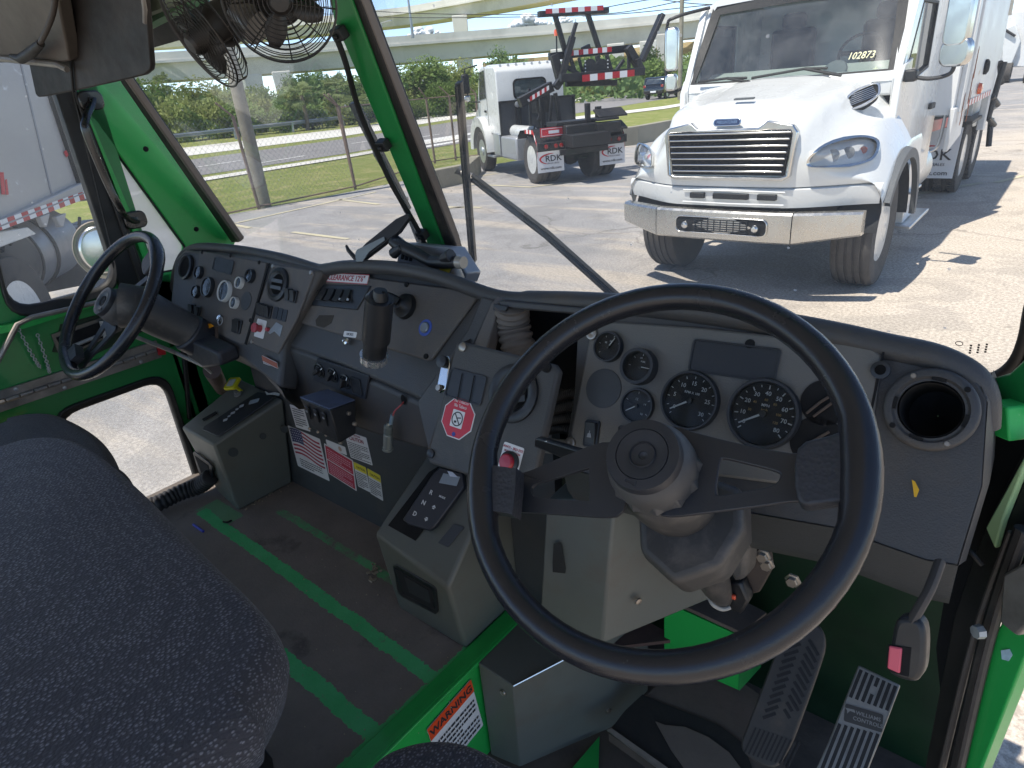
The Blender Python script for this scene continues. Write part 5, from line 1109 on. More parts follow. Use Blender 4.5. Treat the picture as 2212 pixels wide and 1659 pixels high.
# centre post: green with black rubber each side
def postpoly(name,px,m,off,t,bev=.003): return MB().prism([WS.off(off)(*p) for p in px],WSn*-t).build(name,m,CAB,bevel=bev)
postpoly('centre_post',((700,-60),(735,-60),(955,523),(968,560),(930,560),(915,500),(720,40)),green,.02,.03)
postpoly('post_rubber',((733,-60),(752,-60),(978,525),(992,575),(968,570),(950,523)),sealm,.014,.03); postpoly('post_edge',((752,-60),(757,-60),(984,525),(998,580),(990,578),(977,525)),mat('brown_trim','#6b625c',.5,.2,var=.2),.010,.02)
W4=WS.off(.04)
MB().tube(smooth_loop([W4(722,70),W4(745,130),W4(775,235),W4(815,330),W4(850,405),W4(905,500),W4(950,600)],8,False),.006,8).build('wiring_loom',blkp,CAB)
for p in ((733,72),(828,313),(912,506)): m=MB(mat4((1,0,0),WSn.cross(Vector((1,0,0))),WSn,WS.off(.035)(*p))); m.box((0,0,0),(.028,.022,.02)); m.lathe([(.006,.01),(.005,.016),(.001,.017)],8); m.build('loom_clip',blkp,CAB,bevel=.003)
# rubber along the left corner post and the top, right-hand curved gasket
postpoly('windshield_seal',((248,150),(268,172),(516,524),(500,524),(262,180)),sealm,.012,.03); postpoly('windshield_seal_edge',((268,172),(272,170),(520,522),(515,524)),MATS['brown_trim'],.012,.02)
rg=smooth_loop([WS(2260,560),WS(2222,640),WS(2205,720),WS(2180,775),WS(2140,803),WS(2100,800)],6,False)
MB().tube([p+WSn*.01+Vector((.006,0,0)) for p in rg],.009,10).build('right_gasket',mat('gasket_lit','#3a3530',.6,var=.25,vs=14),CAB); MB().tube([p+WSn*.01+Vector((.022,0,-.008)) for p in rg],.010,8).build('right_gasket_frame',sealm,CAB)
# header and ceiling strip
HD=Pl((0,.80,2.2),(0,-1,-.25))
part('windshield_header',[Vector((XL,.86,2.235)),Vector((.15,.86,2.235)),Vector((.15,.76,2.40)),Vector((XL,.76,2.40))],(0,.05,0),green)
part('header_rubber',[WX(XL,2.155)+WSn*.01,WX(xpost,2.175)+WSn*.01,WX(xpost,2.20)+WSn*.01,WX(XL,2.24)+WSn*.01],WSn*-.02,sealm)
MB().box((-1.15,-.02,2.42),(2.56,1.70,.03)).build('roof',mat('roof_lining','#b4b6ae',.8,var=.1,vs=3),CAB,smooth=0)
part('header_beam',[HD(325,75)+Vector((0,-.05,0)),HD(640,-80)+Vector((0,-.05,0)),HD(640,-120)+Vector((0,-.05,0)),HD(300,10)+Vector((0,-.05,0)),HD(300,85)+Vector((0,-.05,0))],(0,.03,0),mat('green_header','#2f7a48',.6,var=.3,vs=10,dirt='#8a8478',dv=.45))
part('ceiling_panel',[HD(322,60)+Vector((0,-.08,0)),HD(540,-20)+Vector((0,-.08,0)),HD(540,-80)+Vector((0,-.08,0)),HD(320,-60)+Vector((0,-.08,0))],(0,.02,0),mat('ceiling_panel','#6f7a66',.8,var=.3,vs=10,dirt='#4a4438',dv=.5))
# ---- right-hand door frame seen at the edge
RP=Pl((.03,.95,1.0),(-.7,-.7,0))
def rp(name,px,m,t=.02,off=0,bev=.003): return MB().prism([RP.off(off)(*p) for p in px],RP.n*-t).build(name,m,CAB,bevel=bev)
rp('right_corner_panel',((2128,822),(2180,806),(2214,774),(2240,740),(2240,900),(2128,905)),green,.03,-.03); 
rp('right_dark_gap',((2105,890),(2240,860),(2240,1080),(2150,1150),(2090,1659),(2050,1700),(2020,1400)),dark,.01,-.05)
for nm,px_,o in (('frame_block',((2133,865),(2175,880),(2180,955),(2131,935)),-.0),):
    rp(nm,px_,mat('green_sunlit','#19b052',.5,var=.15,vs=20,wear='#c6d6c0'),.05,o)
rp('door_edge_strip',((2212,985),(2228,965),(2165,1125),(2148,1185),(2128,1140)),mat('sunlit_green_seal','#9fbf8a',.5,var=.2,vs=15),.01,0)  # sunlight on the seal edge put into its paler green
rp('door_pillar',((2175,1040),(2228,940),(2240,1180),(2140,1330),(2056,1680),(1985,1720),(2060,1330),(2110,1180)),mat('black_pillar','#131211',.55,var=.3,vs=10,dirt='#2c2724',dv=.45),.02,-.01)
for a,b,mm,w in (((2206,1140),(2058,1680),sealm,.008),((2186,1150),(2030,1680),mat('seal_grey','#4b4540',.6,var=.3,vs=20),.005),((2216,1150),(2068,1690),MATS['seal_grey'],.006)):
    R1=RP.off(.012); A=R1(*a); B=R1(*b); C_=R1((a[0]+b[0])/2-2,(a[1]+b[1])/2-40); MB().tube(smooth_loop([A,C_,B],6,False),w,8).build('door_seal',mm,CAB)
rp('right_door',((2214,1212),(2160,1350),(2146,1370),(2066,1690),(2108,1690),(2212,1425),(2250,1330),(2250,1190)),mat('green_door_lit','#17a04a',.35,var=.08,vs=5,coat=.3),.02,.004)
rp('door_decal',((2162,1405),(2180,1402),(2186,1415),(2178,1428),(2164,1424)),mat('faded_decal','#a9c6cf',.6,var=.3,vs=120),.001,.006,0)
hg=rp('door_hinge',((2165,1240),(2240,1200),(2240,1330),(2195,1375),(2158,1345)),weath_al,.03,.03,.004); m=MB(mat4((.7,-.7,0),(0,0,1),(-.7,-.7,0),RP(2180,1355)+RP.n*.04)); m.lathe([(.010,0),(.009,.01),(.001,.011)],8); m.build('hinge_bolt',galv,hg)
MB().tube(smooth_loop([RP(2110,1135)+RP.n*.02,RP(2125,1170)+RP.n*.03,RP(2145,1190)+RP.n*.03,RP(2150,1215)+RP.n*.02],6,False),.004,8).build('door_cable',blkp,CAB)
# ---- sticky labels: small sheets with lines of print
dcw=mat('decal_white','#d6d3d0',.45,var=.05,vs=20,dirt='#aaa39b',dv=.55); dcr=mat('decal_red','#b3243a',.45,var=.1,vs=20); dcy=mat('decal_yellow','#d8c63a',.45,var=.1,vs=20); dco=mat('decal_orange','#d94a22',.45,var=.1,vs=20); prk=mat('decal_print','#26262a',.6,var=.1); prr=mat('decal_print_red','#8e2434',.6,var=.1)
def fit(F,pts):                                      # frame + size from 4 sheet points on a plane
    a,b,c,d=[F(*p) for p in pts]; u=(b-a+c-d)/2; v=(a-d+b-c)/2; n_=u.cross(v).normalized(); w=u.length; u.normalize(); v=n_.cross(u); h=abs((a-d+b-c).dot(v))/2; o=(a+b+c+d)/4
    return mat4(u,v,n_,o),w,h
def prints(M,w,h,par,lines,m=None,name='print',size=None,seed=1,gaps=True):
    """rows of small illegible print: many short word bars"""
    r=random.Random(seed); mb=MB(M); 
    for i in range(lines):
        y=h/2-h*(i+.5)/lines; x=-w/2; th=h/lines*.22
        end=w/2 if i%4<3 else w*.1
        while x<end:
            L=r.uniform(.03,.11)*w; L=min(L,end-x)
            mb.add([(x,y-th,.0004),(x+L,y-th,.0004),(x+L,y+th,.0004),(x,y+th,.0004)],[(0,1,2,3)]); x+=L+w*.018
    return mb.build(name,m or prk,par,smooth=0)
def decal(name,F,pts,m,par,off=.0012,label=None,r=.003):
    M,w,h=fit(F,pts); M=M@T(0,0,off); o=MB(M).prism(rrect(w,h,min(r,w*.2,h*.2),2),(0,0,-.0008)).build(name,m,par,smooth=0)
    if label: o['label']=label
    return o,M,w,h
RF=lambda x,y: PX(-.864,x,y)
# warning decal on the well side: edges run with the floor edge
a,b,c,d=RF(912,1600),RF(1012,1468),RF(1038,1560),RF(985,1650)
wd,M,w,h=decal('warning_decal',RF,((915,1580),(1018,1464),(1040,1568),(960,1668)),dcw,CAB,.002,'white and orange warning sticker on the green step side')
MB(M@T(0,h*.38,.0012)).prism([(-w/2,-h*.12),(w/2,-h*.12),(w/2,h*.12),(-w/2,h*.12)],(0,0,.0004)).build('warning_band',dco,wd,smooth=0)
MB(M).text('WARNING',h*.17,M@T(0,h*.37,.0022),.0003,bold=.02,sx=.95).build('warning_lettering',prk,wd,smooth=0)
prints(M@T(0,-h*.15,.001),w*.9,h*.62,wd,7,seed=4)
# =====================================================================  DASHBOARD
def leath(name,a,b,rough=.55,bs=420,bst=.25,dirt=None,dv=.55,scale=3):
    n=NT(name); c=n.mix(n.noise(scale,6,.6),srgb(a),srgb(b))
    if dirt: c=n.mix(n.math('MULTIPLY',n.ramp(n.noise(scale*1.6,8,.68,None,.4),dv-.05,dv+.16),.8),c,srgb(dirt))
    sc=n.ramp(n.noise(scale*22,5,.8,None,2.5),.69,.71); c=n.mix(n.math('MULTIPLY',sc,.25),c,srgb('#8a8a8a'))
    v=n.node('ShaderNodeTexVoronoi'); v.inputs['Scale'].default_value=bs; n.l(n.tc.outputs['Object'],v.inputs['Vector']); n.bump(n.math('ADD',v.outputs['Distance'],n.noise(bs*.3,3)),bst,.0012)
    r=n.math('MULTIPLY_ADD',n.noise(scale*4,5,.6),.25,rough-.12); MATS[name]=n.fin(c,r,0,.45); return MATS[name]
dashm=leath('dash_soft','#383838','#474646',.5,dirt='#4f473f',dv=.55); platem=leath('dash_plate','#4e4a47','#625d59',.62,dirt='#6b6055',dv=.52); platem2=leath('dash_plate_grey','#5b5955','#6d6a65',.6,bs=500,dirt='#6f675c',dv=.58)
boxm=leath('grey_green_panel','#51544e','#676962',.45,bs=600,bst=.08,dirt='#5d574d',dv=.55); under=leath('lower_wall','#35383a','#434646',.55,dirt='#504a44',dv=.6)
gl_dial=winglass('dial_glass',(.94,.95,.95),-.3,.02); dialm=mat('dial_black','#15171a',.4,var=.1); dialw=mat('dial_white','#d4d6d4',.5,var=.03); dialy=mat('dial_amber','#b3935a',.5,var=.05); ringm=mat('bezel_black','#24272b',.4,var=.15,vs=30); scrm=mat('screw_steel','#9a938a',.35,.8,var=.3,vs=80)
swm=mat('switch_black','#1b1d20',.42,var=.15,vs=40,dirt='#3a3734',dv=.5)
DASH=thing('dashboard','long dark grey dashboard under the windshield with gauges, vents and switches at both ends','dashboard',(-1.15,.9,1.5))
DF=Pl((0,.93,1.63),(0,-1,.532)); n_df=DF.n
def dfz(z): return .93-.532*(1.63-z)
# padded lip following the top edge
lip_px=[(372,640),(378,585),(392,548),(412,532),(440,527),(500,531),(560,540),(620,553),(675,570),(700,574),(740,568),(800,567),(860,571),(920,582),(980,600),(1040,622),(1085,634),(1140,638),(1230,640),(1330,645),(1450,655),(1560,668),(1680,686),(1800,708),(1920,735),(2010,754),(2070,778),(2110,808),(2128,850),(2128,905)]
def lipy(x): return .955
LP_=[PY(.945,x,y) for x,y in lip_px]
rr_=[.016]*len(LP_); 
for i,(x,y) in enumerate(lip_px): rr_[i]=.014 if x<700 else (.016 if x<1100 else .019)
L2_=smooth_loop(LP_,4,False); r2=[rr_[min(len(rr_)-1,i//4)] for i in range(len(L2_))]
MB().tube([p-Vector((0,0,.010)) for p in L2_],r2,14).build('padded_lip',dashm,DASH,smooth=60)
# top skin behind the lip, sloping down to the glass
rows=[[p-Vector((0,0,.004)),p+Vector((0,.14,-.07)),p+Vector((0,.29,-.17))] for p in L2_[12:-8]]
MB().grid(rows).build('top_skin',dashm,DASH)
def panel(name,px,m,F=DF,off=0,t=.02,bev=.004,par=None,seg=2,**k): return MB().prism([F.off(off)(x,y) for x,y in px],F.n*-t).build(name,m,par or DASH,bevel=bev,seg=seg,**k)
# --- moulded faces (left bay, right bay) with real depth
def bay(name,px,m,F,depth=.06,bev=.012): return MB().prism([F(x,y) for x,y in px],F.n*-depth).build(name,m,DASH,bevel=bev,seg=3)
bay('left_face',((376,560),(398,538),(560,548),(695,582),(612,745),(603,840),(480,742),(402,712),(366,668)),dashm,DF)
RB=Pl(DF.p-DF.n*.004,DF.n)
def holed_face(name,px,m_,F,cpx,r,depth):
    C=F(*cpx); u=Vector((1,0,0)); v=F.n.cross(u).normalized(); P=[((F(*p)-C).dot(u),(F(*p)-C).dot(v)) for p in px]
    A=sorted([math.atan2(y,x)%(2*math.pi) for x,y in P]+[2*math.pi*k/48+.01 for k in range(48)]); O=[];I=[]
    for a in A:
        dx,dy=math.cos(a),math.sin(a); best=9
        for (x0,y0),(x1,y1) in zip(P,P[1:]+P[:1]):
            ex,ey=x1-x0,y1-y0; D=dx*ey-dy*ex
            if abs(D)<1e-12: continue
            t=(x0*ey-y0*ex)/D; s_=(x0*dy-y0*dx)/D
            if t>0 and -1e-6<=s_<=1+1e-6: best=min(best,t)
        O.append(C+u*dx*best+v*dy*best); I.append(C+u*dx*r+v*dy*r)
    return MB().ring(O,I,F.n*-depth).build(name,m_,DASH,bevel=.010,seg=2)
holed_face('right_face',((1250,665),(1500,668),(1700,700),(1960,755),(2095,800),(2134,860),(2122,1050),(2068,1222),(2000,1212),(1800,1140),(1600,1105),(1215,1010),(1240,850)),dashm,RB,(2010,885),.038,.05)
# right lower roll under the face
lr=[RB(x,y) for x,y in ((1215,1010),(1600,1105),(1800,1140),(2000,1210),(2070,1222))]
rows=[[p+n_df*.002,p+Vector((0,.004,-.02)),p+Vector((0,.012,-.055)),p+Vector((0,.03,-.085)),p+Vector((0,.12,-.10))] for p in lr]
MB().grid(rows).build('right_lower_roll',leath('lower_roll','#2f3132','#3b3d3d',.5,dirt='#4f4a44',dv=.6),DASH,smooth=70)
# right end return
e=[RB(2120,835),RB(2134,870),RB(2122,1050),RB(2070,1222)]
MB().grid([[p,p+Vector((.006,.03,-.01)),p+Vector((.004,.14,-.03))] for p in e]).build('right_end_cap',dashm,DASH)
# --- near instrument plate
Q=Pl(DF.p+n_df*.006,n_df)
NP=panel('instrument_plate',((1277,706),(1303,693),(1500,706),(1880,746),(1905,768),(1890,880),(1868,1000),(1800,1060),(1400,1010),(1228,985),(1226,965)),platem2,Q,0,.012,.004)
for p in ((1280,722),(1233,957)): m=MB(Q.fr(*p)); m.lathe([(.011,0),(.010,.005),(.006,.006),(.001,.004)],16); m.build('screw',scrm,NP)
m=MB(Q.fr(1620,743)); m.lathe([(.0075,.0),(.007,.002),(.001,.002)],14); m.build('screw_hole',dark,NP); m=MB(Q.fr(1903,800)); m.lathe([(.012,.0),(.012,.006),(.007,.007),(.007,.002),(.001,.002)],16); m.build('grommet',ringm,NP)
m=MB(Q.fr(1903,800)); m.lathe([(.0068,.0075),(.001,.0075)],12); m.build('screw_hole',dark,NP)
def recess(F,pts,name,m,par,off=.0015,r=.004,rim=True):
    M,w,h=fit(F,pts); o=MB(M@T(0,0,off)).prism(rrect(w,h,r,3),(0,0,-.002)).build(name,m,par,smooth=0)
    if rim: MB(M@T(0,0,off+.0006)).ring(rrect(w+.006,h+.006,r+.002,3),rrect(w,h,r,3),(0,0,.0016)).build('panel_rim',ringm,o,bevel=.0006)
    return o
recess(Q,((1500,736),(1684,758),(1672,825),(1493,798)),'display_blank',mat('blank_black','#24272c',.5,var=.15,vs=30),NP)
m=MB(Q.fr(1304,839)); m.lathe([(.034,0),(.034,.0015),(.032,.002),(.001,.002)],32); m.build('blank_cap',mat('cap_grey','#3d4043',.6,var=.1,vs=30),NP)
for c_,rx_ in (((1782,870),.032),((1765,955),.036)):
    m=MB(Q.fr(*c_)); m.lathe([(rx_,.0),(rx_,.0016),(.001,.0016)],36); m.build('open_hole',dark,NP)
    m=MB(Q.fr(*c_,off=.002)); m.tube([(-.02,-.02,.001),(-.005,.0,.003),(.012,.018,.001)],.002,6); m.tube([(-.01,-.022,.001),(.008,-.0,.003),(.02,.012,.001)],.002,6); m.build('loose_wires',mat('wire_dull','#4c4038',.7,var=.3,vs=60),NP)
def gauge(F,c,rpx,par,marks,needle,bez=.14,face=None,nums=(),txts=(),name='gauge',rimm=None,rot=0,deep=.012,sub=()):
    o=F(*c); R=rpx*pxm(o)*1.02; M=F.fr(*c,rot=rot); 
    m=MB(M); ri=R*(1-bez); m.lathe([(R,-.006),(R,deep*.6),(R*.97,deep),(ri*1.03,deep),(ri,deep*.7),(ri,.001)],48); g=m.build(name,rimm or ringm,par,smooth=50)
    m=MB(M); m.lathe([(ri,.0015),(.001,.0015)],40); m.build('dial_face',face or dialm,g,smooth=0)
    m=MB(M)
    for a0,a1,n_,l1,w_ in marks:
        for k in range(n_):
            a=R_(a0+(a1-a0)*k/(n_-1)); m.add([(math.cos(a)*r_-math.sin(a)*s_,math.sin(a)*r_+math.cos(a)*s_,.0022) for r_,s_ in ((ri*l1,-w_),(ri*.93,-w_),(ri*.93,w_),(ri*l1,w_))],[(0,1,2,3)])
    if marks: m.build('tick_marks',dialw,g,smooth=0)
    for grp,mm,nm in ((nums,dialw,'numerals'),(sub,dialy,'small_numerals')):
        if grp:
            m=MB(M)
            for t_,a,rr,s_ in grp: m.text(t_,s_*ri*1.15,M@T(math.cos(R_(a))*rr*ri,math.sin(R_(a))*rr*ri,.0022)@Rz(-0),.0002,bold=.008)
            m.build(nm,mm,g,smooth=0)
    if txts:
        m=MB(M)
        for t_,x,y,s_ in txts: m.text(t_,s_*ri,M@T(x*ri,y*ri,.0022),.0002,bold=.01)
        m.build('dial_lettering',dialw,g,smooth=0)
    if needle is not None:
        m=MB(M@Rz(needle)); m.prism([(-.02*ri,-.035*ri),(.82*ri,-.022*ri),(.82*ri,.022*ri),(-.02*ri,.035*ri)],(0,0,.0012),m.M@T(0,0,.005)); nd=m.build('needle',dialw if name!='gauge_amber' else dialy,g,smooth=0); m=MB(M); m.lathe([(.12*ri,.003),(.11*ri,.0075),(.001,.008)],18); m.build('needle_hub',ringm,g)
    m=MB(M); m.lathe([(ri*1.0,deep*.75),(ri*.5,deep*.82),(.001,deep*.84)],32); m.build('dial_glass',gl_dial,g,smooth=80)
    return g
big=((225,-45,17,.86,.0006),(225,-45,7,.80,.0009))
gauge(Q,(1650,894),76,NP,((222,-42,17,.86,.0006),(222,-42,9,.80,.0009)),214,.13,nums=[('0',215,.66,.17),('10',187,.66,.17),('20',152,.66,.17),('30',121,.66,.17),('40',90,.66,.17),('50',57,.66,.17),('60',24,.66,.17),('70',-8,.66,.17),('80',-40,.66,.17)],txts=[('MPH',0,.27,.13)],sub=[('30',175,.46,.10),('40',138,.47,.10),('60',92,.45,.10),('80',52,.46,.10),('100',8,.46,.10),('120',-26,.46,.10),('km/h',90,.13,.09)])
gauge(Q,(1492,866),64,NP,((222,-42,13,.84,.0006),),214,.12,nums=[('0',212,.66,.19),('5',170,.66,.19),('10',128,.66,.19),('15',90,.66,.19),('20',50,.66,.19),('25',8,.66,.19),('30',-38,.66,.19)],txts=[('RPM X 100',0,.30,.13)])
gauge(Q,(1317,750),33,NP,((215,-20,6,.80,.0005),),62,.15,txts=[('40',-.35,.3,.2),('100',.05,.45,.16)],name='gauge')
gauge(Q,(1385,793),39,NP,((180,0,5,.78,.0005),),0,.22,txts=[('FUEL',.1,.38,.16),('1/2',-.1,.62,.15)],deep=.020)
gauge(Q,(1378,877),38,NP,((160,-30,4,.78,.0005),),215,.14,face=mat('dial_dim','#33353a',.5,var=.1),txts=[('12',-.15,.42,.22),('14',.48,.2,.2),('16',.4,-.45,.2)],deep=.008)
def rocker(F,pts,par,up=True,name='rocker_switch',m_=None,sym=True,h=.010):
    M,w,hh=fit(F,pts); o=MB(M).prism(rrect(w,hh,.004,3),(0,0,.005)).build(name,ringm,par,bevel=.001)
    m=MB(M@T(0,0,.004)); s=1 if up else -1; a=w*.36; b=hh*.42
    P=[(-b,0),(b,0),(b,h*(1.0 if s>0 else .35)),(0,h*.55),(-b,h*(.35 if s>0 else 1.0))]; m.prism([(-a,y,z) for y,z in P],(2*a,0,0)); m.build('rocker',m_ or swm,o,bevel=.001)
    if sym:
        m=MB(M@T(0,-hh*.05,.0105)); m.prism([(-w*.16,-w*.16),(w*.16,-w*.16),(w*.1,w*.1),(-w*.1,w*.1)],(0,0,.0004)); m.tube([(0,w*.05,0),(0,w*.26,0)],w*.03,5); m.build('switch_symbol',mat('symbol_grey','#8f9194',.6,var=.1),o,smooth=0)
    return o
rocker(Q,((1269,906),(1299,910),(1291,968),(1260,963)),NP); rocker(Q,((1340,918),(1368,922),(1362,965),(1334,962)),NP,sym=False)
# round open air duct at the right end
VR=Pl(DF.p+n_df*.003,n_df); vo=VR(2010,885); Mv=VR.fr(2010,885)
m=MB(Mv); m.lathe([(.0535,-.004),(.0535,.005),(.050,.009),(.043,.009),(.040,.004),(.037,.004),(.037,-.02)],56,caps=False); vr=m.build('duct_ring',dashm,DASH,smooth=50)
V2=DF.n; 
# deep duct: a dark ribbed sleeve sunk through the face
m=MB(Mv); prof=[]
for k in range(24): prof+=[(.0375 if k%2 else .0345,-.0055*k+.003)]
m.lathe(prof+[(.001,-.135)],44,caps=False); m.build('duct_hose',mat('duct_dark','#1c1a19',.7,var=.3,vs=30),vr,smooth=30)
for a in (125,45,-55,-140):
    m=MB(Mv@T(.0468*math.cos(R_(a)),.0468*math.sin(R_(a)),.009)); m.lathe([(.0038,0),(.003,.0015),(.001,.0015)],12); m.build('screw',scrm if a in (125,-55) else dark,vr)
for a in (88,180,-8,-100): m=MB(Mv@Rz(a)@T(.040,0,.0055)); m.box((0,0,0),(.005,.016,.005)); m.build('clip_slot',dark,vr,smooth=0)
m=MB(); Y2=VR; m.prism([VR(x,y)+n_df*.002 for x,y in ((1970,1036),(1977,1040),(1986,1058),(1980,1074),(1975,1073),(1973,1055))],n_df*.0006); m.build('yellow_sticker',mat('sticker_yellow','#d9a51a',.5,var=.15,vs=90),DASH,smooth=0)
m=MB(); m.prism([VR(x,y)+n_df*.003 for x,y in ((1908,755),(1913,756),(1878,925),(1872,924))],n_df*.001); m.build('panel_seam',dark,DASH,smooth=0)
# --- open bay with ducting between centre and right bays
part('open_bay_back',[PY(1.06,1050,640),PY(1.06,1290,660),PY(1.06,1260,1000),PY(1.06,1040,900)],(0,.01,0),dark,DASH)
OB=Pl((0,.905,1.6),(0,-1,.4))
panel('bay_frame_left',((1061,652),(1078,650),(1050,760),(1020,752)),platem,OB,0,.03,.003); panel('bay_frame_top',((1075,648),(1300,668),(1300,682),(1080,664)),dashm,OB,0,.03,.003); panel('bay_bracket',((1066,656),(1096,662),(1092,672),(1064,670)),swm,OB,.008,.006,.001)
def hose(name,pts,r,pitch,par,m_,amp=.12,n=18):
    P=smooth_loop(pts,14,False); L=[0]
    for a,b in zip(P[:-1],P[1:]): L.append(L[-1]+(b-a).length)
    k=max(2,int(L[-1]/pitch*6)); Q_=[];R__=[]; j=0
    for i in range(k+1):
        s_=L[-1]*i/k
        while j<len(L)-2 and L[j+1]<s_: j+=1
        t=(s_-L[j])/max(1e-9,L[j+1]-L[j]); Q_.append(P[j].lerp(P[j+1],t)); R__.append(r*(1-amp*(.5-.5*math.cos(2*math.pi*s_/pitch))**1.5))
    return MB().tube(Q_,R__,n).build(name,m_,par,smooth=70)
hm=mat('duct_hose_grey','#6a625b',.7,var=.2,vs=12,dirt='#453e38',dv=.5)
hose('duct_hose',[PY(.93,1105,655),PY(.94,1108,700),PY(.93,1122,760),PY(.93,1135,820),PY(.95,1150,900)],.036,.0155,DASH,hm,.14,24)
for k,(pts) in enumerate((((1180,890),(1215,880),(1250,868)),((1175,915),(1205,905),(1245,900)),((1190,865),(1225,850),(1255,852)),((1178,930),(1210,925),(1238,930)))): hose('wire_conduit',[PY(.92,*p) for p in pts],.011,.005,DASH,mat('conduit_black','#2e2c2b',.6,var=.3,vs=30),.2,10)
for k in range(5): MB().tube(smooth_loop([PY(.93,1195+8*k,830+5*k),PY(.92,1218+4*k,870+3*k),PY(.93,1190+10*k,905+2*k)],6,False),.0035,6).build('loose_wire',blkp,DASH)
panel('bay_floor_plate',((1165,945),(1225,950),(1222,985),(1150,975)),mat('bare_metal','#8a857c',.4,.6,var=.25,vs=20),Pl((0,.9,1.4),(0,-1,.5)),0,.01,.002)
# --- tablet-like side panel in front of the open bay
TP=Pl((0,.79,1.54),(0,-1,.575)); 
TPn=panel('side_panel',((985,738),(1000,738),(1195,786),(1206,800),(1150,1050),(1120,1062),(925,1000),(922,985)),leath('dash_plate_dark','#3d3c3b','#4b4a48',.6,dirt='#6b6259',dv=.58),TP,0,.02,.006,seg=3)
for p,mm in (((1001,750),scrm),((1182,794),dark),((932,980),ringm)): m=MB(TP.fr(*p)); m.lathe([(.009,0),(.009,.004),(.005,.006),(.001,.006)],14); m.build('screw',mm,TPn)
recess(TP,((975,798),(1052,816),(1037,874),(966,852)),'switch_blank',mat('blank_navy','#24282f',.5,var=.1,vs=30),TPn)
for x in (1000,1026): m=MB(); m.prism([TP(x,802+(x-975)*.2)+TP.n*.003,TP(x+1.5,802+(x-975)*.2)+TP.n*.003,TP(x-9,860+(x-975)*.2)+TP.n*.003,TP(x-10.5,860+(x-975)*.2)+TP.n*.003],TP.n*.001); m.build('blank_groove',dark,TPn,smooth=0)
Mr=TP.fr(1110,850); m=MB(Mr); m.lathe([(.052,.0),(.052,.006),(.046,.009),(.036,.008),(.030,.002),(.030,-.01)],44); vt=m.build('round_vent',swm,TPn,smooth=50); m=MB(Mr); m.lathe([(.030,.002),(.001,.002)],30); m.build('vent_throat',dark,vt,smooth=0)
for a in (-.012,.004): m=MB(Mr@Rz(20)); m.box((0,a,.004),(.054,.012,.003)); m.build('vent_blade',swm,vt,bevel=.001)
# octagonal no-smoking sticker
so_=TP.fr(990,903); Rr=48*pxm(TP(990,903)); oc=[(Rr*math.cos(R_(22.5+45*k)),Rr*math.sin(R_(22.5+45*k))) for k in range(8)]
OW=MB(so_).prism(oc,(0,0,.0012)).build('no_smoking_sticker',dcw,TPn,smooth=0); MB(so_@T(0,0,.0012)).prism([(x*.95,y*.95) for x,y in oc],(0,0,.0004)).build('red_field',mat('sticker_red','#c0182b',.4,var=.05,vs=20),OW,smooth=0)
M2=so_@T(0,0,.0018); MB(M2@T(0,-.05*Rr,0)).prism(rrect(Rr*.72,Rr*.78,.001,1),(0,0,.0004)).build('white_square',dcw,OW,smooth=0)
m=MB(M2@T(0,-.05*Rr,.0006)); q=[i*math.pi/16 for i in range(32)]; m.ring([(Rr*.33*math.cos(a),Rr*.33*math.sin(a)) for a in q],[(Rr*.28*math.cos(a),Rr*.28*math.sin(a)) for a in q],(0,0,.0003)); m.build('ban_ring',prk,OW,smooth=0)
m=MB(M2@T(0,-.05*Rr,.0007)@Rz(-50)); m.prism([(-Rr*.3,-Rr*.025),(Rr*.3,-Rr*.025),(Rr*.3,Rr*.025),(-Rr*.3,Rr*.025)],(0,0,.0003)); m.build('ban_bar',prk,OW,smooth=0)
m=MB(M2@T(0,-.05*Rr,.0007)@Rz(12)); m.prism([(-Rr*.02,Rr*.02),(Rr*.22,Rr*.02),(Rr*.22,Rr*.07),(-Rr*.02,Rr*.07)],(0,0,.0003)); m.prism([(-Rr*.18,-Rr*.17),(-Rr*.04,-Rr*.17),(-Rr*.04,-Rr*.07),(-Rr*.18,-Rr*.07)],(0,0,.0003)); m.build('pictogram',prk,OW,smooth=0)
m=MB(M2); m.text('No Tobacco',Rr*.21,M2@T(0,Rr*.74,0),.0002,sx=.8); m.text('No Tabaco',Rr*.21,M2@T(0,Rr*.53,0),.0002,sx=.8); m.build('sticker_lettering',dcw,OW,smooth=0); MB(M2@T(0,-Rr*.75,0)).lathe([(Rr*.1,0),(Rr*.1,.0004),(.001,.0004)],16).build('sticker_seal',mat('seal_blue','#2a3c8a',.5,var=.1),OW,smooth=0)
# 3rd eye brake button label
ed,M,w,h=decal('button_label',TP,((1088,952),(1130,968),(1122,1030),(1078,1014)),dcw,TPn,.0015)
m=MB(M); m.text('AWTI - 3RD EYE',w*.135,M@T(0,h*.36,.0005),.0002,bold=.02); m.text('BRAKING SYSTEM',w*.10,M@T(0,h*.22,.0005),.0002,bold=.005); m.build('label_lettering',mat('label_red_print','#a6303c',.6,var=.05),ed,smooth=0)
m=MB(M@T(.001,-h*.12,0)); m.lathe([(.019,0),(.019,.006),(.015,.009),(.0145,.006)],28); bz=m.build('button_bezel',ringm,ed); m=MB(M@T(.001,-h*.12,.004)); m.lathe([(.0145,0),(.0145,.009),(.012,.012),(.001,.013)],28); m.build('red_button',mat('button_red','#a01626',.35,var=.1,coat=.3),ed)
# chrome latch by the side panel
LT_=panel('latch_plate',((955,770),(968,768),(972,790),(962,842),(948,850),(941,840)),chrome_d,TP,-.012,.006,.003); m=MB(TP.fr(960,782,off=-.01)); m.lathe([(.012,0),(.012,.01),(.001,.012)],12); m.build('latch_knob',swm,LT_); m=MB(TP.fr(950,838,off=-.01)); m.lathe([(.007,0),(.006,.006),(.001,.006)],10); m.build('latch_screw',scrm,LT_)

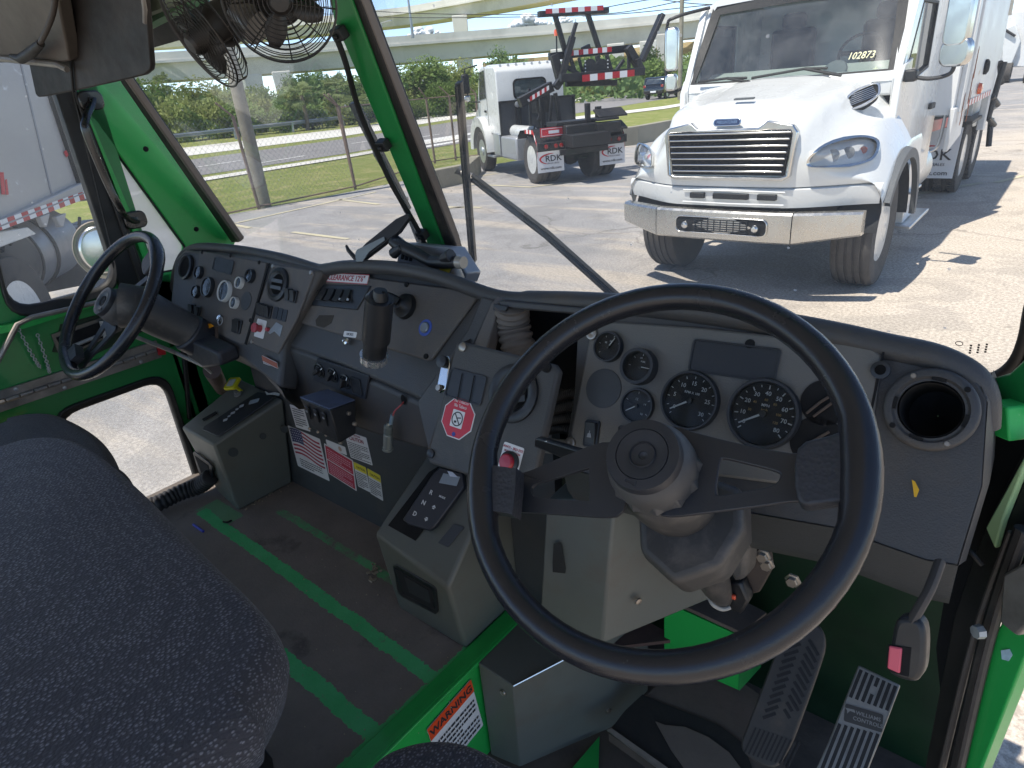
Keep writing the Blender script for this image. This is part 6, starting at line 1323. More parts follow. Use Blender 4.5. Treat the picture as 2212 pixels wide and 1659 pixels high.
# --- centre console housing
YL=.84
CU=Pl((0,.96,1.61),(0,-1,.67)); CL=Pl((0,YL,1.3),(0,-1,.03)); CB_=Pl(CU.p-CU.n*.006,CU.n)
bay('centre_upper_face',((695,580),(850,580),(1000,612),(1062,640),(1040,700),(925,880),(900,860),(740,790),(604,742)),dashm,CB_,.05,.01)
# lower front: a box from the fold down to its bottom edge
up=[CB_(604,742),CB_(740,792),CB_(925,875)]; 
fold=[Vector((CB_(604,742).x,YL,CB_(604,742).z)),Vector((CB_(925,850).x,YL,CB_(604,742).z-.012))]
x0=PX(-1.55,606,741).x; F1=[PY(YL,607,742),PY(YL,900,860),PY(YL,1062,652)]
cl=MB(); cl.prism([PY(YL,605,742),PY(YL,700,776),PY(YL,905,868),PY(YL,985,742),PY(YL,965,850),PY(YL,925,976),PY(YL,800,938),PY(YL,630,872),PY(YL,612,815)],(0,.06,0)); cl.build('centre_lower_face',dashm,DASH,bevel=.012,seg=3)
panel('centre_right_cheek',((1040,640),(1068,648),(1015,760),(950,900),(925,975),(900,868),(1010,712)),dashm,Pl((0,.915,1.6),(0,-1,.5)),0,.012,.004)
UP=Pl(CU.p+CU.n*.002,CU.n)
UPL=panel('switch_plate',((668,598),(700,586),(1020,628),(1032,640),(932,776),(920,778),(640,695),(622,688)),platem,UP,0,.01,.004)
for p in ((700,606),(879,615),(1024,638),(637,722) if 0 else (639,692),(979,764) if 0 else (921,770)): m=MB(UP.fr(*p)); m.lathe([(.006,0),(.006,.003),(.001,.003)],12); m.build('screw',dark if p!=(1024,638) else ringm,UPL)
cd_,M,w,h=decal('clearance_label',UP,((707,589),(804,594),(790,615),(699,609)),dcw,UPL,.0015,'white and red clearance height sticker')
MB(M).ring([(-w/2,-h/2),(w/2,-h/2),(w/2,h/2),(-w/2,h/2)],[(-w*.49,-h*.42),(w*.49,-h*.42),(w*.49,h*.42),(-w*.49,h*.42)],(0,0,.0005)).build('label_border',mat('clear_red','#a93a46',.6,var=.1),cd_,smooth=0)
MB(M).text('CLEARANCE 12\'6"',h*.80,M@T(0,0,.0005),.0003,bold=.012,sx=.90).build('clearance_lettering',MATS['clear_red'],cd_,smooth=0)
SWP=panel('switch_bezel',((680,613),(800,617),(770,669),(652,657)),ringm,UP,.004,.006,.002,UPL)
m=MB(UP.fr(683,627,off=.004)); m.lathe([(.013,0),(.013,.006),(.010,.008),(.001,.008)],24); so2=m.build('round_socket',swm,SWP)
for k in range(6): m=MB(UP.fr(683,627,off=.0125)@Rz(60*k)@T(.006,0,0)); m.lathe([(.0014,0),(.001,.0005)],8); m.build('socket_hole',dark,so2)
for k,(x,mm) in enumerate(((704,None),(721,None),(739,'w'),(756,'w'))):
    rocker(UP,((x-5,622+k*.8),(x+11,623+k*.8),(x+2,655+k*1.0),(x-16,653+k*1.0)),SWP,up=False,sym=False,h=.014)
    if mm: m=MB(UP.fr(x-6,645+k*.6,off=.012)); m.prism(rrect(.014,.006,.002,2),(0,0,.002)); m.build('lit_cap',mat('switch_pale','#9aa0a4',.5,var=.1),SWP)
for p in ((690,603),(772,611),(662,652),(757,662)): pass
m=MB(); m.prism([UP(x,y) for x,y in ((690,681),(722,681),(716,698),(700,708),(684,704),(682,692))],UP.n*.0008); m.build('glue_patch',mat('glue_brown','#3b352f',.9,var=.3,vs=60),UPL,smooth=0)
sn_,M,w,h=decal('number_label',UP,((745,715),(773,718),(768,730),(741,727)),dcw,UPL,.001); MB(M).text('18C825',h*.62,M@T(0,0,.0005),.0002,sx=.95).build('label_lettering',prk,sn_,smooth=0)
m=MB(UP.fr(750,738)); m.lathe([(.009,0),(.008,.006),(.003,.008),(.003,.014),(.001,.015)],14); m.build('key_lock',chrome_d,UPL)
m=MB(UP.fr(919,708)); m.lathe([(.019,0),(.019,.001),(.012,.0012)],32); ib=m.build('blue_ring_label',mat('ring_blue','#3a57a8',.45,var=.25,vs=200),UPL); m=MB(UP.fr(919,708)); m.lathe([(.0125,0),(.0125,.004),(.010,.006),(.001,.0055)],28); m.build('push_button',mat('button_steel','#7e8486',.35,.5,var=.2),ib)
# knobs panel on the lower face
KP=Pl((0,YL-.004,1.3),(0,-1,.03))
KPL=panel('heater_plate',((684,773),(797,812),(788,864),(675,822)),mat('heater_plate','#24282f',.5,var=.15,vs=20),KP,.004,.008,.002)
for x,y,a in ((691,800,35),(720,810,50),(747,824,60)):
    m=MB(KP.fr(x,y,off=.004)); m.lathe([(.020,0),(.020,.003),(.017,.004),(.016,.002)],30); kb=m.build('rotary_knob',swm,KPL); m=MB(KP.fr(x,y,rot=a,off=.006)); m.lathe([(.014,0),(.013,.006)],24); m.box((0,0,.010),(.030,.008,.014)); m.build('knob_grip',swm,kb,bevel=.001); m=MB(KP.fr(x,y,rot=a,off=.0235)); m.box((.008,0,0),(.010,.002,.0006)); m.build('knob_mark',dialw,kb,smooth=0)
recess(KP,((766,815),(785,821),(781,850),(762,843)),'rocker_blank',swm,KPL,.0055)
# 12 V socket, holes, strap, on the left of the lower face
for p,r_ in (((627,775),.010),((618,832),.012)):
    m=MB(KP.fr(*p)); m.lathe([(r_,0),(r_,.006),(r_*.7,.008),(r_*.62,.002),(.001,.002)],20); m.build('power_socket',ringm,DASH)
MB().tube([KP(628,790)+Vector((0,-.006,0)),KP(624,812)+Vector((0,-.010,0)),KP(619,825)+Vector((0,-.010,0))],.003,6).build('cap_strap',blkp,DASH)
# hole with hanging socket
m=MB(KP.fr(872,863)); m.lathe([(.0085,.001),(.001,.001)],24,m.M@Matrix.Diagonal((1,1.5,1,1))); m.build('round_hole',dark,DASH)
HS=thing('hanging_lighter_socket','loose metal lighter socket hanging on a thin red wire from a hole in the dash','socket',PY(YL-.02,852,965))
MB().tube(smooth_loop([KP(872,868),KP(873,872)+Vector((0,-.012,0)),KP(866,882)+Vector((0,-.02,0)),KP(861,900)+Vector((0,-.02,0))],6,False),.0018,6).build('red_wire',mat('wire_red','#a3484a',.5,var=.1),HS)
MB().tube([KP(862,888)+Vector((0,-.02,0)),KP(858,908)+Vector((0,-.02,0))],.0045,8).build('wire_splice',mat('splice_blue','#6b7f88',.5,var=.1),HS)
c0=KP(853,910)+Vector((0,-.02,0)); c1=KP(851,963)+Vector((0,-.02,0)); d=(c1-c0); L=d.length; u=d.normalized(); v=u.orthogonal().normalized(); Mq=mat4(v,u.cross(v),u,c0)
m=MB(Mq); m.lathe([(.004,-.006),(.005,0),(.0105,.003),(.0105,L*.3),(.0095,L*.32),(.0095,L*.36),(.011,L*.38),(.011,L*.92),(.013,L*.94),(.013,L),(.001,L)],24); m.build('socket_body',mat('zinc','#8f9895',.35,.7,var=.2,vs=60),HS)
# --- left instrument bay
SL=Pl(DF.p+n_df*.004,n_df)
LPn=panel('far_instrument_plate',((431,541),(575,567),(572,585),(548,700),(535,742),(520,744),(404,690),(418,640)),platem,SL,0,.008,.003)
for p in ((437,545),(498,552),(560,567),(567,576) if 0 else (541,692)): m=MB(SL.fr(*p)); m.lathe([(.006,0),(.005,.002),(.001,.002)],10); m.build('screw',dark,LPn)
recess(SL,((466,556),(506,566),(501,592),(461,582)),'display_blank',MATS['blank_black'],LPn)
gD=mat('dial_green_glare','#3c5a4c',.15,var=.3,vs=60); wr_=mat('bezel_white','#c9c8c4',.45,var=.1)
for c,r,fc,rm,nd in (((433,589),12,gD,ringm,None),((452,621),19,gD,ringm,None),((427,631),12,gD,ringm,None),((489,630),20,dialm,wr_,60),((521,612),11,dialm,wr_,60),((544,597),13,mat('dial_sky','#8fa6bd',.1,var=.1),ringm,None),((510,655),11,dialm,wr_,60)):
    gauge(SL,c,r*1.15,LPn,(((225,-45,8,.78,.0006),) if fc is dialm else ()),nd,.16,face=fc,rimm=rm)
m=MB(SL.fr(532,650)); m.lathe([(.026,0),(.026,.0015),(.001,.0015)],28); m.build('blank_cap',MATS['cap_grey'],LPn)
rocker(SL,((414,655),(424,658),(419,683),(408,679)),LPn,sym=False); rocker(SL,((427,660),(437,663),(431,689),(421,686)),LPn,sym=False); rocker(SL,((509,688),(526,693),(519,723),(501,716)),LPn,sym=False)
# open duct ring far left
m=MB(SL.fr(402,577)); m.lathe([(.040,0),(.040,.006),(.034,.008),(.030,.003)],32); dr=m.build('duct_ring',ringm,DASH); m=MB(SL.fr(402,577)); m.lathe([(.031,.0045),(.001,.0045)],28); m.build('duct_throat',dark,dr,smooth=0)
m=MB(); m.prism([SL(x,y) for x,y in ((579,568),(583,569),(533,745),(529,743))],n_df*.002); m.build('panel_seam',dark,DASH,smooth=0)
# second plate with oval vent and rockers
RPn=panel('switch_plate',((588,570),(676,584),(678,592),(640,690),(612,740),(600,765),(538,740),(536,722)),platem,SL,0,.008,.003)
for p in ((672,589),(590,575),(545,738)): m=MB(SL.fr(*p)); m.lathe([(.006,0),(.005,.003),(.001,.003)],10); m.build('screw',scrm,RPn)
Mo=SL.fr(602,615); m=MB(Mo@Rz(-4)); m.lathe([(.046,0),(.045,.007),(.036,.010),(.027,.004)],36); ov=m.build('round_vent',swm,RPn,smooth=50); m=MB(Mo); m.lathe([(.028,.0045),(.001,.0045)],28); m.build('vent_throat',dark,ov,smooth=0)
for a in (-.009,.009): m=MB(Mo@Rz(0)); m.box((0,a,.007),(.050,.010,.003)); m.build('vent_blade',mat('vent_blade_grey','#4a4e52',.45,var=.1),ov,bevel=.001)
for x,y in ((627,636),(638,640),(565,668),(574,671),(583,674)): rocker(SL,((x-4,y-14),(x+7,y-12),(x+2,y+16),(x-10,y+13)),RPn,sym=False,h=.012)
for k in range(3): recess(SL,((594+10*k,662+3*k),(603+10*k,664+3*k),(597+10*k,690+3*k),(588+10*k,688+3*k)),'switch_blank',MATS['blank_black'],RPn,rim=False)
yl,M,w,h=decal('knob_label',SL,((558,688),(578,694),(568,732),(548,726)),dcw,RPn,.001)
m=MB(M); m.lathe([(.010,0),(.009,.010),(.013,.014),(.013,.020),(.001,.022)],20); m.build('red_knob',mat('knob_red','#a03a42',.4,var=.1),yl); m=MB(SL.fr(580,712)); m.lathe([(.006,0),(.005,.008),(.001,.009)],14); m.build('red_lamp',MATS['knob_red'],RPn)
m=MB(); m.prism([SL(x,y)+n_df*.001 for x,y in ((598,696),(612,704),(606,728),(594,716),(584,722),(580,718))],n_df*.0008); m.build('torn_label',mat('torn_silver','#8e9294',.35,.3,var=.25,vs=60),RPn,smooth=0)
# under edge of left bay, with orange sticker
rows=[[SL(x,y)+n_df*-.006,SL(x,y)+Vector((0,.01,-.03)),SL(x,y)+Vector((0,.04,-.075)),SL(x,y)+Vector((0,.12,-.10))] for x,y in ((366,668),(402,712),(480,742),(540,770),(604,842))]
MB().grid(rows).build('left_lower_roll',mat('worn_roll','#5d5752',.6,var=.25,vs=10,dirt='#8b7f76',dv=.5),DASH)
ol,M,w,h=decal('warning_sticker',lambda x,y: PY(.80,x,y),((568,766),(605,784),(604,812),(575,797)),dcw,DASH,.004); MB(M@T(0,h*.3,.0006)).prism([(-w/2,-h*.18),(w/2,-h*.18),(w/2,h*.18),(-w/2,h*.18)],(0,0,.0004)).build('orange_band',mat('dull_orange','#9c5645',.6,var=.1),ol,smooth=0); prints(M@T(0,-h*.15,.0006),w*.9,h*.5,ol,5)
# --- lower wall with decals
WL=Pl((0,.995,1.0),(0,-1,0))
W0=MB().box((-1.42,1.01,1.02),(1.30,.03,.56)).build('lower_wall',under,DASH,smooth=0)
def wd_(name,pts,m_): return decal(name,WL,pts,m_,W0,.001)
fo,M,w,h=wd_('flag_label',((633,925),(702,951),(702,1036),(633,999)),dcw)
m=MB(M); 
fh=h*.62; x0,x1=-w*.46,w*.46; top=h*.46
for k in range(13):
    if k%2==0:
        rowsA=[];rowsB=[]
        for i in range(15):
            xx=x0+(x1-x0)*i/14; wv=.045*h*math.sin(i/14*5.2)-.02*h*i/14; ya=top-fh*k/13+wv; rowsA.append(Vector((xx,ya,.0004))); rowsB.append(Vector((xx,ya-fh/13,.0004)))
        m.grid([rowsA,rowsB])
m.build('flag_stripes',mat('flag_red','#9e2f40',.6,var=.1),fo,smooth=0)
m=MB(M); A=[];B=[]
for i in range(7): xx=x0+(x1-x0)*.42*i/6; wv=.045*h*math.sin(i/14*5.2)-.02*h*i/14; A.append(Vector((xx,top+wv,.0006))); B.append(Vector((xx,top-fh*7/13+wv,.0006)))
m.grid([A,B]); m.build('flag_canton',mat('flag_blue','#2c3258',.6,var=.1),fo,smooth=0)
m=MB(M)
for r in range(5):
    for c in range(6): m.lathe([(h*.014,0),(.0001,.0002)],5,M@T(x0+w*.03+w*.062*c,top-fh*.06-fh*.095*r+.045*h*math.sin(c/14*3),.0008))
m.build('flag_stars',dcw,fo,smooth=0)
prints(M@T(0,-h*.34,.0005),w*.7,h*.22,fo,4,seed=8)
ro,M,w,h=wd_('red_notice',((706,961),(768,997),(766,1058),(704,1018)),dcw); MB(M).prism([(-w*.46,-h*.46),(w*.46,-h*.46),(w*.46,-h*.02),(-w*.46,-h*.02)],(0,0,.0005)).build('red_block',dcr,ro,smooth=0); MB(M).prism([(-w*.46,.02*h),(w*.46,.02*h),(w*.46,h*.46),(-w*.46,h*.46)],(0,0,.0005)).build('red_block',dcr,ro,smooth=0); prints(M@T(0,h*.22,.0004),w*.8,h*.36,ro,5,mat('print_pink','#d9a0a8',.6,var=.05),seed=2); prints(M@T(0,-h*.24,.0004),w*.8,h*.38,ro,6,MATS['print_pink'],seed=3)
for nm,pts,sd_ in (('yellow_caution_label',((770,1000),(796,1012),(795,1061),(768,1047)),5),('yellow_caution_label',((798,1014),(826,1029),(824,1080),(797,1063)),6)):
    o,M,w,h=wd_(nm,pts,dcw); MB(M).prism([(-w/2,h*.22),(w/2,h*.22),(w/2,h/2),(-w/2,h/2)],(0,0,.0005)).build('yellow_band',dcy,o,smooth=0); MB(M).text('CAUTION',h*.13,M@T(.04*w,h*.34,.0006),.0002,bold=.01,sx=.8).build('caution_lettering',prk,o,smooth=0); prints(M@T(0,-h*.14,.0003),w*.85,h*.6,o,8,seed=sd_)
o,M,w,h=wd_('caution_label',((752,935),(800,945),(797,1005),(750,982)),dcw); m=MB(M); m.text('CAUTION',h*.2,M@T(0,h*.28,.0005),.0002,bold=.015,sx=.82); m.text('ATTENTION',h*.10,M@T(0,h*.43,.0005),.0002,sx=.9); m.build('caution_lettering',prr,o,smooth=0); prints(M@T(0,-h*.16,.0003),w*.9,h*.6,o,9,seed=7)
o,M,w,h=wd_('round_seal_label',((706,950),(748,966),(748,983),(706,965)),dcw); MB(M@T(w*.2,0,.0005)).lathe([(h*.3,0),(.001,.0002)],18).build('gold_seal',mat('seal_gold','#b39a86',.6,var=.1),o,smooth=0)
o,M,w,h=wd_('white_notice',((633,875),(664,884),(664,930),(633,920)),dcw); prints(M@T(0,0,.0003),w*.8,h*.8,o,8,seed=11)
# =====================================================================  FITTINGS
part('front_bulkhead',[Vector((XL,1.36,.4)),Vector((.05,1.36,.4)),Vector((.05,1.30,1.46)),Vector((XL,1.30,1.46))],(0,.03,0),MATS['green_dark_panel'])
wheelm=leath('wheel_leather','#1b1c20','#26272b',.24,bs=900,bst=.12,scale=6); hubm=leath('hub_plastic','#3f3e3e','#514f4d',.5,bs=900,bst=.08,dirt='#4a443e',dv=.6,scale=8); spokem=leath('spoke_black','#25262a','#313236',.42,bs=900,bst=.06,scale=7); colm=leath('column_plastic','#343332','#484542',.5,bs=800,bst=.08,dirt='#6a625a',dv=.55,scale=8); gripm=leath('grip_leather','#26272b','#323338',.5,bs=220,bst=.5,scale=10)
def wheelframe(c,th,ph,spin=0):
    n_=Vector((math.cos(th)*math.sin(ph),-math.cos(th)*math.cos(ph),math.sin(th))); u=Vector((1,0,0)); u=(u-n_*u.dot(n_)).normalized(); v=n_.cross(u)
    if spin: a=R_(spin); u,v=u*math.cos(a)+v*math.sin(a),-u*math.sin(a)+v*math.cos(a)
    return mat4(u,v,n_,Vector(c))
WMN=wheelframe((-.3041,.5661,2-.3937),.852,.0668); WPL=Pl(WMN.translation,WMN.col[2].xyz); WI=WMN.inverted()
def wl(x,y,off=0):                                    # sheet point -> local point on the near wheel plane (raised by off)
    r=ray(x,y); n_=WPL.n; p0=WPL.p+n_*off; return WI@(EYE+r*((p0-EYE).dot(n_)/r.dot(n_)))
SW=thing('steering_wheel','large near black steering wheel with two cut-out spokes and ribbed hub, on the right','steering wheel',WMN)
K=72; ang=[2*math.pi*i/K for i in range(K)]
aL=math.atan2(wl(1060,1060).y,wl(1060,1060).x); aR=math.atan2(wl(1865,1010).y,wl(1865,1010).x)
def rimr(a):
    b=0
    for s_ in (aL,aR):
        d=abs((a-s_+math.pi)%(2*math.pi)-math.pi); b=max(b,math.exp(-(d/.20)**4))
    return b
m=MB(); pts=[];rad=[]
for a in ang: b=rimr(a); pts.append(Vector((math.cos(a)*(.2155-.003*b),math.sin(a)*(.2155-.003*b),-.002*b))); rad.append(.0168+.003*b)
m.tube(pts,rad,16,closed=True); m.build('rim',wheelm,SW,local=True,smooth=80,subsurf=0)
# spoke plate with two windows, built from the measured outline
pz=-.034
def loop(px,off=pz): return [Vector((wl(x,y,off).x,wl(x,y,off).y,off)) for x,y in px]
def B2(z): return [(950.5+.375*x,604.9+.375*y) for x,y in z]
def spoke(name,outer,inner,t=.006):
    O=smooth_loop(loop(B2(outer)),3); I_=smooth_loop(loop(B2(inner)),3); n_=48
    def res(L_):
        c=sum(I_,Vector())/len(I_); A=[(math.atan2((p-c).y,(p-c).x),p) for p in L_]; out=[]
        k=len(L_); tot=[0]
        for i in range(k): tot.append(tot[-1]+(L_[(i+1)%k]-L_[i]).length)
        # start where the angle is closest to zero
        i0=min(range(k),key=lambda i:abs(A[i][0])); Ls=L_[i0:]+L_[:i0]; tot=[0]
        for i in range(k): tot.append(tot[-1]+(Ls[(i+1)%k]-Ls[i]).length)
        for q in range(n_):
            s_=tot[-1]*q/n_; j=max(i for i in range(k) if tot[i]<=s_+1e-12); tt=(s_-tot[j])/max(1e-9,tot[j+1]-tot[j]); out.append(Ls[j].lerp(Ls[(j+1)%k],tt))
        ar=sum(out[i].x*out[(i+1)%n_].y-out[(i+1)%n_].x*out[i].y for i in range(n_))
        return out if ar>0 else [out[0]]+out[1:][::-1]
    return MB().ring(res(O),res(I_),(0,0,-t)).build(name,spokem,SW,local=True,bevel=.0015)
spoke('spoke',[(300,1075),(450,1118),(700,1020),(930,935),(1010,960),(1090,1150),(1060,1300),(1000,1365),(700,1350),(445,1335),(300,1340)],[(525,1205),(545,1175),(700,1130),(845,1085),(858,1100),(860,1262),(850,1270),(700,1265),(545,1248),(528,1228)])
spoke('spoke',[(1330,840),(1440,868),(1700,935),(2055,1000),(2180,985),(2200,1280),(2060,1272),(1800,1308),(1500,1345),(1300,1362),(1240,1300),(1260,1000)],[(1618,1040),(1640,1028),(1800,1065),(1945,1105),(1958,1130),(1945,1160),(1890,1190),(1760,1215),(1610,1240),(1590,1225),(1600,1130)])
for nm,px_ in (('grip_pad',((1018,1008),(1060,1008),(1112,1015),(1119,1022),(1112,1108),(1105,1112),(1060,1105),(1018,1110))),('grip_pad',((1724,972),(1790,945),(1850,930),(1885,965),(1885,1040),(1860,1075),(1780,1090),(1724,1084)))):
    m=MB(); P=[Vector((wl(x,y).x,wl(x,y).y,.006)) for x,y in px_]; m.prism(smooth_loop(P,3),(0,0,-.024)); m.build(nm,gripm,SW,local=True,bevel=.006,seg=4)
hc=wl(1386,980,.022); hx_,hy_=hc.x,hc.y; r0=84*pxm(WMN@Vector((hx_,hy_,.02)))
HBm=T(hx_*.5,hy_*.5,0)
def tilt_axis(): return T(hx_,hy_,0)
m=MB(tilt_axis()); m.lathe([(r0*1.17,-.055),(r0*1.19,-.030),(r0*1.18,-.012),(r0*1.11,.0),(r0*1.03,.006),(r0*1.0,.008)],64); m.build('hub_shroud',hubm,SW,local=True,smooth=50)
for k in range(6):
    a=R_(-125+30*k); m=MB(tilt_axis()@Rz(math.degrees(a))@T(r0*1.175,0,-.022)@Ry(-8)); m.prism([(0,-.0085),(0,.0085),(.0,.004),(.0,-.004)],(0,0,0)) if 0 else m.add([(-.001,-.009,-.010),(-.001,.009,-.010),(.000,.002,.008),(.000,-.002,.008),(.0035,0,-.010)],[(0,1,4),(0,4,3),(4,2,3),(1,2,4)]); m.build('hub_rib',hubm,SW,local=True,smooth=0)
m=MB(tilt_axis()); m.lathe([(r0*1.0,.0),(r0*1.0,.016),(r0*.96,.021),(r0*.70,.022),(r0*.685,.0205),(r0*.67,.022),(r0*.66,.022),(r0*.36,.019),(r0*.33,.0215),(r0*.31,.018),(r0*.12,.017),(r0*.105,.0155),(.001,.014)],72); hp=m.build('horn_pad',spokem,SW,local=True,smooth=25)
m=MB(WM[hp.name].inverted()@WM[SW.name]@tilt_axis()@T(0,-r0*.78,.0222)); 
m.tube([(-.006,-.002,0),(.002,-.002,0),(.006,-.004,0)],.0007,5); m.tube([(-.006,.002,0),(.002,.002,0),(.006,.004,0)],.0007,5); m.tube([(-.006,-.002,0),(-.006,.002,0)],.0007,5); m.tube([(.0065,-.0045,0),(.0065,.0045,0)],.0007,5); m.build('horn_symbol',gripm,hp,local=True)
# far wheel: a copy of the near one, turned
FW=dup(SW,wheelframe((-2.032,.6274,2-.4661),.741,-.0163,38),'smaller far black steering wheel on the left, with its spokes tilted, by the door window')
SW['group']=FW['group']='steering wheels of the dual drive cab'
# near column under the wheel
CN=thing('steering_column','short scuffed grey column housing under the near steering wheel','steering column',WMN@T(hx_,hy_,-.3))
NA=WMN@tilt_axis()
m=MB(NA); m.lathe([(r0*1.16,-.052),(r0*1.27,-.062),(r0*1.30,-.088),(r0*1.27,-.12),(r0*1.2,-.15),(r0*1.18,-.155)],48); m.build('upper_collar',colm,CN,smooth=50)
CPx=Pl(NA@Vector((0,0,-.16)),(0,-1,.3))
m=MB(NA@T(0,-.015,-.20)); m.prism([(-.055,.05),(.06,.06),(.075,.02),(.065,-.045),(.02,-.075),(-.04,-.06),(-.065,-.01)],(0,0,-.09)); m.build('lower_shroud',colm,CN,bevel=.014,seg=4)
m=MB(NA@T(0,-.01,-.14)); m.prism([(-.045,.05),(.072,.05),(.090,.0),(.080,-.055),(.035,-.095),(-.02,-.075),(-.055,-.0)],(0,0,-.08)); m.build('shroud',colm,CN,bevel=.012,seg=4)
for x,y in ((1592,1160),): pass
m=MB(); P=[PY(.83,x,y) for x,y in ((1604,1112),(1622,1140),(1612,1250),(1585,1262),(1560,1200),(1560,1120))]; m.prism(P,(0,.05,-.01)); m.build('tilt_housing',colm,CN,bevel=.01)
m=MB(); m.prism([PY(.825,x,y) for x,y in ((1604,1158),(1610,1160),(1606,1182),(1599,1180))],(0,-.004,0)); m.build('rust_mark',rust,CN,bevel=.001)
m=MB(); m.tube([PY(.86,1520,1180),PY(.93,1545,1262),PY(.97,1560,1290)],[.035,.028,.02],16); m.build('steering_shaft',colm,CN)
m=MB(); m.prism([PY(.97,x,y) for x,y in ((1560,1255),(1600,1258),(1618,1300),(1600,1330),(1568,1318))],(0,.03,0)); m.build('switch_block',swm,CN,bevel=.006)
for x,y in ((1572,1264),(1584,1289)): m=MB(); c=PY(.965,x,y); m.box(c,(.010,.006,.010)); m.build('orange_light',mat('orange_plastic','#e2593a',.4,var=.1),CN,bevel=.002)
MB().tube(smooth_loop([PY(.95,1530,1288),PY(.94,1540,1306),PY(.95,1560,1316),PY(.96,1578,1312)],6,False),.004,8).build('pale_cable',mat('pale_cable','#a8a49a',.6,var=.15),CN)
m=MB(); m.prism([PY(1.0,x,y) for x,y in ((1610,1180),(1660,1195),(1665,1235),(1640,1280),(1600,1290),(1590,1230))],(0,.02,0)); mb_=m.build('mount_bracket',mat('brown_bracket','#4b413a',.7,.2,var=.3,vs=30),CN,bevel=.003)
for x,y in ((1648,1202),(1656,1220),(1712,1255)): m=MB(mat4((1,0,0),(0,0,1),(0,-1,0),PY(.985,x,y))); m.lathe([(.014,-.004),(.014,0),(.010,.001),(.0095,.008),(.001,.008)],6); m.build('hex_bolt',scrm,mb_)
# indicator stalk
m=MB(); A=[PY(.70,1153,948),PY(.70,1160,945),PY(.69,1290,985),PY(.69,1330,1010),PY(.69,1320,1025),PY(.70,1260,1010),PY(.70,1152,965)]
m.prism(A,(0,.018,-.006)); st_=m.build('indicator_stalk',swm,CN,bevel=.004,seg=3); 
SP=Pl(PY(.70,1200,965)+Vector((0,-.001,0)),(0,-1,0)); Mst=SP.fr(1215,975,rot=-14); m=MB(Mst)
for k,(sx_) in enumerate((-.030,-.013,.003)): 
    m.add([(sx_-.004,0,.0005),(sx_,-.0035,.0005),(sx_,.0035,.0005)],[(0,1,2)] if k else [(0,2,1)])
m.build('stalk_symbol',dialw,st_,smooth=0)
# far column: long grey tube down to the dash
FA=WM[FW.name]@T(0,0,0); fcx=THx=None
CF=thing('steering_column','long grey plastic column behind the far steering wheel with a key tag hanging near it','steering column',FA@T(0,0,-.4))
def FP(x,y,Y_): return PY(Y_,x,y)
a0=FA.translation+FA.col[2].xyz*-.03; 
m=MB(); m.tube([FP(262,660,.625),FP(300,662,.66),FP(352,690,.71),FP(420,722,.77)],[.062,.058,.055,.05],24); m.build('column_tube',colm,CF,smooth=60)
m=MB(); m.tube([FP(405,716,.755),FP(470,755,.82)],[.058,.052],20); m.build('column_housing',mat('column_dark','#26272c',.5,var=.2,vs=20),CF,bevel=.006)
m=MB(); m.prism([FP(x,y,.74) for x,y in ((396,730),(420,738),(470,762),(478,790),(440,796),(402,770))],(0,.06,0)); m.build('tilt_housing',MATS['column_dark'],CF,bevel=.008)
m=MB(); m.tube([FP(458,800,.86),FP(480,840,.98)],[.028,.024],16); m.build('lower_tube',mat('brown_boot','#5a4b45',.6,var=.3,vs=10),CF)
m=MB(); m.tube([FP(280,722,.66),FP(380,762,.76),FP(440,790,.78),FP(458,805,.8)],.006,8); m.build('edge_trim',weath_al,CF)
# hanging key with orange tag
KY=thing('ignition_key','ignition key with orange tag hanging from the far instrument plate','key',SL(482,695)); 
m=MB(SL.fr(478,690)); m.lathe([(.013,0),(.012,.008),(.001,.009)],18); m.build('ignition_lock',chrome_d,KY); m=MB(SL.fr(484,695)); m.tube([(.012*math.cos(a),.012*math.sin(a),.012) for a in [i*math.pi/8 for i in range(16)]],.0015,6,closed=True); m.build('key_ring',galv,KY)
m=MB(); m.prism([SL(x,y)+n_df*.02 for x,y in ((440,712),(450,703),(470,702),(477,707),(462,714),(446,717))],n_df*.001); m.build('orange_tag',mat('tag_orange','#d98a12',.5,var=.08),KY,smooth=0); m=MB(); m.prism([SL(x,y)+n_df*.014 for x,y in ((475,708),(481,708),(483,745),(480,748),(476,728))],n_df*.002); m.build('key_blade',mat('key_brass','#57463c',.5,.5,var=.2),KY,smooth=0)

# ---------------- consoles ----------------
def boxfrom(name,top,base_z,parent,m_,bev=.008):
    """top: 4 world points (front-left, front-right, back-right, back-left), dropped to base_z"""
    t=[Vector(p) for p in top]; b=[Vector((p.x,p.y,base_z)) for p in t]; return MB().hexa(b,t).build(name,m_,parent,bevel=bev,seg=3)
# centre shifter console
yF=.757; FLt=PY(yF,808,1152); FRt=PY(yF,978,1277); FLb=Vector((-1.165,.785,FZ)); FRb=Vector((-.915,.785,FZ)); FRt=Vector((-.915,FRt.y,FRt.z)); FLt=Vector((-1.172,FLt.y,FRt.z+.045))
BK_y=1.0; FLt.z=PY(yF,808,1152).z; FLt.x=PY(yF,808,1152).x
BRt=Vector((-.915,BK_y,1.20)); BLt=Vector((FLt.x+.02,BK_y,FLt.z+.17))
sc=thing('shifter_console','grey green console box with R N D push button shifter, beside the near steering wheel','console',(-1.04,.85,FZ))
CBX=MB().hexa([FLb,FRb,Vector((-.915,BK_y,FZ)),Vector((-1.165,BK_y,FZ))],[FLt,FRt,BRt,BLt]).build('console_body',boxm,sc,bevel=.010,seg=3)
TPl=Pl(FRt,(BRt-FRt).cross(FLt-FRt) if (BRt-FRt).cross(FLt-FRt).z>0 else (FLt-FRt).cross(BRt-FRt)); FPl=Pl((FLt+FRt)/2,(0,-1,.02))
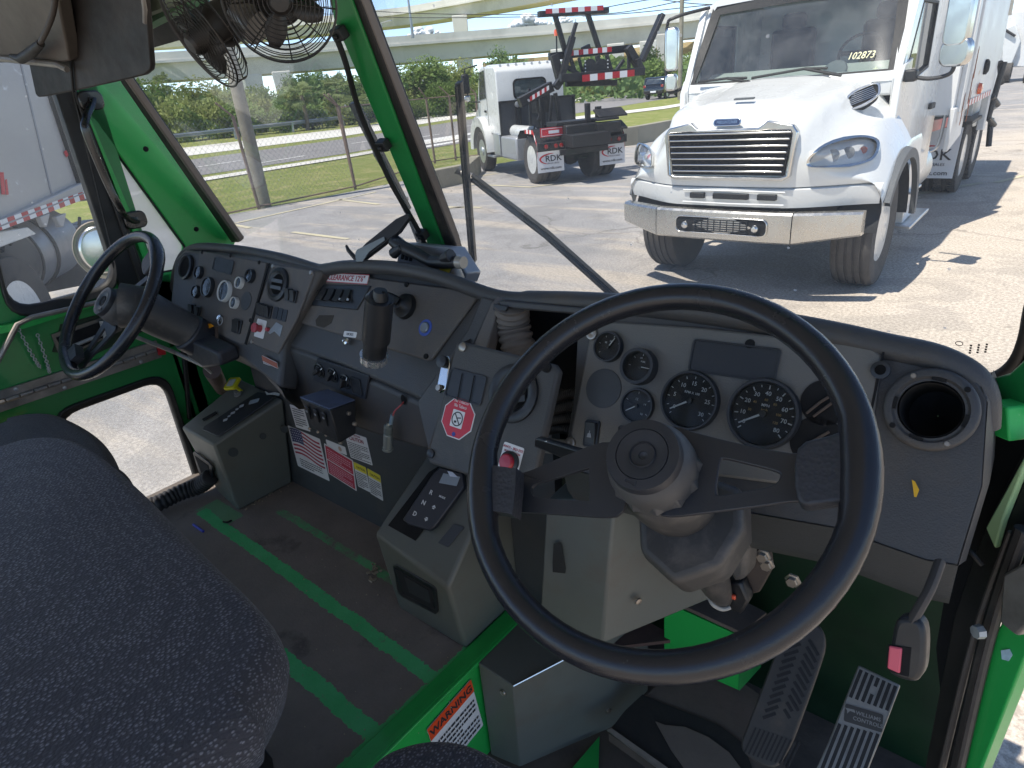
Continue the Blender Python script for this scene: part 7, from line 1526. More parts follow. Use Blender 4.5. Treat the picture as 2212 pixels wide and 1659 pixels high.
FPn=((FRt-FLt).cross(FLb-FLt)).normalized(); FPn=FPn if FPn.y<0 else -FPn; FPl=Pl(FRt,FPn)
panel('shifter_opening',((838,1135),(897,1168),(985,1052),(1000,1020),(945,1008),(926,1020)),dark,TPl,.0012,.001,0,CBX)
SH=panel('shifter_keypad',((869,1122),(880,1132),(925,1146),(938,1138),(1003,1050),(1000,1022),(950,1008),(936,1020)),mat('keypad_navy','#262a33',.35,var=.15,vs=30,dirt='#454038',dv=.6),TPl,.016,.016,.003,CBX)
panel('shifter_display',((958,1022),(994,1030),(986,1050),(948,1043)),mat('lcd_grey','#8f9aa2',.2,var=.1),TPl,.0175,.001,0,SH); panel('peeling_film',((966,1017),(978,1020),(989,1031),(972,1029)),mat('film_pale','#cfd6e0',.2,var=.05),TPl,.019,.0006,0,SH)
lx=TPl.fr(930,1064)
for t_,x,y,s_ in (('R',931,1064,.015),('N',915,1086,.015),('D',896,1110,.015),('MODE',955,1074,.0065)):
    Mx=TPl.fr(x,y,off=.0168); MB(Mx).text(t_,s_,Mx,.0002,bold=.03).build('key_letter',dialw,SH,smooth=0)
for x,y,s_ in ((937,1096,1),(921,1121,-1)): 
    Mx=TPl.fr(x,y,off=.0168); MB(Mx).prism([(-.006,0),(.006,0),(0,.006*s_)] if s_>0 else [(.006,0),(-.006,0),(0,-.006)],(0,0,.0003)).build('arrow_key',dialw,SH,smooth=0); MB(Mx).prism([(-.003,-.004*s_),(.003,-.004*s_),(.003,-.001*s_),(-.003,-.001*s_)],(0,0,.0003)).build('arrow_key',dialw,SH,smooth=0)
panel('blank_cover',((946,1172),(980,1131),(1003,1138),(968,1182)),mat('cover_grey','#3a3e44',.5,var=.1),TPl,.002,.002,.001,CBX)
fr_=panel('cup_recess_rim',((848,1222),(856,1220),(935,1266),(942,1275),(946,1322),(940,1328),(868,1290),(858,1280)),swm,FPl,.003,.004,.002,CBX); panel('cup_recess',((854,1228),(932,1272),(938,1316),(870,1282)),dark,FPl,.004,.001,0,CBX)
panel('recess_inner',((872,1244),(925,1275),(930,1304),(884,1280)),mat('recess_grey','#26272a',.6,var=.3,vs=40),FPl,.0052,.001,0,CBX)
# left console
lb=thing('side_console','smaller grey green console box with yellow parking brake knob, left of the lower wall decals','console',(-2.1,.85,FZ))
a_=Vector((-2.262,.775,1.015)); b_=Vector((-1.985,.775,PX(-1.985,465,963).z)); b_=PY(.775,465,963); a_=PY(.775,391,923); 
b_=Vector((-2.01,b_.y,b_.z)); c_2=PX(-1.985,606,860); c_2=Vector((-1.975,1.0,1.075)); d_2=Vector((a_.x+.02,1.0,1.10)); c_2=PY(.99,612,862); d_2=PY(.99,520,818)
fb=[Vector((-2.16,.80,FZ)),PZ(FZ,515,1104),PZ(FZ,632,1042),Vector((-2.16,1.0,FZ))]
LBX=MB().hexa(fb,[a_,b_,c_2,d_2]).build('console_body',boxm,lb,bevel=.008,seg=3)
tn=(b_-a_).cross(d_2-a_); tn=tn if tn.z>0 else -tn; TL=Pl(b_,tn); sn=(c_2-b_).cross(PZ(FZ,515,1104)-b_); sn=sn if sn.x>0 else -sn; SD=Pl(b_,sn); fn=(b_-a_).cross(fb[1]-a_); fn=fn if fn.y<0 else -fn; FD=Pl(b_,fn)
kp=panel('keypad',((437,928),(470,942),(477,940),(578,868),(592,857),(572,848),(556,846),(440,921)),mat('keypad_dark','#202329',.45,var=.15,vs=30),TL,.002,.004,.002,LBX)
for (x,y,w_,h_) in ((487,907,.018,.010),(495,899,.012,.007),(503,892,.018,.010),(512,884,.012,.008),(522,877,.018,.011)): Mx=TL.fr(x,y,off=.0045,rot=35); MB(Mx).prism(rrect(w_,h_,.002,2),(0,0,.0006)).build('key_mark',mat('key_pale','#a9adb0',.5,var=.1),kp,smooth=0)
Mx=TL.fr(549,867,off=.004,rot=32); MB(Mx).prism(rrect(.040,.018,.003,2),(0,0,.0006)).build('small_display',MATS['lcd_grey'],kp,smooth=0)
panel('slot',((436,905),(466,888),(469,893),(440,910)),dark,TL,.001,.0008,0,LBX)
panel('cup_recess_rim',((416,978),(420,975),(452,1000),(458,1010),(460,1052),(452,1050),(430,1025)),swm,FD,.003,.004,.002,LBX); panel('cup_recess',((420,984),(450,1006),(454,1044),(434,1020)),dark,FD,.004,.001,0,LBX)
for x,y,r_ in ((504,977,.016),(568,942,.011),(615,927,.013)): m=MB(SD.fr(x,y,ux=(0,1,0))); m.lathe([(r_,0),(r_,.0015),(.001,.0015)],20); m.build('hole_plug',mat('plug_dark','#2c3233',.6,var=.1),LBX)
m=MB(TL.fr(515,850)); m.lathe([(.017,0),(.015,.006),(.009,.008),(.007,.02)],20); pk=m.build('knob_collar',mat('collar_grey','#6f7270',.5,.3,var=.3,vs=40),LBX)
PK=thing('parking_brake_knob','square yellow pull knob on top of the left console','knob',TL(515,850)); c=PY(.93,509,829); Mk=TL.fr(512,838,off=.02,rot=20)
m=MB(Mk); m.lathe([(.008,-.02),(.006,.0),(.011,.010),(.013,.016)],14); m.build('knob_stem',mat('knob_yellow','#cfc62a',.4,var=.1,dirt='#8a8430',dv=.6),PK); m=MB(Mk@T(0,0,.018)); m.prism(rrect(.052,.050,.008),(0,0,.012)); kt=m.build('knob_top',MATS['knob_yellow'],PK,bevel=.003); m=MB(Mk@T(0,0,.0304)); m.prism(rrect(.030,.030,.003,2),(0,0,.0006)); m.build('knob_plate',mat('plate_worn','#b9bcb4',.5,var=.3,vs=120),kt,smooth=0)
m=MB(); m.prism([TL(x,y)+TL.n*.004 for x,y in ((574,846),(582,851),(596,849),(607,852),(604,857),(590,854),(578,855))],TL.n*.001); m.build('peeled_sticker',MATS['plate_worn'],lb,smooth=0)
# black corrugated hose at the left floor edge
CH=thing('floor_hose','black corrugated hose lying along the left floor edge beneath the door window','hose',PZ(FZ,340,1095)); hose('hose',[PZ(FZ+.03,300,1100),PZ(FZ+.035,340,1088),PZ(FZ+.04,385,1066),PZ(FZ+.05,430,1050),PZ(FZ+.10,455,1030)],.03,.016,CH,mat('hose_black','#242325',.6,var=.3,vs=20),.16,16)
# blue pen cap and floor litter
PN=thing('blue_pen','blue pen lying on the floor next to the green stripe end','pen',PZ(FZ,427,1140)); A=PZ(FZ+.005,418,1133); B=PZ(FZ+.005,439,1148); m=MB(); m.tube([A,B],.0045,8); m.build('pen_barrel',mat('pen_blue','#2a3aa0',.35,var=.05),PN); m=MB(); m.tube([A,A+(A-B).normalized()*.006],[.0045,.001],8); m.build('pen_tip',chrome_d,PN)
m=MB(); m.tube(smooth_loop([PZ(FZ+.004,565,1305) if 0 else PZ(FZ+.004,500,1124),PZ(FZ+.006,490,1128),PZ(FZ+.004,482,1127)],4,False),.003,6); tag(m.build('dry_twig',mat('twig','#1d1712',.9),base=True),'tiny dark twig on the floor beside the left console','twig')
r=random.Random(4)
m=MB()
for k in range(46):
    p=PZ(FZ+.002,r.uniform(640,1000),r.uniform(1180,1600)); s_=r.uniform(.001,.003); m.box(p,(s_,s_,.002))
for k in range(30):
    p=PZ(FZ+.002,805+r.gauss(0,7),1237+r.gauss(0,8)); s_=r.uniform(.003,.008); m.box(p,(s_,s_,.006),p and (T(*p)@Rz(r.uniform(0,90))@T(*(-p))))
for k in range(22):
    t_=r.random(); p=PZ(FZ+.002,515+t_*110+r.gauss(0,3),1106-t_*62+r.gauss(0,3)); s_=r.uniform(.002,.006); m.box(p,(s_,s_,.004))
tag(m.build('floor_crumbs',mat('crumbs','#a0937f',.9,var=.3,vs=200),smooth=0),kind='stuff')
# trailer brake box hanging under the centre console
BT=thing('switch_box','small black box with blue-grey top and three paddle switches hung under the centre dash','switch box',PY(.76,700,940))
bt=[PY(.74,648,860),PY(.74,712,886),PY(.82,768,866),PY(.82,708,843)]; bb=[PY(.76,675,925),PY(.75,733,958),PY(.80,770,937),PY(.82,715,905)]
BX=MB().hexa(bb,bt).build('box_body',mat('box_black','#1d2024',.45,var=.25,vs=30,dirt='#4b4844',dv=.6),BT,bevel=.003)
MB().prism([p+Vector((0,0,.001)) for p in bt],(0,0,.003)).build('box_lid',mat('lid_blue_grey','#5c6780',.35,.2,var=.25,vs=40,dirt='#3f3f44',dv=.5),BT,bevel=.001)
bfn=(bt[1]-bt[0]).cross(bb[0]-bt[0]); bfn=bfn if bfn.y<0 else -bfn; BF=Pl(bt[0],bfn)
for x in (667,685,703): 
    Mx=BF.fr(x,890+(x-667)*.4,rot=-18,off=.002); m=MB(Mx); m.prism(rrect(.014,.045,.006),(0,0,.004)); pd=m.build('paddle_switch',swm,BX,bevel=.002); m=MB(Mx@T(0,.008,.004)); m.prism([(-.003,-.004),(.003,-.004),(.003,.001),(-.003,.001)],(0,0,.002)); m.build('switch_mark',galv,pd)
    Mx=BF.fr(x+2,925+(x-667)*.4,rot=-18,off=.001); m=MB(Mx); m.lathe([(.004,0),(.003,.004),(.001,.004)],8); m.build('terminal',scrm,BX)
m=MB(KP.fr(720,855)); m.tube(smooth_loop([(0,0,.0),(0,.008,.010),(.004,.012,.014),(0,-.005,.018)],5,False),.003,8); m.build('lid_hook',galv,BT)
for p in ((752,892),(765,915),(735,955)): m=MB(mat4((0,1,0),(0,0,1),(1,0,0),PY(.79,*p))); m.lathe([(.006,0),(.005,.006),(.001,.007)],10); m.build('side_screw',scrm,BT)
# cup/lamp on a swivel arm in front of the centre plate
LS=thing('swivel_lamp','black cylindrical map lamp with chrome rim hanging from a swivel on the centre dash plate','lamp',UP(865,700))
Lp=Pl(UP(875,665)+UP.n*.03,UP.n)
m=MB(UP.fr(878,663)); m.lathe([(.030,0),(.028,.012),(.018,.018),(.012,.03),(.001,.032)],24); m.build('swivel_base',swm,LS)
m=MB(); m.tube(smooth_loop([UP(880,660)+UP.n*.03,UP(868,655)+UP.n*.05,UP(858,672)+UP.n*.055,UP(850,690)+UP.n*.05],5,False),.011,12); m.build('swivel_arm',swm,LS,smooth=60)
yl_=.80; ct=PY(yl_,820,645); cb2=PY(yl_,808,752); ce=PY(yl_,806,780); r1_=32*pxm(ct); 
m=MB(); m.tube([PY(yl_,821,643),ct,PY(yl_,812,735),PY(yl_,812,737)],[r1_*.75,r1_*.98,r1_,r1_*.93],32); m.build('lamp_sleeve',mat('sleeve_black','#2b2b2c',.4,var=.2,vs=40,dirt='#4a4440',dv=.6),LS,smooth=40)
m=MB(); m.tube([PY(yl_,812,736),PY(yl_,808,768)],[r1_*.86,r1_*.84],32); m.build('lamp_barrel',swm,LS,smooth=40); m=MB(); m.tube([PY(yl_,808,766),PY(yl_,807,779)],[r1_*1.02,r1_*.98],36); m.build('chrome_rim',mat('rim_bright','#d8d8d6',.28,.8,var=.15,vs=30),LS,smooth=40)
m=MB(); m.tube([PY(yl_,822,628),PY(yl_,821,645)],[.014,.018],14); 
for k in range(5): m.tube([PY(yl_,814+4*k,636),PY(yl_,814+4*k+1,629)],.002,6)
m.build('knurled_cap',swm,LS)

# ---------------- lower covers under the near wheel ----------------
kc=thing('column_cover','tall grey green sheet metal cover behind the near steering wheel','cover',(-.6,.95,.7))
cA=PY(.83,1178,1110); cB=PY(.83,1322,1105); cBb=PY(.80,1300,1392); cAb=PY(.80,1166,1332)
cA=PY(.83,1180,1080); cB=PY(.83,1328,1080)
def off(p,v): return Vector(p)+Vector(v)
rt=PX(cB.x+.02,1465,1130); rb=PX(cBb.x+.02,1478,1395) 
bkz=Vector((0,.36,0))
kb=MB().hexa([cAb,cBb,off(cBb,(.16,.34,-.02)),off(cAb,(0,.34,0))],[cA,cB,off(cB,(.10,.34,.02)),off(cA,(0,.34,.02))]).build('cover_body',boxm,kc,bevel=.005)
for p in ((1378,1298),): pass
sA=cB;sB=cBb; sN=(off(cBb,(.16,.34,-.02))-cBb).cross(cB-cBb); sN=sN if sN.x>0 else -sN; SC=Pl(cBb,sN)
m=MB(SC.fr(1378,1298,ux=(0,1,0))); m.lathe([(.008,0),(.007,.004),(.001,.005)],10); m.build('screw',scrm,kc)
m=MB(); m.prism([((cA+cAb)/2).lerp((cB+cBb)/2,.25)+Vector((a,-.002,b)) for a,b in ((-.015,-.06),(.010,-.075),(.02,0),(.012,.06),(-.006,.05),(-.012,0))],(0,-.0006,0)); m.build('scuff_patch',mat('scuff_dark','#20211f',.8,var=.4,vs=60),kc,smooth=0)
part('cover_base_plate',[PZ(.72,1160,1335),PZ(.72,1300,1400),PZ(.72,1470,1380),PZ(.72,1300,1290)],(0,0,-.01),mat('rusty_plate','#4d3a34',.85,var=.35,vs=20,dirt='#2a211e',dv=.5),kc)
lw=thing('pedal_side_box','low grey green sheet metal box beside the step, under the near steering wheel','cover',(-.8,.95,.4))
tA=PX(-.858,1033,1432); zt_=tA.z; tB=PZ(zt_,1108,1482); tC=Vector((tB.x+.01,1.30,zt_)); tD=Vector((-.858,1.30,zt_))
bB=PX(tB.x+.004,1128,1662); bB=Vector((tB.x+.004,tB.y-.002,.43))
rB=PZ(.55,1390,1500)
A0=PZ(.43,1123,1657); B0=PZ(.43,1321,1572); C0=PZ(.43,1400,1492); A1_=tB; B1_=Vector((B0.x,B0.y,zt_)); C1_=Vector((C0.x,C0.y,zt_)); D1_=Vector((-.858,C0.y+.05,zt_)); D0_=Vector((-.858,C0.y+.05,.43)); E0_=Vector((-.858,tA.y,.43))
lbm=MB(); lbm.add([E0_,A0,B0,C0,D0_,tA,A1_,B1_,C1_,D1_],[(4,3,2,1,0),(5,6,7,8,9),(0,1,6,5),(1,2,7,6),(2,3,8,7),(3,4,9,8),(4,0,5,9)]); LWB=lbm.build('box_body',boxm,lw,bevel=.003)
part('well_green_panel',[PZ(.44,1215,1690),PZ(.44,1295,1596),PZ(.44,1292,1690)],(0,0,.01),green_b)
LSD=Pl(tB,(1,0,.0)); MB().tube([A1_+Vector((.001,0,.001)),B1_+Vector((.001,0,.001))],.0022,6).build('worn_edge',chrome_d,lw)
for F_,x,y,u_ in ((Pl(tB,(0,-1,0)),1087,1496,(1,0,0)),(Pl(A0,(B0-A0).cross(Vector((0,0,1)))),1315,1535,(0,1,0))): m=MB(F_.fr(x,y,ux=u_)); m.lathe([(.008,0),(.007,.004),(.001,.005)],10); m.build('screw',scrm,lw)
m=MB(); q0=PX(tB.x+.012,1150,1500); 
wing=MB(); WPp=[(1196,1424),(1470,1480),(1530,1552),(1450,1590),(1390,1620),(1180,1640)]
# ---------------- pedals ----------------
pedm=mat('pedal_rubber','#3b3835',.6,var=.25,vs=20,dirt='#6a5c4c',dv=.55); alm=mat('pedal_metal','#85847f',.4,.45,var=.2,vs=30,dirt='#4a4743',dv=.5)
BP=Pl(PY(1.02,1700,1500),(0,-.62,.60)); bp=thing('brake_pedal','wide black rubber treadle pedal with chevron grooves under the near wheel','pedal',BP(1680,1560))
out_=[(1722,1352),(1755,1345),(1776,1362),(1782,1395),(1770,1440),(1742,1520),(1712,1600),(1690,1640),(1672,1658),(1640,1650),(1608,1628),(1601,1605),(1612,1572),(1640,1500),(1680,1400)]
PB=MB().prism([p for p in smooth_loop([BP(*q) for q in out_],3)],BP.n*-.022).build('pedal_pad',pedm,bp,bevel=.004)
tread=mat('tread_black','#171615',.6,var=.2,vs=40)
m=MB()
def seg(F,a,b,w,off_,m):
    A=F(*a)+F.n*off_; B=F(*b)+F.n*off_; d=(B-A).normalized(); s_=d.cross(F.n)*w/2; m.prism([A-s_,B-s_,B+s_,A+s_],F.n*.0012)
for k in range(12):
    s_y=1372+15*k; s_x=1742-5.4*k
    seg(BP,(s_x-7,s_y+4),(s_x-38+.3*k,s_y+14),.0062,0,m); seg(BP,(s_x+6,s_y+10),(s_x+(26 if k<9 else 18),s_y+(44 if k<9 else 30)),.0062,0,m) if k<11 else None
for k in range(11):
    x=1612+9.5*k; seg(BP,(x+21,1586+3.2*k-14),(x-4,1632+3.0*k-6),.0035,0,m)
m.build('tread_grooves',tread,PB,smooth=0)
AP_=Pl(PY(1.0,1850,1560),(0,-.60,.62)); ap=thing('accelerator_pedal','long ribbed metal accelerator pedal at the bottom right edge','pedal',AP_(1840,1580))
PA=MB().prism([AP_(x,y) for x,y in ((1854,1436),(1945,1480),(1900,1600),(1860,1700),(1745,1700),(1790,1600))],AP_.n*-.018).build('pedal_pad',alm,ap,bevel=.003)
def apx(u,v):                                        # u across 0..1, v along 0 (top)..1 (bottom edge 1659)
    a=Vector((1854,1436)).lerp(Vector((1765,1659)),v); b=Vector((1945,1480)).lerp(Vector((1875,1672)),v); p=a.lerp(b,u); return (p.x,p.y)
m=MB()
for k in range(7):
    u=.10+.135*k
    seg(AP_,apx(u,.03),apx(u,.30),.0058,0,m) if k not in (3,) else (seg(AP_,apx(u,.03),apx(u,.12),.0058,0,m),seg(AP_,apx(u,.2),apx(u,.30),.0058,0,m))
m.build('pedal_slots',tread,PA,smooth=0); m=MB()
for k in range(7): seg(AP_,apx(.10+.135*k,.56),apx(.10+.135*k,1.15),.0058,0,m)
m.build('pedal_slots',tread,PA,smooth=0)
M_,w,h=fit(AP_,(apx(.1,.36),apx(.93,.36),apx(.93,.53),apx(.1,.53))); M_=M_@T(0,0,.0005); np_=MB(M_).prism(rrect(w,h,.003,2),(0,0,.001)).build('name_plate',mat('plate_dark','#3f3d3a',.5,.2,var=.2,vs=30),PA,smooth=0)
for t_,y_ in (('WILLIAMS',.16),('CONTROLS',-.18)): MB(M_).text(t_,h*.30,M_@T(w*.12,h*y_,.001),.0004,bold=.02).build('plate_lettering',alm,np_,smooth=0)
MB(M_@T(-w*.36,h*.10,.001)).prism([(-.009,.005),(.007,.006),(.009,.001),(.0,.002),(-.004,-.004),(-.005,.002)],(0,0,.0005)).build('plate_emblem',alm,np_,smooth=0)
# ---------------- seat belt buckle ----------------
bk=thing('seat_belt_buckle','black seat belt buckle with pink release button hanging at right by the door','buckle',PY(.62,1960,1470))
m=MB(); F_=Pl((0,.62,1.4),(-.15,-1,.25)); 
m.prism(smooth_loop([F_(*p) for p in ((1933,1345),(1955,1335),(1985,1342),(1998,1372),(1996,1440),(1985,1468),(1968,1474),(1930,1462),(1914,1440),(1922,1395))],3),F_.n*-.022); BKL=m.build('buckle_body',swm,bk,bevel=.005,seg=3)
panel('release_slot',((1918,1392),(1968,1400),(1962,1462),(1924,1452),(1914,1440)),dark,F_,.001,.001,.0,BKL); panel('red_button',((1920,1396),(1948,1401),(1943,1456),(1916,1444)),mat('button_pink','#cf5566',.45,var=.06),F_,.004,.004,.0015,BKL)
MB().tube(smooth_loop([F_(1965,1345)-F_.n*.01,F_(1985,1310)-F_.n*.012,F_(1998,1280)-F_.n*.02,F_(2005,1240)-F_.n*.04],5,False),.011,10,flat=.5).build('buckle_strap',mat('strap_grey','#3c3836',.7,var=.2),bk)
# ---------------- seats ----------------
def fabric(name,a,b,fleck,sc=150):
    n=NT(name); x,y,z=n.sep(); c=n.mix(n.noise(3,6,.6),srgb(a),srgb(b))
    mp=n.node('ShaderNodeMapping'); mp.inputs['Rotation'].default_value=(0,0,R_(18)); mp.inputs['Scale'].default_value=(1,.62,1); n.l(n.tc.outputs['Object'],mp.inputs[0])
    v=n.node('ShaderNodeTexVoronoi'); v.inputs['Scale'].default_value=sc; v.inputs['Randomness'].default_value=.75; n.l(mp.outputs[0],v.inputs['Vector'])
    k=n.ramp(v.outputs['Distance'],.18,.42); cc=n.sep(v.outputs['Color'])
    c2=n.mix(n.math('MULTIPLY',n.math('SUBTRACT',1,k),n.math('MULTIPLY_ADD',cc[0],.35,.35)),c,srgb(fleck)); n.bump(n.math('SUBTRACT',1,v.outputs['Distance']),.8,.002)
    MATS[name]=n.fin(c2,.95,0,.15); n.b.inputs['Sheen Weight'].default_value=.15; return n.m
fab=fabric('seat_fabric','#3a383b','#474548','#8b898d',260); fab2=fabric('seat_fabric_dark','#2e2a27','#3a3531','#55504a',300)
def cushion(name,label,outline,z0,z1,M,m_,r=.05,dome=.02,grp='black fabric seats of the cab'):
    """rounded cushion from a plan outline (world x,y), top at z1"""
    t=thing('cab_chair',label,'seat',Vector((sum(p[0] for p in outline)/len(outline),sum(p[1] for p in outline)/len(outline),z0)),grp)
    P=smooth_loop([Vector((*p,0)) for p in outline],8); c=sum(P,Vector())/len(P); rows=[]
    n_=8
    rows.append([Vector((p.x,p.y,z0)).lerp(Vector((c.x,c.y,z0)),.04) for p in P])
    for k in range(n_+1):
        a=math.pi/2*k/n_; d=r*(1-math.cos(a)); zz=z1-dome-r+r*math.sin(a); rows.append([Vector((p.x,p.y,zz))+(c-p).normalized()*d*Vector((1,1,0)).length/1.414 for p in P])
    L_=rows[-1]; 
    for k in (.2,.4,.6,.8,.999): rows.append([Vector((q.x+(c.x-q.x)*k,q.y+(c.y-q.y)*k,z1-dome+dome*(1-(1-k)**2))) for q in L_])
    m=MB(M); m.grid(rows,close=True); m.build('cushion',m_,t,smooth=180); return t
I0=I4
ZB=1.40
big_out=[PZ(ZB-.03,x,y).xy for x,y in ((-120,1000),(0,962),(60,945),(130,942),(200,965),(300,1042),(450,1190),(565,1305),(604,1365),(608,1420),(560,1520),(500,1600))]
big_out=[tuple(p) for p in big_out]+[(big_out[-1][0]-.04,-.25) if 0 else (-.62,-.10),(-.75,-.30),(-1.2,-.42),(-1.6,-.35)]
st=cushion('cab_seat','big dark woven seat cushion filling the lower left corner',big_out,ZB-.12,ZB,None,fab,.05,.018)
part_=MB(); part_.box((-.98,-.05,1.02),(.60,.42,.54)); part_.build('seat_pedestal',mat('pedestal_black','#131317',.7,var=.2),st,bevel=.03)
m=MB(); 
m.prism([PZ(FZ+.02,530,1660),PZ(FZ+.02,600,1700),PZ(.98,590,1640),PZ(.98,540,1570)],(-.1,0,0)); m.build('seat_foot',mat('foot_grey','#3d434c',.6,var=.15),st,bevel=.004)
fo_=[tuple(PZ(1.24,x,y).xy) for x,y in ((-30,925),(20,902),(70,892),(125,893),(180,915),(225,950),(252,1002),(240,1060))]+[(-1.72,-.1),(-2.3,-.2)]
cushion('cab_seat','far black seat cushion at the left edge, below the door hinge',fo_,1.08,1.262,None,fab2,.045,.010)
zn=1.20; no_=[PZ(zn,x,y).xy for x,y in ((770,1680),(800,1635),(850,1600),(930,1581),(1010,1590),(1080,1625),(1130,1675))]
no_=[tuple(p) for p in no_]+[(-.36,.28),(-.34,-.1),(-.60,-.1),(-.60,.15)]
cushion('cab_seat','low dark woven seat top peeking in at the bottom edge, below the warning sticker',no_,zn-.12,zn+.005,None,fab,.03,.006)
# yellow foam strip on the far seat back edge
tag(MB().prism([LW(-30,935)+Vector((.03,0,0)),LW(70,893)+Vector((.03,0,0)),LW(78,900)+Vector((.03,0,0)),LW(40,925)+Vector((.03,0,0)),LW(-30,955)+Vector((.03,0,0))],(.02,0,0)).build('foam_strip',mat('foam_yellow','#c7b27a',.9,var=.3,vs=40),bevel=.003,base=True),'torn yellow foam strip on the door behind the far seat','foam')
# ---------------- visor, overhead box, fans ----------------
VP=Pl(PY(.66,200,100),(.12,-1,-.10)); vz=thing('sun_visor','large dark brown sun visor with rounded corners at the top left','sun visor',VP(200,0))
out_=[VP(x,y) for x,y in ((62,138),(64,120),(80,60),(140,-20),(230,-60),(305,-60),(312,-20),(318,40),(326,140),(324,152),(312,162),(270,172),(180,192),(96,209),(82,210),(76,203))]
MB().prism(out_,VP.n*-.012).build('visor_panel',headl,vz,bevel=.003); MB().tube([VP(150,45)+VP.n*.004,VP(156,120)+VP.n*.004,VP(162,198)+VP.n*.004],.003,6).build('visor_seam',mat('seam_dark','#120f0e',.7),vz)
MB().tube([VP(308,-20),VP(313,20),VP(314,50)],.005,8).build('visor_pin',weath_al,vz)
OV=Pl(PY(.60,60,40),(.1,-1,-.3)); ob=thing('overhead_box','scuffed metal overhead box edge with a black plug cable at the top left corner','overhead console',OV(60,40))
MB().prism([OV(x,y) for x,y in ((-40,-60),(60,-60),(125,0),(150,132),(130,136),(-40,122))],OV.n*-.03).build('box_panel',mat('scuffed_panel','#5e564f',.55,.3,var=.3,vs=9,dirt='#2f2824',dv=.45),ob,bevel=.004)
MB().tube([OV(-40,120)+OV.n*.006,OV(130,138)+OV.n*.006,OV(150,148)+OV.n*.006],.007,8).build('box_lip',weath_al,ob)
MB().tube(smooth_loop([OV(152,-40)+OV.n*.03,OV(146,10)+OV.n*.03,OV(132,50)+OV.n*.03,OV(112,88)+OV.n*.03],6,False),.0055,12).build('cable',mat('cable_brown','#3b322c',.6,var=.2),ob); MB().tube([OV(116,84)+OV.n*.03,OV(95,104)+OV.n*.03,OV(72,118)+OV.n*.03,OV(50,112)+OV.n*.03],[.008,.0115,.0105,.005],12).build('plug',mat('plug_black','#221d1a',.6,var=.2,vs=40),ob)
def fan(label,cpx,dist,R,nrm,back):
    c=EYE+ray(*cpx)*dist; n_=Vector(nrm).normalized(); u=n_.cross(Vector((0,0,1))).normalized(); v=n_.cross(u).normalized()*-1; M=mat4(u,v,n_,c); t=thing('cab_fan',label,'fan',c,'wire cage fans under the header')
    wirem=mat('fan_wire','#2f2b28',.4,.5,var=.3,vs=20); dome=lambda r_: .014*(1-(r_/R)**2)+.008
    m=MB(M)
    for k in range(11):
        r_=R*(.22+.78*k/10); m.tube([(r_*math.cos(a),r_*math.sin(a),dome(r_)) for a in [i*math.pi/28 for i in range(56)]],.0008 if k<10 else .0016,5,closed=True)
    for k in range(6):
        a=R_(60*k+10); m.tube([(r_*math.cos(a),r_*math.sin(a),dome(r_)-.001) for r_ in [R*(.15+.85*i/8) for i in range(9)]]+[(R*math.cos(a),R*math.sin(a),-.012)],.0011,5)
    m.build('front_cage',wirem,t)
    m=MB(M)
    for k in range(9):
        r_=R*(.3+.7*k/8); m.tube([(r_*math.cos(a),r_*math.sin(a),-.012-.018*(1-(r_/R)**2)) for a in [i*math.pi/28 for i in range(56)]],.0008,5,closed=True)
    for k in range(8):
        a=R_(45*k); m.tube([(r_*math.cos(a),r_*math.sin(a),-.013-.018*(1-(r_/R)**2)) for r_ in [R*(.25+.75*i/6) for i in range(7)]],.0011,5)
    m.build('rear_cage',wirem,t)
    m=MB(M); m.lathe([(.001,-.10),(.030,-.098),(.032,-.03),(.020,-.01),(.018,.018),(.012,.026),(.001,.027)],28); m.build('motor',mat('motor_black','#26221f',.5,var=.2,vs=20),t)
    for k in range(4):
        M_b=M@Rz(90*k+20); rows=[]
        for i in range(8):
            r_=R*(.16+.62*i/7); w=.017*math.sin(math.pi*(.18+.68*i/7)); th=R_(38-20*i/7); rows.append([Vector((r_,-w*math.cos(th),-w*math.sin(th))),Vector((r_,0,.002)),Vector((r_,w*math.cos(th),w*math.sin(th)))])
        m=MB(M_b@T(0,0,.002)); m.grid(rows); b=m.build('blade',mat('blade_grey','#2f2c2a',.4,var=.15),t,smooth=60); s_=b.modifiers.new('thick','SOLIDIFY'); s_.thickness=.002
    m=MB(); a=c-n_*.085; m.tube(smooth_loop([a,a+Vector(back)*.5+Vector((0,0,-.005)),a+Vector(back)],5,False),[.012]*11,12); m.build('mounting_arm',mat('bracket_steel','#6d6862',.4,.5,var=.2,vs=20),t)
    return t
fc=EYE+ray(605,3)*1.12; cn=(EYE-fc).normalized()
fan('front-facing round wire cage fan at the top, in front of the green windshield post','605 3' and (605,3),1.12,.077,(cn.x*.97+.05,cn.y-.05,cn.z-.05),(-.05,.06,.10))
ir=CAMR.col[0]; iu=CAMR.col[1]; fc2=EYE+ray(440,80)*1.2; cn2=(EYE-fc2).normalized(); n2=cn2*.40+(ir*-.83-iu*.56)*.92; fan('edge-on round wire cage fan at the top, left of the other fan',(440,80),1.2,.074,n2,(.05,.03,.08))
m=MB(); p0=EYE+ray(560,60)*1.17; p1=EYE+ray(520,25)*1.19; m.tube([p0,p1],.028,20); tag(m.build('fan_mount',mat('mount_can','#6b6764',.3,.7,var=.2,vs=14),base=True),'steel mounting can between the two wire cage fans','bracket')

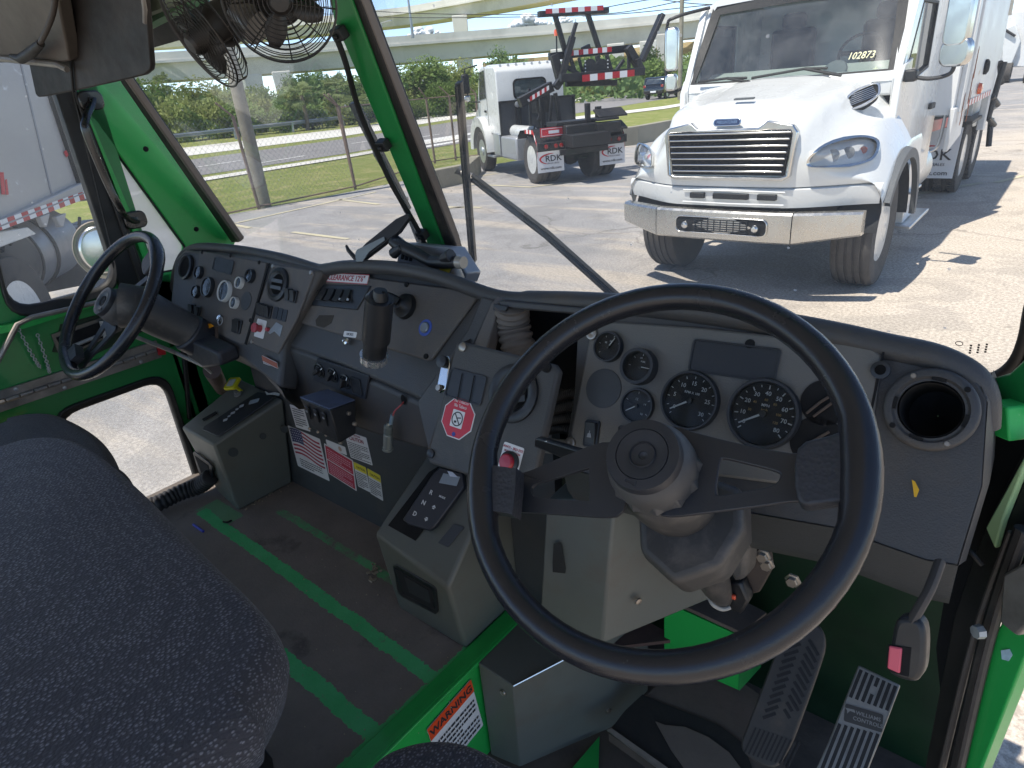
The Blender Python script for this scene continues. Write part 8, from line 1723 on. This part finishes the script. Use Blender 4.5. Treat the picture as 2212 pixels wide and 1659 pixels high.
# ---------------- wipers and mirror outside, tablet holder ----------------
GW=lambda x,y,o=.05: WS.off(-o)(x,y)
wm=mat('wiper_metal','#4b4a48',.4,.4,var=.25,vs=14,dirt='#7c756c',dv=.55)
t=thing('windshield_wiper','upright wiper with long double arm outside the right windshield pane','wiper',GW(1310,640))
MB().prism([GW(x,y) for x,y in ((981,182),(994,180),(1026,568),(1016,572))],WSn*-.012).build('blade',wm,t,bevel=.002); MB().prism([GW(x,y,.045) for x,y in ((984,186),(988,186),(1020,568),(1016,570))],WSn*.004).build('blade_rubber',sealm,t)
MB().tube([GW(1012,380,.07),GW(1180,510,.06),GW(1335,650,.05)],.0075,8).build('arm',wm,t); MB().tube([GW(1020,378,.07),GW(1185,503,.06),GW(1350,650,.05)],.0055,8).build('arm',wm,t)
m=MB(); c=GW(1006,378,.07); m.tube([GW(988,366,.07),GW(995,372,.07),GW(1020,388,.07)],[.012,.007,.014],12); m.build('pivot',weath_al,t)
t=thing('windshield_wiper','parked wiper outside the left windshield pane close to the green post','wiper',GW(900,520))
MB().prism([GW(x,y) for x,y in ((752,226),(768,222),(884,455),(874,462))],WSn*-.012).build('blade',wm,t,bevel=.002); MB().tube([GW(812,330,.06),GW(870,430,.06),GW(905,520,.05),GW(925,560,.05)],.008,8).build('arm',wm,t)
for x,y in ((815,328),(872,430)): m=MB(); m.tube([GW(x-6,y-2,.07),GW(x+6,y+3,.07)],[.008,.010],10); m.build('pivot',galv,t)
# round convex mirror outside the left door
mc=PX(-2.75,222,540); mt=thing('round_mirror','round convex mirror on our cab seen through the left door window','mirror',mc)
mn=Vector((1,-.42,.05)).normalized(); mu=mn.cross(Vector((0,0,1))).normalized(); mv=mn.cross(mu)*-1; Mm=mat4(mu,mv,mn,mc); rm=56*pxm(mc)
m=MB(Mm@Matrix.Diagonal((.95,1.08,1,1))); m.lathe([(.001,-.03),(rm*.7,-.025),(rm,-.006),(rm*1.03,.002),(rm,.008),(rm*.97,.006)],40); m.build('mirror_shell',mat('mirror_rim','#8d7f70',.5,.4,var=.2,vs=20),mt); m=MB(Mm@Matrix.Diagonal((.95,1.08,1,1))); m.lathe([(rm*.97,.005),(rm*.7,.009),(rm*.35,.012),(.001,.013)],40); m.build('mirror_glass',chrome,mt,smooth=180)
MB().tube([mc-mn*.03,mc+Vector((.1,.25,-.08)),Vector((XL-.02,1.0,mc.z-.1))],.009,8).build('mirror_bracket',blk,mt)
# tablet holder on a ball arm
TH=thing('tablet_holder','black clamp tablet holder on a ball joint arm standing on the dash top','holder',PY(1.0,985,590))
TQ=Pl(PY(.98,830,520),(.35,-.8,.35))
HC=mat('holder_black','#232427',.45,var=.2,vs=30,dirt='#5a5651',dv=.6); HG=mat('holder_grey','#7d8587',.45,.2,var=.2,vs=30)
MB().prism([TQ(x,y) for x,y in ((770,546),(790,524),(855,472),(880,460),(884,468),(862,500),(826,530),(784,562))],TQ.n*-.018).build('tablet_tray',HC,TH,bevel=.003)
MB().prism([TQ(x,y)+TQ.n*.003 for x,y in ((770,548),(774,540),(832,512),(834,520),(800,545),(786,566),(772,566))],TQ.n*.004).build('grey_edge',HG,TH,bevel=.001)
MB().tube([TQ(748,530),TQ(752,540),TQ(766,556),TQ(780,562)],[.003,.005,.006,.005],8).build('clamp_finger',HC,TH)
MB().tube([TQ(838,508)-TQ.n*.02,TQ(858,528)-TQ.n*.02],[.012,.016],12).build('ball_joint',HC,TH)
A1=PY(.985,862,530); A2=PY(.985,932,566); A3=PY(.985,992,566)
MB().tube([PY(.985,846,522),A1,PY(.985,900,548),A2],[.010,.016,.0135,.0125],14).build('ball_arm',HC,TH,bevel=0); MB().tube([PY(.975,850,548),PY(.975,868,534)],[.014,.009],8).build('wing_knob',HC,TH,bevel=.002)
MB().tube([A2,PY(.985,960,566),A3],[.014,.015,.013],14).build('ball_arm',HC,TH); MB().tube([PY(.98,955,560),PY(.98,975,552)],[.010,.016],8).build('wing_knob',HC,TH,bevel=.002); m=MB(); m.tube([PY(.985,990,566),PY(.985,1002,567)],[.015,.013],16); m.build('end_cap',mat('clear_cap','#9a958c',.2,.2,var=.2),TH)
MB().tube([PY(1.0,985,572),PY(1.0,985,600)],[.008,.02],12).build('base_stud',weath_al,TH)
GB=thing('radio_unit','pale grey electronic unit lying behind the tablet holder on the dash top','device',PY(1.02,930,560))
gp=[PY(1.03,x,y) for x,y in ((868,524),(972,534),(1008,590),(1000,612),(855,575),(860,545))]; MB().prism(gp,(0,.05,-.01)).build('unit_case',mat('unit_grey','#8b8f96',.35,.3,var=.15,vs=14),GB,bevel=.004)
for k in range(3): MB().prism([PY(1.027,x,y) for x,y in ((872+9*k,535+2*k),(877+9*k,536+2*k),(872+9*k,560+2*k),(867+9*k,559+2*k))],(0,-.003,0)).build('unit_slot',dark,GB,smooth=0)
MB().prism([PY(.99,x,y) for x,y in ((945,578),(972,580),(980,594),(960,596))],(0,.01,0)).build('yellow_tape',mat('tape_yellow','#b9ae3a',.6,var=.2,vs=30),GB,bevel=.002)
# glass etching at the right of the windshield
m=MB(WS and mat4((1,0,0),WSn.cross(Vector((1,0,0))),WSn,WS(2072,742))); m.tube([(.005*math.cos(a),.005*math.sin(a),0) for a in [i*math.pi/8 for i in range(16)]],.0006,5,closed=True)
for r_ in range(3):
    for c__ in range(4): m.box((.016+.010*r_,-.001-.006*c__+.004*r_,0),(.003,.004,.0004))
m.build('glass_etching',swm,CAB,smooth=0)
